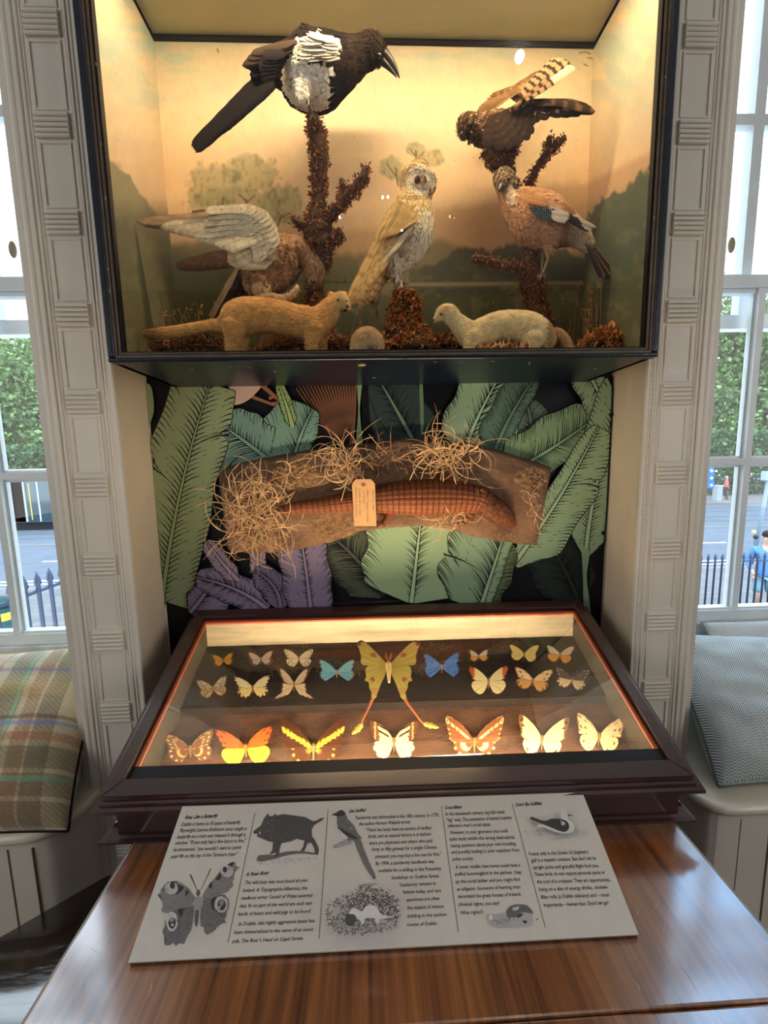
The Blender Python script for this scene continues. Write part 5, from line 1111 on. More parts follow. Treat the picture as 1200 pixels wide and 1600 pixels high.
mossy('tree_stump', [[(638, 462, 18, .0), (634, 478, 24, .0), (632, 500, 26, .0), (634, 522, 34, .0), (640, 545, 46, .0), (642, 560, 52, 0)]], 0, 'short mossy stump under the barn owl', 3600, 3, (178, 118, 66), 'stump', .011, bark=(70, 46, 28))
mossy('driftwood', [[(400, 470, 8, 0), (416, 466, 9, -.005), (436, 468, 8, -.01), (452, 464, 7, -.01), (462, 454, 5, -.01), (465, 447, 3, -.01)], [(425, 466, 8, 0), (420, 490, 9, .01), (416, 556, 12, .02)]], 0.0, 'gnarled pale piece of wood gripped by the bird of prey', 160, 4, (190, 150, 104), 'wood', .006, bark=(196, 160, 116))
def mound(name, pts, Y, label, n, seed, tone, dj=None):
    dj = .014 if Y < -.05 else .03
    rng = np.random.default_rng(seed); root = thing(name, P(pts[len(pts)//2][0], 556, Y), label, 'dried plants', 'moss mounds on the diorama floor'); m = MB(); bs = MB()
    x0, x1 = pts[0][0], pts[-1][0]; tx = [p[0] for p in pts]; ty = [p[1] for p in pts]
    bs.setc((60, 40, 26)); G = []
    for dy in np.linspace(-dj, dj, 6):
        k = 1-(dy/.05)**2*.8; G.append([np.clip(P(x, 556-(556-np.interp(x, tx, ty))*k*.8, Y+dy), [-.526, -1, .2], [.526, 1, 2]) for x in np.linspace(x0, x1, 16)])
    bs.grid(G); bs.build('earth', M_moss, root, True)
    for j in range(n):
        x = rng.uniform(x0, x1); top = np.interp(x, tx, ty); y = 556-(556-top)*rng.beta(2, 1.6); Yj = Y+rng.uniform(-dj, dj)
        p = P(x, y, Yj); p[0] = max(-.516, min(.516, p[0])); u = rng.normal(0, 1, 3)+np.array([0, -.4, .9]); u /= np.linalg.norm(u); v = np.cross(u, rng.normal(0, 1, 3)); v /= np.linalg.norm(v); L = .012*rng.uniform(.5, 1.7); w = L*rng.uniform(.05, .2); cc = lin(tone)*rng.uniform(.4, 1.5); bend = rng.normal(0, .3, 3)*L
        m.add([p-v*w*.5, p+v*w*.5, p+u*L*.6+v*w+bend*.4, p+u*L*.6-v*w+bend*.4, p+u*L+bend], [(0, 1, 2, 3), (3, 2, 4)], [cc*.6, cc*.6, cc, cc, cc*1.15])
    o = m.build('leaves', M_moss, root, fixn=False); o['kind'] = 'stuff'
mound('moss_mound', [(895, 552), (915, 530), (935, 516), (958, 510), (985, 516), (1006, 532), (1014, 552)], -.02, 'heap of dry orange-brown moss in the right corner of the diorama', 1500, 5, (196, 134, 78))
mound('moss_mound', [(660, 552), (676, 525), (700, 520), (722, 528), (760, 552)], -.0, 'dry moss between the owl stump and the white stoat', 900, 6, (170, 112, 62))
mound('moss_mound', [(395, 552), (430, 530), (470, 522), (520, 520), (560, 530), (590, 552)], .0, 'dry leafy moss behind the legs of the golden stoat', 1500, 7, (168, 112, 66))
mound('moss_mound', [(225, 552), (250, 534), (290, 528), (340, 530), (362, 552)], .0, 'dry plants in the left corner of the diorama under the stoat tail', 800, 8, (160, 112, 68))
mound('moss_mound', [(740, 552), (760, 544), (790, 540), (815, 543), (835, 552)], -.098, 'pale dry sprigs in front of the white stoat', 420, 9, (216, 164, 108))
def grass(name, x0, x1, top, Y, n, label, seed, tone=(186, 146, 92)):
    rng = random.Random(seed); m = MB()
    for j in range(n):
        x = rng.uniform(x0, x1); h = 556-rng.uniform(.35, 1)*(556-top); lean = rng.uniform(-30, 30); Yj = Y+rng.uniform(-.03, .03); c = lin(tone)*rng.uniform(.5, 1.2)
        pts = crom([P(x, 556, Yj), P(x+lean*.15, 556-(556-h)*.55, Yj), P(x+lean*.6, h, Yj), P(x+lean, h+rng.uniform(-4, 14), Yj)], 5); pts[:, 0] = np.clip(pts[:, 0], -.52, .52); m.tube(pts, np.linspace(.0007, .0003, len(pts)), 4, cols=[c]*len(pts))
        for k in range(rng.randint(0, 4)):
            q = pts[-1-rng.randint(0, 6)]; d = np.array([rng.uniform(-1, 1), rng.uniform(-.5, .2), rng.uniform(.1, 1)])*.009; s_ = np.cross(d, [0, 1, 0])*.22; m.add([q, q+d*.5+s_, q+d, q+d*.5-s_], [(0, 1, 2, 3)], [c*1.3]*4)
    m.build(name, M_moss, fixn=False, label=label, cat='grass', kind='stuff', group='dried grasses in the diorama')
grass('dried_grass', 880, 1000, 430, .06, 26, 'thin dry grass stalks in the right of the diorama', 1)
grass('dried_grass', 765, 830, 440, .08, 12, 'sparse dry grass behind the white stoat', 2, (130, 104, 66))
grass('dried_grass', 245, 350, 475, .06, 18, 'thin dry stalks behind the tail of the golden stoat', 3)
grass('dried_grass', 540, 575, 480, .03, 9, 'dry sprigs between the golden stoat and the owl stump', 4)

# ------------------------------------------------------------------ crocodile on its slab of wood
YB = .1454-.004     # back of the slab close to the wallpaper
TOPE = [(341, 738), (352, 730), (380, 722), (430, 712), (480, 703), (540, 698), (600, 690), (630, 684), (690, 686), (740, 692), (780, 703), (820, 716), (862, 730)]
BOTE = [(345, 800), (362, 862), (400, 864), (450, 862), (500, 853), (545, 838), (560, 830), (585, 828), (620, 824), (660, 822), (700, 826), (730, 836), (780, 846), (836, 853), (848, 800)]
slab = thing('wooden_slab', P(600, 840, .12), 'long rough bark slab hung on the leafy wallpaper, backing the crocodile', 'wood slab')
tx_, ty_ = zip(*TOPE); bx2 = [(345, 845), (362, 862), (400, 864), (450, 862), (500, 853), (545, 838), (560, 830), (585, 828), (620, 824), (660, 822), (700, 826), (730, 836), (780, 846), (836, 853), (862, 853)]; ux_, uy_ = zip(*bx2)
nu, nv = 240, 60; G = []; C = []
for j in range(nv+1):
    v = j/nv; row = []
    for i in range(nu+1):
        u = i/nu; xt = 341+u*(862-341); t_ = np.interp(xt, tx_, ty_); xb_ = 356+u*(838-356); b_ = np.interp(xb_, ux_, uy_)
        x = xt+(xb_-xt)*v; y = t_+(b_-t_)*v+1.6*N3(u*40, v*3, 5)*(v > .9 or v < .1)
        edge = min(u, 1-u, .999)*nu; ed = min(min(v, 1-v)*nv/3, edge/4, 1); hgt = .020*math.sqrt(max(0, ed*(2-ed)))+.006*math.sin(v*math.pi)+.004*N3(u*9, v*5, 1)*ed+.0022*N3(u*50, v*14, 2)*ed+.0012*N3(u*22, v*60, 7)*ed
        row.append(P(x, y, YB-.004-max(0, hgt)))
        n1 = N3(u*14, v*5, 9); n2 = N3(u*60, v*40, 11); c = lin((136, 102, 74))*(1+.5*n1+.3*n2)
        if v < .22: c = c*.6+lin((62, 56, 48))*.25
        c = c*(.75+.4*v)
        g = max(math.exp(-((x-462)/34)**2-((y-745)/22)**2), math.exp(-((x-520)/40)**2-((y-826)/22)**2), math.exp(-((x-830)/26)**2-((y-748)/16)**2))
        if n2 > .05 and g > .35: c = lin((176, 136, 92))*.9
        C.append(np.clip(c, 0, 1))
    G.append(row)
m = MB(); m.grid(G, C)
edge = [g for g in G[0]]+[G[j][-1] for j in range(1, nv+1)]+[G[-1][i] for i in range(nu-1, -1, -1)]+[G[j][0] for j in range(nv-1, 0, -1)]
V = []; 
for e in edge: V += [e, np.array([e[0], YB, e[2]])]
n = len(edge); m.add(V, [(2*i, 2*i+1, (2*i+3) % (2*n), (2*i+2) % (2*n)) for i in range(n)], np.tile(lin((70, 44, 28)), (2*n, 1)))
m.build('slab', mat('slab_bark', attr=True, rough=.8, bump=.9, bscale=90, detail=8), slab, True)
# grit glued to the slab
rng = np.random.default_rng(5)
for (cx, cy, rx, ry, n) in ((462, 742, 36, 22, 380), (520, 826, 42, 20, 380), (830, 745, 26, 16, 220), (785, 838, 20, 6, 120)):
    m = MB()
    for k in range(n):
        a, r = rng.uniform(0, 6.28), math.sqrt(rng.random()); x, y = cx+rx*r*math.cos(a), cy+ry*r*math.sin(a); p = P(x, y, YB-.030-.003*rng.random()); s_ = .0012*rng.uniform(.5, 1.6); c = lin((206, 164, 112))*rng.uniform(.4, 1.2)
        m.add([p+[s_, 0, 0], p+[-s_, 0, 0], p+[0, 0, s_], p+[0, 0, -s_], p+[0, -s_, 0]], [(0, 2, 4), (2, 1, 4), (1, 3, 4), (3, 0, 4)], [c]*5)
    o = m.build('grit', M_moss, slab, fixn=False); o['kind'] = 'stuff'
# the animal
Yc = .093
croc = thing('crocodile', P(640, 810, .11), 'small brown stuffed crocodile stretched along the slab of bark', 'animal')
SP = [(436, 797, 5.5), (460, 794, 9), (500, 790, 11), (540, 785, 14.5), (580, 781, 19), (620, 778, 25), (660, 777, 27.5), (695, 777, 27), (725, 778, 23), (748, 781, 21), (762, 789, 20), (778, 800, 20), (790, 808, 16), (798, 814, 11)]
R = crom([(a, c, Yc, r) for a, c, r in SP], 14); nS = len(R); nT = 84; G = []; C = []
arc = 0; prev = None
cen = np.array([P(a[0], a[1], a[2]) for a in R]); rad = np.array([a[3]*pxm(Yc) for a in R]); Tn = np.gradient(cen, axis=0); Tn /= np.linalg.norm(Tn, axis=1)[:, None]
ss = np.concatenate([[0], np.cumsum(np.linalg.norm(np.diff(cen, axis=0), axis=1))])
R2 = crom([(a, c, Yc, r) for a, c, r in SP], 40); cen = np.array([P(a[0], a[1], a[2]) for a in R2]); rad = np.array([a[3]*pxm(Yc) for a in R2]); Tn = np.gradient(cen, axis=0); Tn /= np.linalg.norm(Tn, axis=1)[:, None]; ss = np.concatenate([[0], np.cumsum(np.linalg.norm(np.diff(cen, axis=0), axis=1))]); hd = 1-np.clip((np.array([a[0] for a in R2])-752)/10, 0, 1)
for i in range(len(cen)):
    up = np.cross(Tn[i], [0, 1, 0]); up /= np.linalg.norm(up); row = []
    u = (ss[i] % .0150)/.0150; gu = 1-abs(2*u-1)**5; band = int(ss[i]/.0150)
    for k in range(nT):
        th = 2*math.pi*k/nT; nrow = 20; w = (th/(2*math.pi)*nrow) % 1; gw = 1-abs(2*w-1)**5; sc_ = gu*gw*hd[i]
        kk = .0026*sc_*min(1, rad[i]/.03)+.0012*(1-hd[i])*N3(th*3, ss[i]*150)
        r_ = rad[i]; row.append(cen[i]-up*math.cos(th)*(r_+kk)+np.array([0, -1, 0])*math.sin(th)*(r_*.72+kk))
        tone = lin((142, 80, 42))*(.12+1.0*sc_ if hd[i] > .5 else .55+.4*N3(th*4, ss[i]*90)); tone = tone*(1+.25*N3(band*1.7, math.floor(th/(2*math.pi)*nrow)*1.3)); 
        tone = tone*(.82+.30*math.cos(th))  # dark back, paler belly; light from below is also put into the colour
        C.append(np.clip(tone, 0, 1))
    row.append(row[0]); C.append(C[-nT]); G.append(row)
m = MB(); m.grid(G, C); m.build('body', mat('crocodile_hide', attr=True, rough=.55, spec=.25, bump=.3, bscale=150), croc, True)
CR = lin((150, 80, 48)); CD = lin((92, 50, 32))
m = MB((112, 60, 36)); cone(m, [(770, 796, 0), (786, 806, -.003), (797, 816, -.003), (801, 824, 0)], [17, 14, 10, 6], Yc+.01, 14, .6)
for (x, y) in ((770, 786), (777, 789)): m.sphere(P(x, y, Yc-.018), .0065, 10, 8)
m.build('snout', mat('crocodile_hide'), croc, True)
m = MB((30, 18, 12)); m.sphere(P(772, 788, Yc-.024), .0030, 10, 8); m.build('eye', MATS['glass_eye'], croc, True)
def limb(pts, rs, toes, name='leg'):
    m = MB((120, 66, 40)); cone(m, pts, rs, Yc+.005, 10, .8)
    e = pts[-1]
    for dx, dy in toes: cone(m, [e, (e[0]+dx*.5, e[1]+dy*.5-1), (e[0]+dx, e[1]+dy)], [2.6, 2, .6], Yc-.002, 6)
    m.build(name, mat('crocodile_hide'), croc, True)
limb([(612, 798), (606, 810), (596, 818)], [9, 6, 4], [(-12, -3), (-14, 3), (-8, 7), (6, 5)]); limb([(728, 796), (736, 808), (722, 816)], [9, 6, 4], [(-12, 0), (-10, 5), (-4, 8), (6, 4)])
limb([(702, 752), (692, 744), (684, 740)], [9, 6, 4], [(-10, -4), (-12, 0), (-8, 4)]); limb([(584, 764), (574, 752), (562, 748)], [8, 5, 4], [(-10, -4), (-12, 2), (-4, 6)])
m = MB(); 
for k in range(52):       # neck scutes
    x = 742+rng.random()*16; y = 764+rng.random()*26; p = P(x, y, Yc-.026+.0*x); m.setc((120, 84, 56)); m.sphere(p, .0028*rng.uniform(.6, 1.1), 6, 4, (1, .8, .6))
m.build('neck_scutes', mat('crocodile_hide'), croc, True)
# paper tag tied with string
tagr = thing('paper_tag', P(570, 822, .05), 'buff paper luggage tag with handwriting tied to the crocodile', 'tag')
Yt = .058; tp = [(555.5, 749), (579, 748.5), (586, 756), (588, 822), (553.5, 822), (550, 757)]
m = MB((214, 166, 110)); pts = [P(x, y, Yt) for x, y in tp]; m.poly(pts, (0, .0005, 0)); m.build('card', mat('buff_card', attr=True, rough=.8, var=.06, vscale=60), tagr)
m = MB((170, 92, 62)); c0 = P(567.8, 756.5, Yt-.0006); rr_ = .0058
ringp = [(math.cos(a), math.sin(a)) for a in np.linspace(0, 2*math.pi, 21)]
m.grid([[c0+np.array([x*r, 0, z*r]) for x, z in ringp] for r in (rr_, rr_*.32)]); m.build('reinforcing_ring', M_v, tagr)
m = MB((14, 10, 8)); m.grid([[c0+np.array([x*r, .0002, z*r]) for x, z in ringp] for r in (rr_*.33, .0001)]); m.build('punched_hole', M_v, tagr)
m = MB((214, 196, 160)); m.tube(crom([c0+[0, -.002, 0], P(568.5, 749, Yt-.004), P(567, 741, Yt+.004), P(569, 735, Yt+.02)], 5), .0010, 6); m.tube(crom([P(568, 748, Yt-.003), P(562, 742, Yt+.01), P(552, 745, Yt+.005), P(542, 754, Yt), P(538, 766, Yt-.002), P(533, 783, Yt-.003)], 5), .0009, 6); m.build('string', M_v, tagr, True)
m = MB((50, 52, 70))
for s_, xx, y0, y1 in (('Object no. 0493', 582, 765, 797), ('Alligator / Cayman crocodilian', 573.5, 765, 815.5), ('in Wood', 567.5, 769, 786.5), ('London SE on 1932', 561, 764, 804.5), ('Provenance in Ireland', 555.5, 762, 807)):
    r_ = textmesh(s_, P(xx, y0, Yt-.0003), P(xx, y1, Yt-.0003), .0042, .0002, np.array([0, -1., 0]), .3)
    m.add(*r_)
m.build('handwriting', M_v, tagr, fixn=False)
# tufts of dried grass (raffia) round the animal
M_straw = mat('dry_straw', attr=True, rough=.75, spec=.25)
def tuft(cx, cy, rx, ry, n, L, label, seed, up=0, Yf=.085, tone=(244, 200, 146), curl=1.0):
    rng = random.Random(seed); m = MB()
    for k in range(n):
        a = rng.uniform(0, 6.28); r = math.sqrt(rng.random()); x, y = cx+rx*r*math.cos(a), cy+ry*r*math.sin(a); th = rng.uniform(0, 6.28) if not up else rng.gauss(-math.pi/2, up); l = L*rng.uniform(.4, 1.3); Y0 = Yf+rng.uniform(-.012, .018); pts = [(x, y, Y0)]; cur = rng.uniform(-1.1, 1.1)*curl
        for s_ in range(5):
            th += cur*rng.uniform(.3, 1.1); x += math.cos(th)*l/5; y += math.sin(th)*l/5+.3; pts.append((x, y, min(.137, Y0-.018*math.sin(s_/4*3.1)*rng.uniform(.2, 1.3))))
        W = crom([P(*q) for q in pts], 4); w = rng.choice((.0006, .0008, .0011, .0016))*rng.uniform(.8, 1.3); c = lin(tone)*rng.uniform(.6, 1.15)
        m.tube(W, w*np.sin(np.linspace(.5, 2.9, len(W)))**.6, 5, cols=[c*(.85+.2*math.sin(i*.8)) for i in range(len(W))], flat=.45)
    m.build('straw_tuft', M_straw, label=label, cat='dried grass', kind='stuff', group='dried grass tufts round the crocodile', smooth=True, fixn=False)
tuft(398, 812, 36, 46, 120, 78, 'big tangle of pale dried grass over the left end of the bark slab', 1)
tuft(396, 770, 26, 26, 34, 60, 'dried grass at the upper left end of the bark slab', 11)
tuft(536, 722, 22, 14, 62, 62, 'tuft of dried grass on top of the slab above the tag', 2)
tuft(600, 712, 30, 14, 34, 46, 'thin dark dried grass on top of the slab in the middle', 3, Yf=.10, tone=(176, 138, 98))
tuft(700, 712, 40, 16, 84, 66, 'long curling dried grass on the slab above the body of the crocodile', 4)
tuft(705, 812, 26, 8, 26, 44, 'small tuft of dried grass beneath the crocodile', 5)
tuft(836, 792, 10, 18, 20, 34, 'small tuft of dried grass near the right end of the slab', 6, Yf=.095)
tuft(450, 742, 8, 20, 5, 60, 'few loose dried grass blades on the left half of the slab', 7, Yf=.09)
# ------------------------------------------------------------------ butterflies pinned in the specimen case
FWs = {
 'std': [(.03, .06), (.22, .34), (.52, .62), (.86, .76), (1.0, .70), (.97, .45), (.86, .20), (.78, .0), (.45, -.06), (.05, -.04)],
 'long': [(.03, .08), (.25, .45), (.58, .82), (.86, 1.0), (1.0, .98), (.98, .74), (.82, .40), (.66, .12), (.40, -.02), (.05, -.04)],
 'morpho': [(.03, .06), (.28, .42), (.60, .72), (.90, .88), (1.0, .80), (.96, .48), (.88, .16), (.84, -.06), (.42, -.10), (.04, -.04)],
 'moth': [(.05, .10), (.22, .30), (.48, .62), (.70, .80), (.88, .80), (1.0, .70), (.93, .50), (.86, .36), (.84, .10), (.76, -.06), (.55, -.08), (.30, .0), (.06, -.02)],
}
HWs = {
 'std': [(.04, -.02), (.42, -.04), (.78, .0), (.86, -.22), (.80, -.48), (.60, -.66), (.38, -.66), (.20, -.42), (.05, -.14)],
 'round': [(.04, -.02), (.40, -.06), (.72, -.06), (.86, -.30), (.74, -.62), (.50, -.80), (.28, -.72), (.12, -.42), (.04, -.14)],
 'morpho': [(.04, -.02), (.45, -.10), (.88, -.06), (.96, -.30), (.90, -.56), (.68, -.80), (.46, -.62), (.22, -.36), (.05, -.14)],
 'long': [(.04, -.02), (.40, -.04), (.66, .06), (.80, -.18), (.74, -.50), (.52, -.66), (.32, -.60), (.14, -.38), (.05, -.14)],
 'tail': [(.04, -.02), (.42, -.04), (.66, .02), (.72, -.30), (.74, -.56), (.80, -.74), (.98, -.86), (1.16, -.92), (1.14, -.98), (.92, -.94), (.70, -.84), (.56, -.76), (.34, -.66), (.18, -.42), (.05, -.14)],
}
def bfly(cx, cy, hw, label, fw, hwg, fs, hs, drop=.066, rot=0, vs=.74, fshape='std', hshape='std', ant=True, dih=.16, bodyc=(150, 120, 80), hwk=1.0, asym=0):
    root = thing('butterfly', onlid(cx, cy, drop), label, 'butterfly', 'butterflies pinned in the specimen case')
    cr_, sr_ = math.cos(math.radians(rot)), math.sin(math.radians(rot))
    def Wp(a, b_, lift=0):
        x, y = a*hw, b_*hw*vs; X_, Y_ = x*cr_-y*sr_, x*sr_+y*cr_; p = onlid(cx+X_, cy-Y_, drop); return p+LN*(abs(a)*hw*.0012*dih+lift)
    for s in (-1, 1):
        for nm, shp, st, lf in (('forewing', FWs[fshape], fs, .0012), ('hindwing', HWs[hshape], hs, 0)):
            o_ = crom([(x*(1+asym*s*.5 if s else 1), y*(1-asym*s*(1 if nm == 'forewing' else .3)), 0) for x, y in shp]+[(shp[0][0], shp[0][1], 0)], 7)
            if nm == 'hindwing': o_[:, :2] *= hwk
            nU = len(o_); nR = 15; G = []; C = []; L = np.array([shp[0][0], (shp[0][1]+shp[-1][1])/2])
            for i, q in enumerate(o_):
                row = []
                for j in range(nR+1):
                    r = (j/nR)**.8; a = L*(1-r)+q[:2]*r; row.append(Wp(a[0]*s, a[1], lf)); C.append(st(r, i/nU, a[0], a[1]))
                G.append(row)
            m = MB(); m.grid(G, np.clip(np.array(C), 0, 1)); m.build(nm, M_wing, root, fixn=False)
    m = MB(bodyc); k = crom([(0, .14, 0), (0, .02, 0), (0, -.14, 0), (0, -.46, 0)], 4); r_ = hw*.0012*np.interp(np.linspace(0, 1, len(k)), [0, .15, .4, .6, 1], [.035, .07, .085, .055, .02])
    m.tube([Wp(a[0], a[1], .0022) for a in k], r_, 8); m.build('body', M_feather, root, True)
    if ant:
        m = MB((60, 46, 36))
        for s in (-1, 1):
            pts = [Wp(.015*s, .14, .0022), Wp(.10*s, .34, .003), Wp(.22*s, .56, .003)]; m.tube(crom(pts, 4), .00028, 5); m.sphere(pts[-1], .0006, 6, 4)
        m.build('antennae', M_v, root)
    return root
def sty(base, edge=None, ew=.9, vein=None, vn_=7, tip=None, tipx=.75, spots=None, sr=.86, sn=9, sw=.30, inner=None, ir=.3, band=None, b0=.5, b1=.7, spots2=None, sr2=.6, mott=0, vw=.88):
    base = lin(base); L_ = lambda c: None if c is None else lin(c); edge, vein, tip, spots, inner, band, spots2 = map(L_, (edge, vein, tip, spots, inner, band, spots2))
    def f(r, u, x, y):
        c = base*(1+.06*math.sin(u*90))
        if band is not None and b0 < r < b1: c = band
        if inner is not None and r < ir: c = c*(r/ir)+inner*(1-r/ir)
        if mott and N3(x*9, y*9, 4) > .12: c = lin((96, 66, 42))*(1-mott)+c*.2
        if tip is not None and x > tipx+.18*(N3(u*20, 1)): c = tip
        if vein is not None and math.sin(u*vn_*6.283) > vw and r > .12: c = c*.45+vein*.55
        if edge is not None and r > ew+.03*math.sin(u*60): c = edge
        if spots is not None and abs(r-sr) < .055 and math.sin(u*sn*6.283) > 1-2*sw: c = spots
        if spots2 is not None and abs(r-sr2) < .06 and math.sin(u*sn*6.283+1) > 1-2*sw: c = spots2
        return c
    return f
BRN = (92, 60, 40); CRM = (238, 216, 168); YEL = (236, 204, 96)
a_ = sty((240, 170, 58), edge=(110, 88, 58), ew=.84, vein=(180, 110, 40)); bfly(349, 1032, 17.5, 'tiny orange butterfly with grey margins, far left of the top row', None, None, a_, a_, rot=6)
bfly(408, 1030.5, 21.5, 'brown and white butterfly second in the top row', 0, 0, sty((226, 208, 188), edge=(96, 56, 42), ew=.82, vein=(96, 66, 52), vn_=9, vw=.6), sty((226, 208, 188), edge=(122, 62, 36), ew=.72, vein=(96, 66, 52), vn_=8, vw=.7), rot=4)
bfly(467, 1029, 22.5, 'white butterfly with black dotted margins, above the swallowtail', 0, 0, sty((240, 224, 182), spots=(50, 38, 30), vein=(200, 180, 140)), sty((242, 226, 180), spots=(50, 38, 30), sn=8, spots2=(60, 48, 36), sr2=.62), hshape='round')
bfly(333, 1075, 25, 'mottled cream and brown butterfly, far left of the second row', 0, 0, sty((232, 214, 180), edge=(92, 66, 46), ew=.93, mott=.9, vein=(110, 80, 56), tip=(96, 70, 50), tipx=.92), sty((226, 190, 128), edge=(90, 64, 42), ew=.93, vein=(120, 84, 50), mott=.7), rot=9, hshape='round')
bfly(395, 1074.5, 28.5, 'large cream white butterfly with black edged wings in the second row', 0, 0, sty((240, 224, 176), edge=(58, 42, 32), ew=.88, spots=(236, 220, 176), sr=.93, vein=(190, 166, 120)), sty((244, 220, 140), edge=(60, 44, 32), ew=.84, spots=(244, 226, 170), sr=.92, vein=(190, 160, 100)), hshape='round', rot=3)
bfly(459.5, 1069, 27, 'cream swallowtail butterfly with brown edges and long tails', 0, 0, sty((234, 208, 168), edge=(86, 56, 46), ew=.80, vein=(92, 62, 46), vn_=10, vw=.8, tip=(86, 56, 46), tipx=.78), sty((234, 208, 168), edge=(110, 76, 54), ew=.9, vein=(92, 62, 46), vn_=9, vw=.8), fshape='long', hshape='tail', vs=.98)
bfly(526.5, 1050, 28, 'pale turquoise blue butterfly left of the big yellow moth', 0, 0, sty((130, 200, 214), edge=(96, 66, 62), ew=.93, vein=(80, 140, 160), tip=(110, 74, 66), tipx=.93), sty((122, 186, 206), edge=(110, 84, 80), ew=.93, vein=(70, 120, 150), inner=(214, 170, 130), ir=.2), fshape='morpho', hshape='morpho', vs=.70, bodyc=(190, 150, 110))
bfly(690, 1042, 28.5, 'bright blue butterfly right of the big yellow moth', 0, 0, sty((80, 140, 222), edge=(70, 54, 84), ew=.93, vein=(50, 90, 170), tip=(96, 64, 80), tipx=.93), sty((84, 140, 210), edge=(70, 56, 90), ew=.93, vein=(50, 86, 160), inner=(200, 160, 130), ir=.2), fshape='morpho', hshape='morpho', vs=.78, bodyc=(190, 150, 110), rot=2)
bfly(748, 1025.5, 18.5, 'tiny dark edged butterfly with orange hindwings, right of the bright blue one', 0, 0, sty((226, 210, 182), edge=(84, 52, 38), ew=.78, tip=(84, 52, 38), tipx=.72), sty((232, 172, 70), edge=(90, 50, 30), ew=.80, vein=(180, 120, 50)), rot=2)
bfly(819, 1022.5, 22.5, 'plain pale yellow butterfly in the top row', 0, 0, sty((238, 214, 132), vein=(180, 150, 84), edge=(190, 160, 90), ew=.97), sty((240, 216, 132), vein=(180, 150, 84), edge=(190, 160, 90), ew=.97), rot=-4, asym=-.10)
bfly(875, 1023, 21.5, 'white butterfly with orange hindwings at the right end of the top row', 0, 0, sty((236, 218, 182), edge=(130, 92, 60), ew=.96, vein=(190, 166, 130), tip=(130, 92, 60), tipx=.95), sty((242, 166, 64), vein=(200, 124, 50), edge=(210, 140, 60), ew=.95), rot=-5, hshape='round', asym=-.08)
bfly(763, 1064, 31, 'large white butterfly with orange red wing tips, second row', 0, 0, sty((242, 226, 172), vein=(196, 170, 120), tip=(214, 92, 40), tipx=.70, edge=(92, 50, 34), ew=.94), sty((244, 226, 166), vein=(196, 170, 120)), hshape='round', vs=.86, rot=1)
bfly(833, 1063, 29.5, 'tan butterfly with rounded brown hindwings, second row right', 0, 0, sty((236, 208, 156), edge=(150, 108, 66), ew=.93, vein=(170, 130, 84), spots2=(96, 66, 42), sr2=.7, sn=5), sty((212, 160, 96), edge=(130, 88, 50), ew=.92, vein=(150, 104, 60), spots=(110, 72, 42), sr=.84), rot=-7, hshape='round', vs=.72, asym=-.08)
bfly(894, 1062, 26, 'dark brown butterfly with cream hindwings at the right end of the second row', 0, 0, sty((92, 70, 60), edge=(70, 52, 44), ew=.9, spots=(226, 206, 170), sr=.93, spots2=(120, 96, 84)), sty((238, 212, 160), edge=(72, 54, 42), ew=.88, spots=(240, 218, 176), sr=.95, vein=(120, 90, 60)), rot=-8, hshape='round', vs=.74, asym=-.12)
kw = dict(drop=.080, vs=.80)
bfly(297, 1170, 40, 'brown butterfly with cream spots, far left of the front row', 0, 0, sty((138, 92, 60), edge=(120, 78, 50), ew=.93, spots=(248, 220, 140), sr=.80, sn=11, sw=.42, spots2=(248, 220, 140), sr2=.60), sty((128, 82, 54), band=(240, 196, 110), b0=.42, b1=.58, spots=(250, 226, 150), sr=.86, sn=8, sw=.42, edge=(110, 72, 46), ew=.95), fshape='std', **kw, rot=5)
bfly(384, 1168, 44, 'bright butterfly with orange forewings and yellow hindwings in the front row', 0, 0, sty((226, 104, 44), edge=(130, 60, 36), ew=.94, vein=(110, 50, 30), spots2=(90, 40, 26), sr2=.8, sn=7, sw=.15), sty((250, 222, 64), vein=(196, 160, 50), edge=(220, 180, 60), ew=.97), hshape='round', **kw, rot=4)
bfly(490, 1168, 50, 'dark brown butterfly with broad yellow bands in the front row', 0, 0, (lambda r, u, x, y: lin((246, 196, 70)) if (abs(y-(x-.08)*.60) < .095+.03*math.sin(x*50) and x > .08) else lin((82, 48, 30))*(1+.1*math.sin(u*80))), sty((86, 52, 34), spots=(246, 200, 90), sr=.86, sn=8, sw=.4, inner=(246, 196, 80), ir=.35), drop=.080, vs=.92, fshape='morpho', hwk=.85)
bfly(615.5, 1158, 37.5, 'brown and white striped butterfly under the tails of the big moth', 0, 0, (lambda r, u, x, y: (lin((232, 200, 130)) if abs(x-.78) < .02 else lin((118, 72, 44))) if x > .60+.10*y else (lin((70, 46, 32)) if math.sin((y-x*.5)*26) > .35 and y > .12 and x > .2 else lin((248, 232, 168)))), sty((250, 234, 164), vein=(90, 62, 40), vn_=12, vw=.75, edge=(120, 84, 54), ew=.93, spots=(250, 236, 180), sr=.96), hshape='round', drop=.080, vs=.98)
bfly(741, 1158, 45, 'brown butterfly with a chain of cream spots, front row right of centre', 0, 0, (lambda r, u, x, y: lin((250, 226, 160)) if (abs(y-(x-.10)*.80) < .060 and math.sin(x*44) > -.55 and x > .2) or (r > .9 and math.sin(u*100) > .82) else lin((140, 86, 52))*(1+.12*math.sin(u*90))), sty((132, 80, 48), band=(250, 226, 150), b0=.36, b1=.62, edge=(96, 58, 38), ew=.9, spots=(250, 226, 160), sr=.94, sn=8, sw=.3), drop=.080, vs=.90, fshape='morpho', hwk=.86)
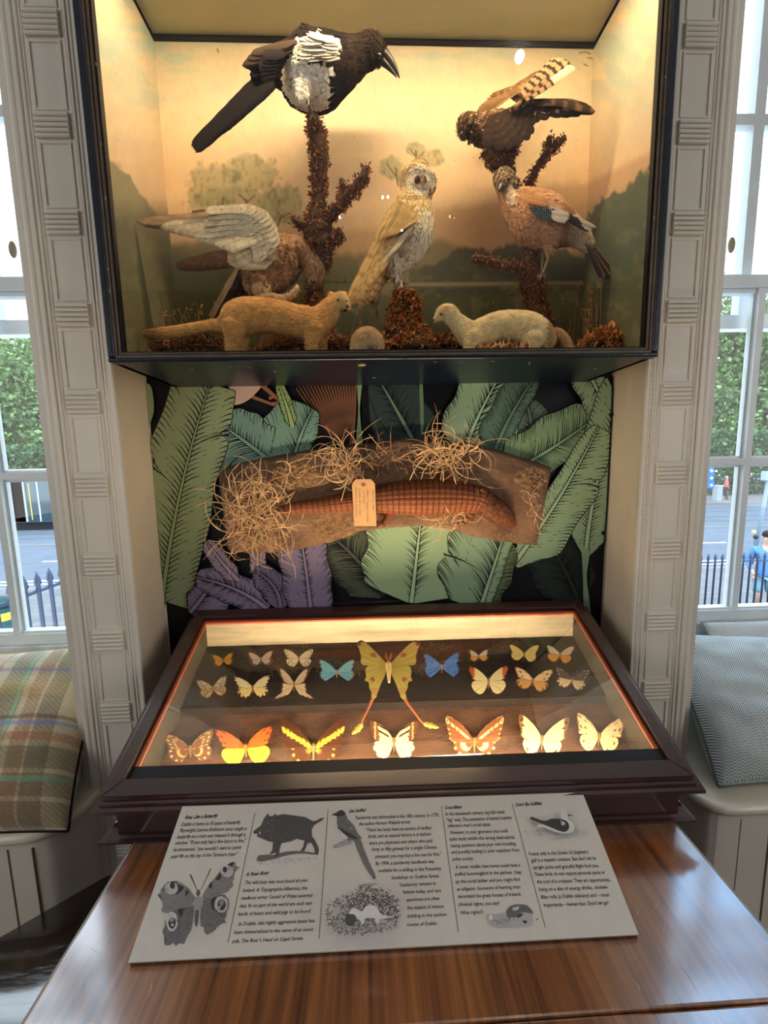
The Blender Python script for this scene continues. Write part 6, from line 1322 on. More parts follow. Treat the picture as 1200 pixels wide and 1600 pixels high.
bfly(847, 1155, 39, 'pale cream butterfly with dark brown wing tips in the front row', 0, 0, sty((246, 226, 156), tip=(84, 52, 40), tipx=.82, vein=(200, 168, 100), edge=(150, 104, 66), ew=.96), sty((250, 232, 160), vein=(200, 168, 100), spots=(84, 52, 40), sr=.86, sn=5, sw=.2), hshape='round', drop=.080, vs=.96, fshape='morpho', rot=-4, hwk=.9)
bfly(936, 1150, 38, 'cream butterfly with brown dots at the right end of the front row', 0, 0, sty((238, 212, 158), edge=(170, 128, 84), ew=.95, vein=(190, 156, 106), spots2=(92, 60, 42), sr2=.66, sn=6, sw=.16, spots=(110, 72, 50), sr=.84), sty((240, 214, 156), spots=(100, 66, 46), sr=.8, sn=6, sw=.16, vein=(190, 156, 106)), hshape='round', drop=.080, vs=.90, fshape='morpho', rot=-5, hwk=.92)
# the comet moth, pinned higher than the rest, with long tails
root = thing('moth', onlid(607, 1042, .045), 'big yellow comet moth with very long orange tails in the middle of the specimen case', 'moth')
DR = .045; MY = lin((226, 204, 106)); MO = lin((206, 128, 84))
def mW(a, c, lift=0, sx=1): return onlid(607+a*sx, 1042-c, DR)+LN*(lift+abs(a)*.00012)
ofw = [(3, 4), (12, 14), (22, 24), (34, 35), (42, 39), (48, 36), (50, 33), (46, 25), (43, 14), (43, 4), (38, 0), (24, 2), (6, -4)]
ohw = [(5, 0), (20, 2), (32, 0), (36, -8), (35, -17), (37, -23), (31, -26), (30, -34), (26, -42), (22, -48), (18, -44), (12, -28), (5, -12)]
for s in (-1, 1):
    for nm, ow, lf in (('forewing', ofw, .0015), ('hindwing', ohw, 0)):
        o_ = crom([(x, y, 0) for x, y in ow+[ow[0]]], 8); G = []; C = []
        for i, q in enumerate(o_):
            row = []
            for j in range(19):
                r = (j/18)**.85; x, y = 3*(1-r)+q[0]*r, 0*(1-r)+q[1]*r; row.append(mW(x*s, y, lf)); c = MY*(1+.10*math.sin(i/len(o_)*70))
                ex, ey = (23, 17) if nm == 'forewing' else (25, -21); d_ = math.hypot(x-ex, y-ey); c = MO*.6 if 2.6 < d_ < 3.8 else (MO if d_ <= 2.6 else c)
                if nm == 'forewing' and (x > 43 and y > 30): c = lin((150, 84, 70))
                if nm == 'forewing' and q[1] > q[0]*.75 and r > .94: c = lin((120, 60, 50))
                if r > .96: c = c*.8
                if nm == 'hindwing' and y < -34: c = MY*.6+MO*.4
                C.append(c)
            G.append(row)
        m = MB(); m.grid(G, np.clip(np.array(C), 0, 1)); m.build(nm, M_wing, root, fixn=False)
    tl = [(-22, -44), (-27, -56), (-33, -70), (-40, -84), (-42, -92), (-48, -100), (-57, -108)] if s < 0 else [(22, -44), (30, -58), (40, -72), (50, -86), (56, -91), (66, -95), (78, -99)]
    k = crom([(x, y, 0) for x, y in tl], 7); w = np.interp(np.linspace(0, 1, len(k)), [0, .1, .3, .62, .70, .80, .9, 1], [5, 2.6, 1.6, 1.7, 3.6, 4.6, 3.8, 1.0]); V = []; C = []
    for i in range(len(k)):
        t = k[min(i+1, len(k)-1)]-k[max(i-1, 0)]; t /= np.linalg.norm(t); nn = np.array([-t[1], t[0]]); u = i/len(k); wv = w[i]*(1+.18*math.sin(i*1.3)*(u > .66)); c = MO*1.1 if .08 < u < .64 else MY
        V += [mW(k[i][0]+nn[0]*wv, k[i][1]+nn[1]*wv, -.0005), mW(k[i][0], k[i][1], .0004), mW(k[i][0]-nn[0]*wv, k[i][1]-nn[1]*wv, -.0005)]; C += [c*.85, c, c*.85]
    m = MB(); m.add(V, [f for i in range(len(k)-1) for f in ((3*i, 3*i+1, 3*i+4, 3*i+3), (3*i+1, 3*i+2, 3*i+5, 3*i+4))], C); m.build('tail', M_wing, root, fixn=False)
m = MB((226, 200, 140)); kk = crom([(0, 6, 0), (0, 0, 0), (0.5, -10, 0), (1, -26, 0)], 5); m.tube([mW(a[0], a[1], .004) for a in kk], np.interp(np.linspace(0, 1, len(kk)), [0, .2, .6, 1], [.004, .0075, .0065, .003]), 12); m.build('body', M_feather, root, True)
m = MB((196, 128, 78))
for s in (-1, 1):
    for t in np.linspace(0, 1, 9):
        p = mW(s*(1.5+3.5*t), 8+12*t, .004); wv = .0045*math.sin(math.pi*(t*.8+.15)); m.tube([p-np.array([wv, 0, 0])*1, p, p+np.array([wv, 0, 0])], .0005, 4)
    m.tube([mW(s*1.5, 8, .004), mW(s*5, 20, .004)], .0006, 5)
m.build('antennae', M_feather, root)
# ------------------------------------------------------------------ cushions
def pillow(name, c, ax, ay, az, hw, hh, hz, colfn, m, label, cat='cushion', n=150, seam=None, dents=()):
    """square stuffed cushion: centre c, unit axes, half sizes"""
    c = np.array(c, float); ax, ay, az = [np.array(a, float)/np.linalg.norm(a) for a in (ax, ay, az)]
    root = thing(name, c, label, cat); us = np.linspace(-1, 1, n)
    mb = MB()
    for side in (1, -1):
        G = []; C = []; UV = []
        for v in us:
            row = []
            for u in us:
                k = (max(0, 1-abs(u)**2.6)*max(0, 1-abs(v)**2.6))**.42; pinch = 1-.07*(1-abs(u)**2)*(abs(v)**3)-0; pinch2 = 1-.07*(1-abs(v)**2)*(abs(u)**3)
                x, y = u*hw*(pinch2), v*hh*pinch; z = hz*k*side*(1+.10*N3(u*2, v*2, 3+side))+.006*N3(u*5, v*5, side)*k
                for (du, dv, dr, dd) in dents: z -= side*dd*math.exp(-((u-du)**2+(v-dv)**2)/dr)
                row.append(c+ax*x+ay*y+az*z); C.append(colfn(u, v, side))
            G.append(row)
        mb.grid(G, np.clip(C, 0, 1), flip=(side < 0))
    o = mb.build('cover', m, root, True)
    uv = o.data.uv_layers.new(name='UVMap'); N_ = n*n; li = np.empty(len(o.data.loops), int); o.data.loops.foreach_get('vertex_index', li); li = li % N_; U = np.stack([li % n, li//n], -1)/(n-1)
    uv.data.foreach_set('uv', U.astype(np.float32).ravel())
    s_ = MB(seam or (120, 110, 100)); pts = [c+ax*u*hw*1.0*(1-.07*(1-abs(v)**2)*1)+ay*v*hh*(1-.07*(1-abs(u)**2)) for u, v in [(t, -1) for t in np.linspace(-1, 1, 20)]+[(1, t) for t in np.linspace(-1, 1, 20)]+[(t, 1) for t in np.linspace(1, -1, 20)]+[(-1, t) for t in np.linspace(1, -1, 20)]]
    s_.tube(pts, .0035, 6); s_.build('piping', M_feather, root, True)
    return root
def plaid(u, v, side):
    x, y = (u+1)*.5, (v+1)*.5; x, y = x*1.0, y*1.0
    wv = .5+.5*math.sin((x+y)*260); c = lin((216, 198, 160))
    def band(t, c0, w): return abs((t-c0)) < w
    for c0, w, col, k in ((.12, .05, (120, 96, 76), .55), (.30, .012, (110, 140, 200), .7), (.335, .03, (84, 64, 60), .6), (.52, .06, (196, 150, 100), .5), (.60, .012, (170, 90, 60), .6), (.70, .045, (78, 92, 70), .6), (.73, .008, (150, 214, 170), .8), (.80, .03, (150, 84, 60), .6), (.88, .04, (80, 70, 60), .6)):
        if band(x, c0, w): c = c*(1-k*(.55+.45*wv))+lin(col)*k*(.55+.45*wv)
    for c0, w, col, k in ((.06, .05, (96, 72, 56), .6), (.18, .05, (110, 84, 70), .6), (.205, .012, (130, 190, 150), .7), (.30, .05, (92, 92, 66), .6), (.40, .02, (180, 96, 60), .6), (.47, .010, (120, 150, 210), .7), (.50, .012, (86, 60, 70), .6), (.66, .04, (214, 180, 110), .5), (.78, .010, (120, 140, 190), .6), (.86, .03, (160, 150, 130), .5)):
        if band(y, c0, w): c = c*(1-k*(1-.45*wv))+lin(col)*k*(1-.45*wv)
    return c*(1+.12*N3(u*40, v*40))
M_plaid = mat('tartan_wool', attr=True, rough=.9, spec=.1, bump=.5, bscale=260, sheen=.4)
pillow('cushion', (-1.075, .035, -.685), (1, .05, 0.02), (-.14, .62, .52), (0, -.5, .72), .285, .225, .10, plaid, M_plaid, 'tartan wool cushion on the left window seat', n=190, seam=(40, 36, 40))
# herringbone tweed
def herr(name, ca, cb):
    m = bpy.data.materials.new(name); m.use_nodes = True; t = m.node_tree; b = t.nodes['Principled BSDF']; b.inputs['Roughness'].default_value = .9; b.inputs['Specular IOR Level'].default_value = .1
    uv = t.nodes.new('ShaderNodeUVMap'); sp = t.nodes.new('ShaderNodeSeparateXYZ'); t.links.new(uv.outputs[0], sp.inputs[0])
    def M(op, a, b_=None):
        n = t.nodes.new('ShaderNodeMath'); n.operation = op
        for i, v in enumerate((a, b_)):
            if v is None: continue
            if isinstance(v, (int, float)): n.inputs[i].default_value = v
            else: t.links.new(v, n.inputs[i])
        return n.outputs[0]
    tri = M('PINGPONG', M('MULTIPLY', sp.outputs['X'], 30.), .5); s_ = M('FRACT', M('ADD', M('MULTIPLY', sp.outputs['Y'], 62.), M('MULTIPLY', tri, 3.4)))
    k = M('MULTIPLY', M('SUBTRACT', M('PINGPONG', s_, .5), .17), 9.); cl = t.nodes.new('ShaderNodeClamp'); t.links.new(k, cl.inputs[0])
    mx_ = t.nodes.new('ShaderNodeMix'); mx_.data_type = 'RGBA'; t.links.new(cl.outputs[0], mx_.inputs[0]); mx_.inputs[6].default_value = rgba(ca); mx_.inputs[7].default_value = rgba(cb); t.links.new(mx_.outputs[2], b.inputs['Base Color'])
    bp = t.nodes.new('ShaderNodeBump'); bp.inputs['Strength'].default_value = .4; bp.inputs['Distance'].default_value = .002; t.links.new(cl.outputs[0], bp.inputs['Height']); t.links.new(bp.outputs[0], b.inputs['Normal']); return m
M_h1 = herr('grey_herringbone_tweed', (104, 120, 124), (232, 238, 236)); M_h2 = herr('pale_herringbone_tweed', (150, 156, 158), (224, 224, 220))
pillow('cushion', (1.075, .035, -.69), (1, -.02, -.05), (.13, .66, .52), (0, -.5, .72), .265, .20, .09, lambda u, v, s: lin((160, 165, 165)), M_h1, 'grey and white herringbone cushion at the front of the right window seat', n=90, seam=(110, 120, 120), dents=((.35, -.6, .03, .02),))
pillow('cushion', (1.28, .145, -.665), (1, .1, 0), (.0, .45, .75), (0, -.8, .4), .30, .17, .05, lambda u, v, s: lin((170, 172, 170)), M_h2, 'paler herringbone cushion behind the grey one, against the right sash', n=80, seam=(150, 150, 150))

# ------------------------------------------------------------------ hanging bulbs in the room, mirrored in the glass
M_bulb = mat('lit_bulb', (255, 240, 215), emit=55)
for (x, y), r in (((812, 88), .022), ((703, 338), .007), ((710, 340), .005), ((531, 339), .010), ((598, 308), .010), ((606, 307), .009), ((628, 360), .008)):
    d = ray(x, y); t0 = (CY0+.0075-CAM[1])/d[1]; hit = CAM+d*t0; dr = np.array([d[0], -d[1], d[2]]); tt = (-2.35-hit[1])/dr[1]; p = hit+dr*tt
    if p[2] > CEIL-.08: tt = (CEIL-.12-hit[2])/dr[2]; p = hit+dr*tt
    root = thing('pendant_bulb', p, 'small lit bulb hanging in the room behind the viewer', 'lamp', 'pendant bulbs of the room')
    MB().sphere(p, r, 12, 8).build('bulb', M_bulb, root, True)
    MB((40, 34, 30)).tube([p+[0, 0, r*.8], [p[0], p[1], CEIL]], .002, 6).build('flex', M_v, root)

# ------------------------------------------------------------------ the street outside
SZ = -3.4
M_road = mat('asphalt', (92, 98, 106), rough=.9, var=.12, vscale=1.5, bump=.3, bscale=30); M_pave = mat('stone_paving', (104, 103, 100), rough=.85, var=.15, vscale=2.5)
b = MB(); b.add([(-70, 3.2, SZ), (70, 3.2, SZ), (70, 60, SZ), (-70, 60, SZ)], [(0, 1, 2, 3)]); struct(b, 'ground', M_road)
b = MB(); b.box((-70, 3.2, SZ), (70, 10.2, SZ+.10)); b.box((-70, 26, SZ), (70, 34, SZ+.12)); struct(b, 'pavement', M_pave)
b = MB(); b.box((-70, 10.2, SZ), (70, 10.45, SZ+.105)); b.box((-70, 25.8, SZ), (70, 26, SZ+.125)); b.box((-70, 17.2, SZ), (70, 17.4, SZ+.03)); struct(b, 'kerb', mat('kerb_stone', (120, 116, 110), rough=.8))
b = MB((90, 92, 96))
for y in (19.0, 20.4, 22.4, 23.8): b.box((-70, y, SZ), (70, y+.12, SZ+.008))
struct(b, 'tram_rails', mat('rail_steel', attr=True, rough=.4))
b = MB((225, 225, 220))
for x in np.arange(-40, 40, 4.0): b.box((x, 14.0, SZ), (x+1.8, 14.12, SZ+.004))
b.box((-40, 11.0, SZ), (40, 11.12, SZ+.004)); b.box((-40, 11.35, SZ), (40, 11.47, SZ+.004)); struct(b, 'road_markings', M_v)
# paving joints
b = MB((140, 136, 128))
for y in np.arange(4, 10, .6): b.box((-20, y, SZ+.1), (20, y+.02, SZ+.103))
struct(b, 'paving_joints', M_v)
# plinth and railings of the area
M_iron = mat('painted_iron', (42, 52, 78), rough=.4)
def railing(A, B_, zbot, ztop, tip, n, rad, label):
    root = thing('railing', (A+B_)/2, label, 'railing', 'iron railings outside'); A, B_ = np.array(A), np.array(B_)
    m = MB(); m.tube([A+[0, 0, ztop], B_+[0, 0, ztop]], rad*.55, 6); m.build('top_rail', M_iron, root)
    m = MB(); m.tube([A+[0, 0, zbot+.02], B_+[0, 0, zbot+.02]], rad*.6, 6); m.build('bottom_rail', M_iron, root)
    for i in range(n):
        p = A+(B_-A)*(i+.5)/n; m = MB(); q = lambda z: p+np.array([0, 0, z]); h = tip
        m.tube([q(zbot), q(ztop+.02), q(ztop+.03), q(ztop+.035), q(ztop+.055), q(ztop+.06), q(ztop+h*.45), q(ztop+h*.7), q(ztop+h)], [rad*.62, rad*.62, rad*.9, rad*.6, rad*.75, rad*.95, rad*1.0, rad*.75, rad*.12], 8); m.build('post', M_iron, root, True)
A = PZ(-45, 962, -1.05); B_ = PZ(200, 872, -1.05); A[2] = B_[2] = 0
railing(A, B_, -2.6, -1.05, .17, 14, .027, 'blue-black spear-topped iron railing close outside the left window')
A = P(1000, 882, 5.4); B_ = P(1330, 880, 5.4); zr = A[2]; A[2] = B_[2] = 0
railing(A, B_, zr-.93, zr, .15, 30, .024, 'spear-topped iron railing at the pavement outside the right window')
b = MB(); b.box((-6, 4.9, zr-1.05), (16, 5.9, zr-.93)); b.box((-6, 5.3, SZ), (16, 5.8, zr-1.04)); struct(b, 'area_wall', M_pave)
# bollard / bin at the left edge
root = thing('litter_bin', P(4, 1000, 3.2), 'dark green litter bin behind the left railing', 'bin'); c = P(2, 960, 3.2); 
m = MB((30, 70, 72)); m.tube([c+[0, 0, -1.2], c+[0, 0, .1]], [.11, .11], 12); m.tube([c+[0, 0, .1], c+[0, 0, .16], c+[0, 0, .19]], [.125, .11, .02], 12); m.build('body', M_v, root, True)
m = MB((220, 200, 60)); m.tube([c+[0, 0, -.05], c+[0, 0, .03]], .112, 12); m.build('yellow_band', M_v, root, True)
m = MB((226, 60, 90)); p0, p1 = P(-10, 1038, 1.6), P(40, 1056, 1.6); m.tube([p0, (p0+p1)/2+[0, 0, .01], p1], .008, 6); m.build('barrier_tape', M_v, label='strip of pink red tape low outside the left window', cat='tape', smooth=True)
# tram
tr = thing('tram', (-19, 24, SZ), 'silver grey tram passing outside the left window', 'tram')
x1 = P(130, 780, 23.2)[0]+2; x0 = x1-12; m = MB((150, 150, 158)); prof = [(21.9, SZ+.45), (21.8, SZ+.8), (21.8, SZ+2.6), (21.95, SZ+3.1), (22.3, SZ+3.35), (24.2, SZ+3.35), (24.5, SZ+3.1), (24.5, SZ+.45)]
m.sweep(prof, [((x0, 0, 0), (0, 1, 0), (0, 0, 1)), ((x1, 0, 0), (0, 1, 0), (0, 0, 1))]); m.build('body', mat('tram_paint', attr=True, rough=.35), tr)
xa = P(44, 780, 21.8)[0]; xb = P(60, 780, 21.8)[0]
def tb(nm, px0, px1, z0, z1, col, dy=.03, mm=None):
    a, c_ = P(px0, 780, 21.8)[0], P(px1, 780, 21.8)[0]; m = MB(col); m.box((a, 21.8-dy, SZ+z0), (c_, 21.9, SZ+z1)); return m.build(nm, mm or M_v, tr)
M_tg = mat('tram_window', (40, 62, 70), rough=.08, spec=.8)
tb('door', 41, 60, .5, 2.7, (40, 60, 66), .03, M_tg); tb('door', 62, 84, .5, 2.7, (40, 60, 66), .03, M_tg); tb('window', -60, 14, 1.3, 2.7, (40, 60, 66), .03, M_tg); tb('door_frame', 60, 62, .5, 2.75, (200, 204, 212), .05); tb('yellow_pole', 47, 48.5, .6, 2.6, (226, 190, 60), .04)
m = MB((170, 172, 180)); 
for px_ in np.linspace(18, 34, 7): a = P(px_, 780, 21.8)[0]; m.box((a, 21.72, SZ+.5), (a+.25, 21.9, SZ+3.1))
m.build('bellows', M_v, tr)
m = MB((30, 30, 34)); m.box((x0, 22.0, SZ+.02), (x1, 24.3, SZ+.45)); m.build('underframe', M_v, tr)
# overhead wires
b = MB((70, 80, 84))
for (a, c_) in (((1080, 608), (1240, 616)), ((1080, 622), (1240, 612)), ((1080, 650), (1240, 640)), ((1108, 624), (1124, 640)), ((-10, 655), (80, 657))): b = MB((70, 80, 84)); b.tube([P(*a, 20), P(*c_, 20)], .012, 4); b.build('overhead_wire', M_v, label='thin overhead tram wire crossing above the street', cat='wire', group='overhead tram wires')
# trees of the park
def tree(x, y, h, r, label, seed, tone):
    rng = np.random.default_rng(seed); root = thing('tree', (x, y, SZ), label, 'tree', 'park trees across the street')
    m = MB((70, 58, 44)); m.tube([(x, y, SZ), (x+.1, y, SZ+h*.25), (x, y, SZ+h*.6)], [.35, .28, .12], 10); m.build('trunk', M_v, root, True)
    cl = [(x+rng.uniform(-.7, .7)*r, y+rng.uniform(-.5, .5)*r, SZ+h*rng.uniform(.22, .88), r*rng.uniform(.28, .5)) for _ in range(46)]
    n = 11000; ci = rng.integers(0, len(cl), n); C0 = np.array(cl)[ci]; d = rng.normal(0, 1, (n, 3)); d /= np.linalg.norm(d, axis=1)[:, None]; p = C0[:, :3]+d*C0[:, 3:]*rng.uniform(.6, 1.05, n)[:, None]
    u = rng.normal(0, 1, (n, 3))+d*.6; u /= np.linalg.norm(u, axis=1)[:, None]; v = np.cross(u, rng.normal(0, 1, (n, 3))); v /= np.linalg.norm(v, axis=1)[:, None]; L = rng.uniform(.25, .55, n)[:, None]
    Vv = np.stack([p, p+u*L*.5+v*L*.35, p+u*L, p+u*L*.5-v*L*.35], 1); cc = lin(tone)*rng.uniform(.55, 1.35, n)[:, None]; cc = np.repeat(cc[:, None], 4, 1)
    m = MB(); m.add(Vv.reshape(-1, 3), [(4*i, 4*i+1, 4*i+2, 4*i+3) for i in range(n)], cc.reshape(-1, 3)); o = m.build('foliage', mat('foliage', attr=True, rough=.7), root, fixn=False); o['kind'] = 'stuff'
for k, (px_, Yt_, top, r, s) in enumerate(((-60, 36, 470, 7, 11), (12, 38, 500, 6, 12), (70, 35, 520, 5.5, 13), (1090, 38, 440, 6.5, 14), (1150, 36, 452, 5.0, 15), (1215, 37, 440, 6.5, 16), (1290, 35, 450, 6, 17))):
    p = P(px_, 640, Yt_); tp_ = P(px_, top, Yt_); tree(p[0], Yt_, tp_[2]-SZ, r, 'green leafy park tree beyond the street, outside the %s window' % ('left' if px_ < 600 else 'right'), s, (104, 134, 72) if k % 2 else (92, 122, 62))
def hedge(x0, x1, y, h, label, seed):
    rng = np.random.default_rng(seed); n = 15000; p = np.stack([rng.uniform(x0, x1, n), y+rng.uniform(-.6, .3, n), SZ+.1+1.5*h*rng.random(n)**.8], -1); u = rng.normal(0, 1, (n, 3)); u /= np.linalg.norm(u, axis=1)[:, None]; v = np.cross(u, rng.normal(0, 1, (n, 3))); v /= np.linalg.norm(v, axis=1)[:, None]; L = rng.uniform(.22, .5, n)[:, None]
    Vv = np.stack([p, p+u*L*.5+v*L*.35, p+u*L, p+u*L*.5-v*L*.35], 1); cc = np.repeat((lin((64, 100, 56))*rng.uniform(.5, 1.4, n)[:, None])[:, None], 4, 1); m = MB(); m.add(Vv.reshape(-1, 3), [(4*i, 4*i+1, 4*i+2, 4*i+3) for i in range(n)], cc.reshape(-1, 3)); m.build('hedge', mat('foliage', attr=True), label=label, cat='hedge', kind='stuff', fixn=False)
hedge(-48, -22, 31.5, 3.2, 'dark green hedge behind the tram', 1); hedge(22, 48, 31.5, 3.4, 'dark green hedge beyond the blue direction sign', 2)
root = thing('park_railing', (34, 30.5, SZ), 'thin dark park railing in front of the hedge across the street', 'railing')
m = MB((40, 44, 50)); m.box((24, 30.4, SZ+1.5), (46, 30.45, SZ+1.56)); m.build('top_rail', M_v, root)
for k in range(60): m = MB((40, 44, 50)); x = 24+k*.36; m.box((x, 30.4, SZ+.1), (x+.04, 30.44, SZ+1.6)); m.build('post', M_v, root)
# blue direction sign
Ys = 20.; root = thing('direction_sign', P(1110, 780, Ys), 'blue direction sign with white arrows at the edge of the right window', 'sign')
for (ya, yb) in ((730, 741), (742, 752), (753, 763)):
    a, c_ = P(1098, ya, Ys), P(1115.5, yb, Ys); m = MB((20, 96, 160)); m.box((a[0], Ys, c_[2]), (c_[0], Ys+.05, a[2])); m.build('panel', M_v, root)
    cy = (ya+yb)/2; q = [P(x, y, Ys-.01) for x, y in ((1109, cy-.5), (1112, cy-.5), (1110.8, cy-2.3), (1112, cy-2.5), (1114.4, cy), (1112, cy+2.5), (1110.8, cy+2.3), (1112, cy+.5), (1109, cy+.5))]
    m = MB((240, 245, 250)); bm = bmesh.new(); bm.faces.new([bm.verts.new(x) for x in q]); bmesh.ops.triangulate(bm, faces=bm.faces); bm.verts.index_update(); m.add([v.co[:] for v in bm.verts], [[v.index for v in f.verts] for f in bm.faces]); bm.free(); m.build('arrow', M_v, root)
a = P(1100, 763, Ys); m = MB((90, 100, 110)); m.box((a[0], Ys+.05, SZ), (a[0]+.1, Ys+.12, P(1100, 728, Ys)[2])); m.build('post', M_v, root)
p = P(1124, 780, 27); root = thing('utility_box', p, 'pale grey street cabinet beside the far pedestrian', 'cabinet')
m = MB((140, 150, 152)); m.box((p[0]-.2, 27, SZ), (p[0]+.2, 27.4, SZ+1.15)); m.build('body', M_v, root); m = MB((160, 170, 172)); m.box((p[0]-.22, 26.97, SZ+1.15), (p[0]+.22, 27.43, SZ+1.22)); m.build('lid', M_v, root)
# pole with camera box
Yp = 12.; root = thing('street_pole', P(1183, 860, Yp), 'grey steel street pole with a white box near its top, behind the man', 'pole')
a = P(1185, 800, Yp)[0]; m = MB((130, 142, 152)); m.tube([(a, Yp, SZ), (a+.25, Yp, P(1185, 742, Yp)[2])], .055, 12); m.build('pole', M_v, root, True)
q0, q1 = P(1185, 736, Yp), P(1197, 749, Yp); m = MB((150, 162, 168)); m.box((q0[0], Yp-.3, q1[2]), (q1[0], Yp-.1, q0[2])); m.build('equipment_box', M_v, root)
q0 = P(1184, 748, Yp); m = MB((120, 130, 140)); m.tube([q0, P(1200, 752, Yp)], .03, 6); m.build('bracket', M_v, root)
q0 = P(1178, 831, 11.0); root = thing('lamp', q0, 'round yellow beacon on a dark mount behind the shoulder of the man', 'lamp'); m = MB((240, 222, 120)); m.sphere(q0, .06, 12, 8); m.build('globe', M_v, root, True); m = MB((50, 50, 56)); m.sphere(P(1181, 839, 11.0), .07, 10, 8); m.build('mount', M_v, root, True); m = MB((90, 96, 104)); m.tube([P(1180, 842, 11.0), (P(1180, 842, 11)[0], 11.0, SZ)], .03, 8); m.build('post', M_v, root, True)
# people
def skinbody(name, J, E_, m, parent, root_i=0, sub=2):
    me = bpy.data.meshes.new(name); me.from_pydata([tuple(j[:3]) for j in J], E_, []); o = bpy.data.objects.new(name, me); COL.objects.link(o)
    sk = o.modifiers.new('skin', 'SKIN'); 
    for i, j in enumerate(J): me.skin_vertices[0].data[i].radius = (j[3], j[4] if len(j) > 4 else j[3]); me.skin_vertices[0].data[i].use_root = (i == root_i)
    sb = o.modifiers.new('sub', 'SUBSURF'); sb.levels = sub; sb.render_levels = sub
    bpy.context.view_layer.update(); m2 = bpy.data.meshes.new_from_object(o.evaluated_get(bpy.context.evaluated_depsgraph_get())); bpy.data.objects.remove(o)
    m2.name = name; m2.polygons.foreach_set('use_smooth', [True]*len(m2.polygons)); o = bpy.data.objects.new(name, m2); COL.objects.link(o); m2.materials.clear(); m2.materials.append(m); adopt(o, parent); return o
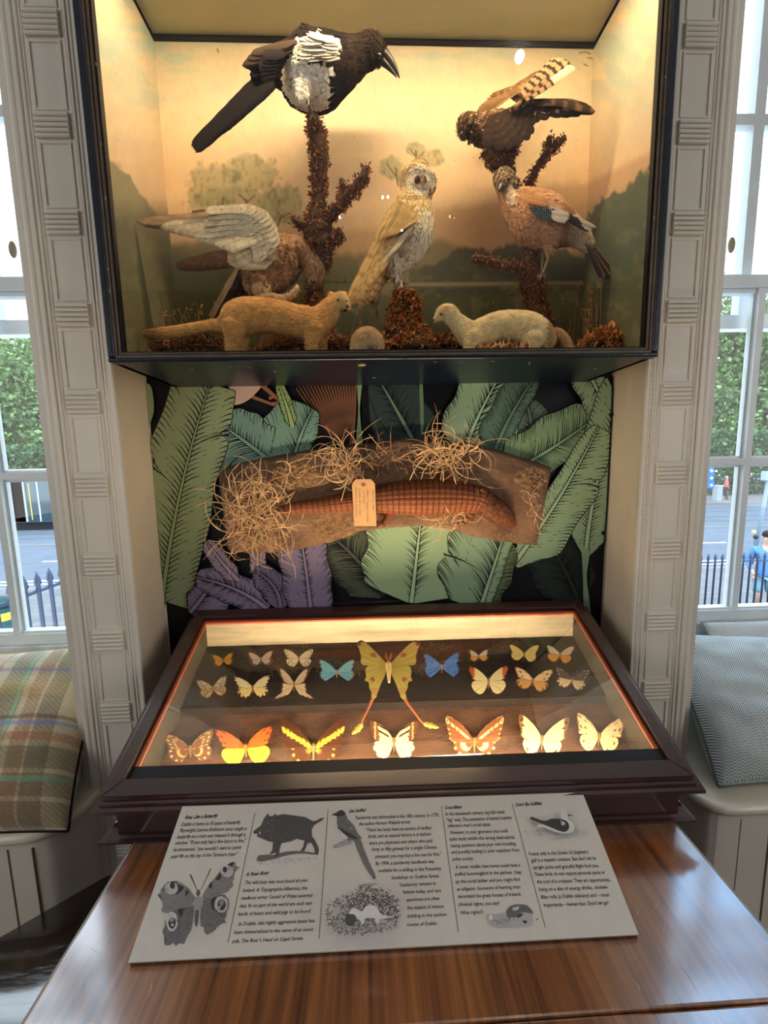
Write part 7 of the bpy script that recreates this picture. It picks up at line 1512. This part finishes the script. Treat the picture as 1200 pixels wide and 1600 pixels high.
def person(base, H, yaw, top, legs, skin, hair, label, shorts=True, top2=None, beard=False, lean=0):
    root = thing('person', base, label, 'person'); c, s = math.cos(yaw), math.sin(yaw); bx_, by_, bz_ = base; k = H/1.75
    T = lambda x, y, z: (bx_+(x*c-y*s)*k, by_+(x*s+y*c)*k, bz_+z*k)
    J = lambda L: [T(*j[:3])+tuple(r*k for r in j[3:]) for j in L]
    M_s = mat('skin_%d' % skin[0], skin, rough=.6)
    # facing -y
    skinbody('body', J([(0, 0, .95, .13, .10), (0, 0, 1.15, .14, .10), (0, .0, 1.38, .15, .10), (0, 0, 1.50, .055, .055), (0, -.01, 1.60, .075, .085), (0, -.01, 1.70, .08, .09), (.10, 0, .90, .09), (.11, -.02, .50, .062), (.12, .02, .10, .042), (.12, -.10, .04, .04, .03), (-.10, 0, .90, .09), (-.10, -.10, .50, .062), (-.09, -.02, .10, .042), (-.09, -.14, .04, .04, .03), (.20, 0, 1.42, .055), (.27, .03, 1.15, .045), (.24, -.08, .93, .032), (.235, -.10, .85, .028), (-.20, 0, 1.42, .055), (-.27, .03, 1.15, .045), (-.22, -.12, .98, .032), (-.20, -.16, .92, .028)]),
             [(0, 1), (1, 2), (2, 3), (3, 4), (4, 5), (0, 6), (6, 7), (7, 8), (8, 9), (0, 10), (10, 11), (11, 12), (12, 13), (2, 14), (14, 15), (15, 16), (16, 17), (2, 18), (18, 19), (19, 20), (20, 21)], M_s, root)
    M_t = mat('top_%d_%d' % (top[0], top[2]), top, rough=.8, var=.08, vscale=6); M_l = mat('legs_%d_%d' % (legs[0], legs[2]), legs, rough=.85)
    skinbody('shirt', J([(0, 0, .84, .17, .135), (0, 0, 1.15, .165, .125), (0, 0, 1.38, .175, .125), (0, 0, 1.49, .075, .07), (.20, 0, 1.42, .075), (.275, .03, 1.15, .062), (.245, -.07, .96, .048), (-.20, 0, 1.42, .075), (-.275, .03, 1.15, .062), (-.225, -.11, 1.0, .048)]), [(0, 1), (1, 2), (2, 3), (2, 4), (4, 5), (5, 6), (2, 7), (7, 8), (8, 9)], M_t, root)
    zl = .52 if shorts else .10
    skinbody('shorts' if shorts else 'trousers', J([(0, 0, 1.0, .155, .125), (.10, 0, .86, .115), (.112, -.02, zl, .10 if shorts else .062), (-.10, -.01, .86, .115), (-.10, -.09, zl, .10 if shorts else .062)]), [(0, 1), (1, 2), (0, 3), (3, 4)], M_l, root)
    for sx, y0 in ((.12, -.10), (-.09, -.14)):
        m = MB((40, 44, 60)); m.sphere(T(sx, y0+.03, .045), .055*k, 12, 8, (1.0, 2.3, .8)); m.build('shoe', M_v, root, True)
    m = MB(hair); m.sphere(T(0, .02, 1.725), .098*k, 14, 10, (.9, 1.02, .85)); m.build('hair', M_feather, root, True)
    f = MB(skin); f.tube([T(0, -.10, 1.68), T(0, -.122, 1.645), T(0, -.10, 1.635)], [.008*k, .014*k, .010*k], 8); f.build('nose', M_s, root, True)
    f = MB((40, 30, 28)); 
    for sx in (-1, 1): f.sphere(T(.032*sx, -.098, 1.675), .010*k, 8, 6)
    f.build('eyes', M_v, root, True)
    f = MB((150, 96, 84) if not beard else (150, 140, 134)); f.sphere(T(0, -.088, 1.605), .022*k, 10, 6, (1.4, .8, .5)); f.build('mouth', M_v, root, True)
    for sx in (-1, 1): f = MB(skin); f.sphere(T(.083*sx, 0, 1.66), .020*k, 8, 6, (.5, .8, 1.3)); f.build('ear', M_s, root, True)
    # hands: palm with five separate fingers
    for sx, hx, hy, hz in ((1, .235, -.10, .86), (-1, -.20, -.16, .93)):
        skinbody('hand', J([(hx, hy, hz, .026, .018), (hx, hy-.015, hz-.05, .034, .016)]+[(hx+(i-1.5)*.018, hy-.02, hz-.085-.004*(1.5-abs(i-1.5)), .009) for i in range(4)]+[(hx+(i-1.5)*.019, hy-.012, hz-.12-.006*(1.5-abs(i-1.5)), .007) for i in range(4)]+[(hx-sx*.03, hy-.03, hz-.04, .010), (hx-sx*.04, hy-.04, hz-.075, .008)]),
                 [(0, 1)]+[(1, 2+i) for i in range(4)]+[(2+i, 6+i) for i in range(4)]+[(0, 10), (10, 11)], M_s, root, sub=1)
    return root
mb_ = PZ(1188, 966, SZ+.1); person(tuple(mb_), 1.74, -.55, (86, 130, 178), (120, 150, 160), (196, 150, 128), (54, 46, 44), 'person in a blue jacket, pale shorts and dark shoes standing behind the street railing', True, beard=True)
pb = PZ(1133, 780, SZ+.12); person(tuple(pb), 1.65, .9, (214, 96, 84), (60, 50, 60), (176, 130, 108), (200, 196, 190), 'person in a red and white top and dark trousers on the far pavement', False)
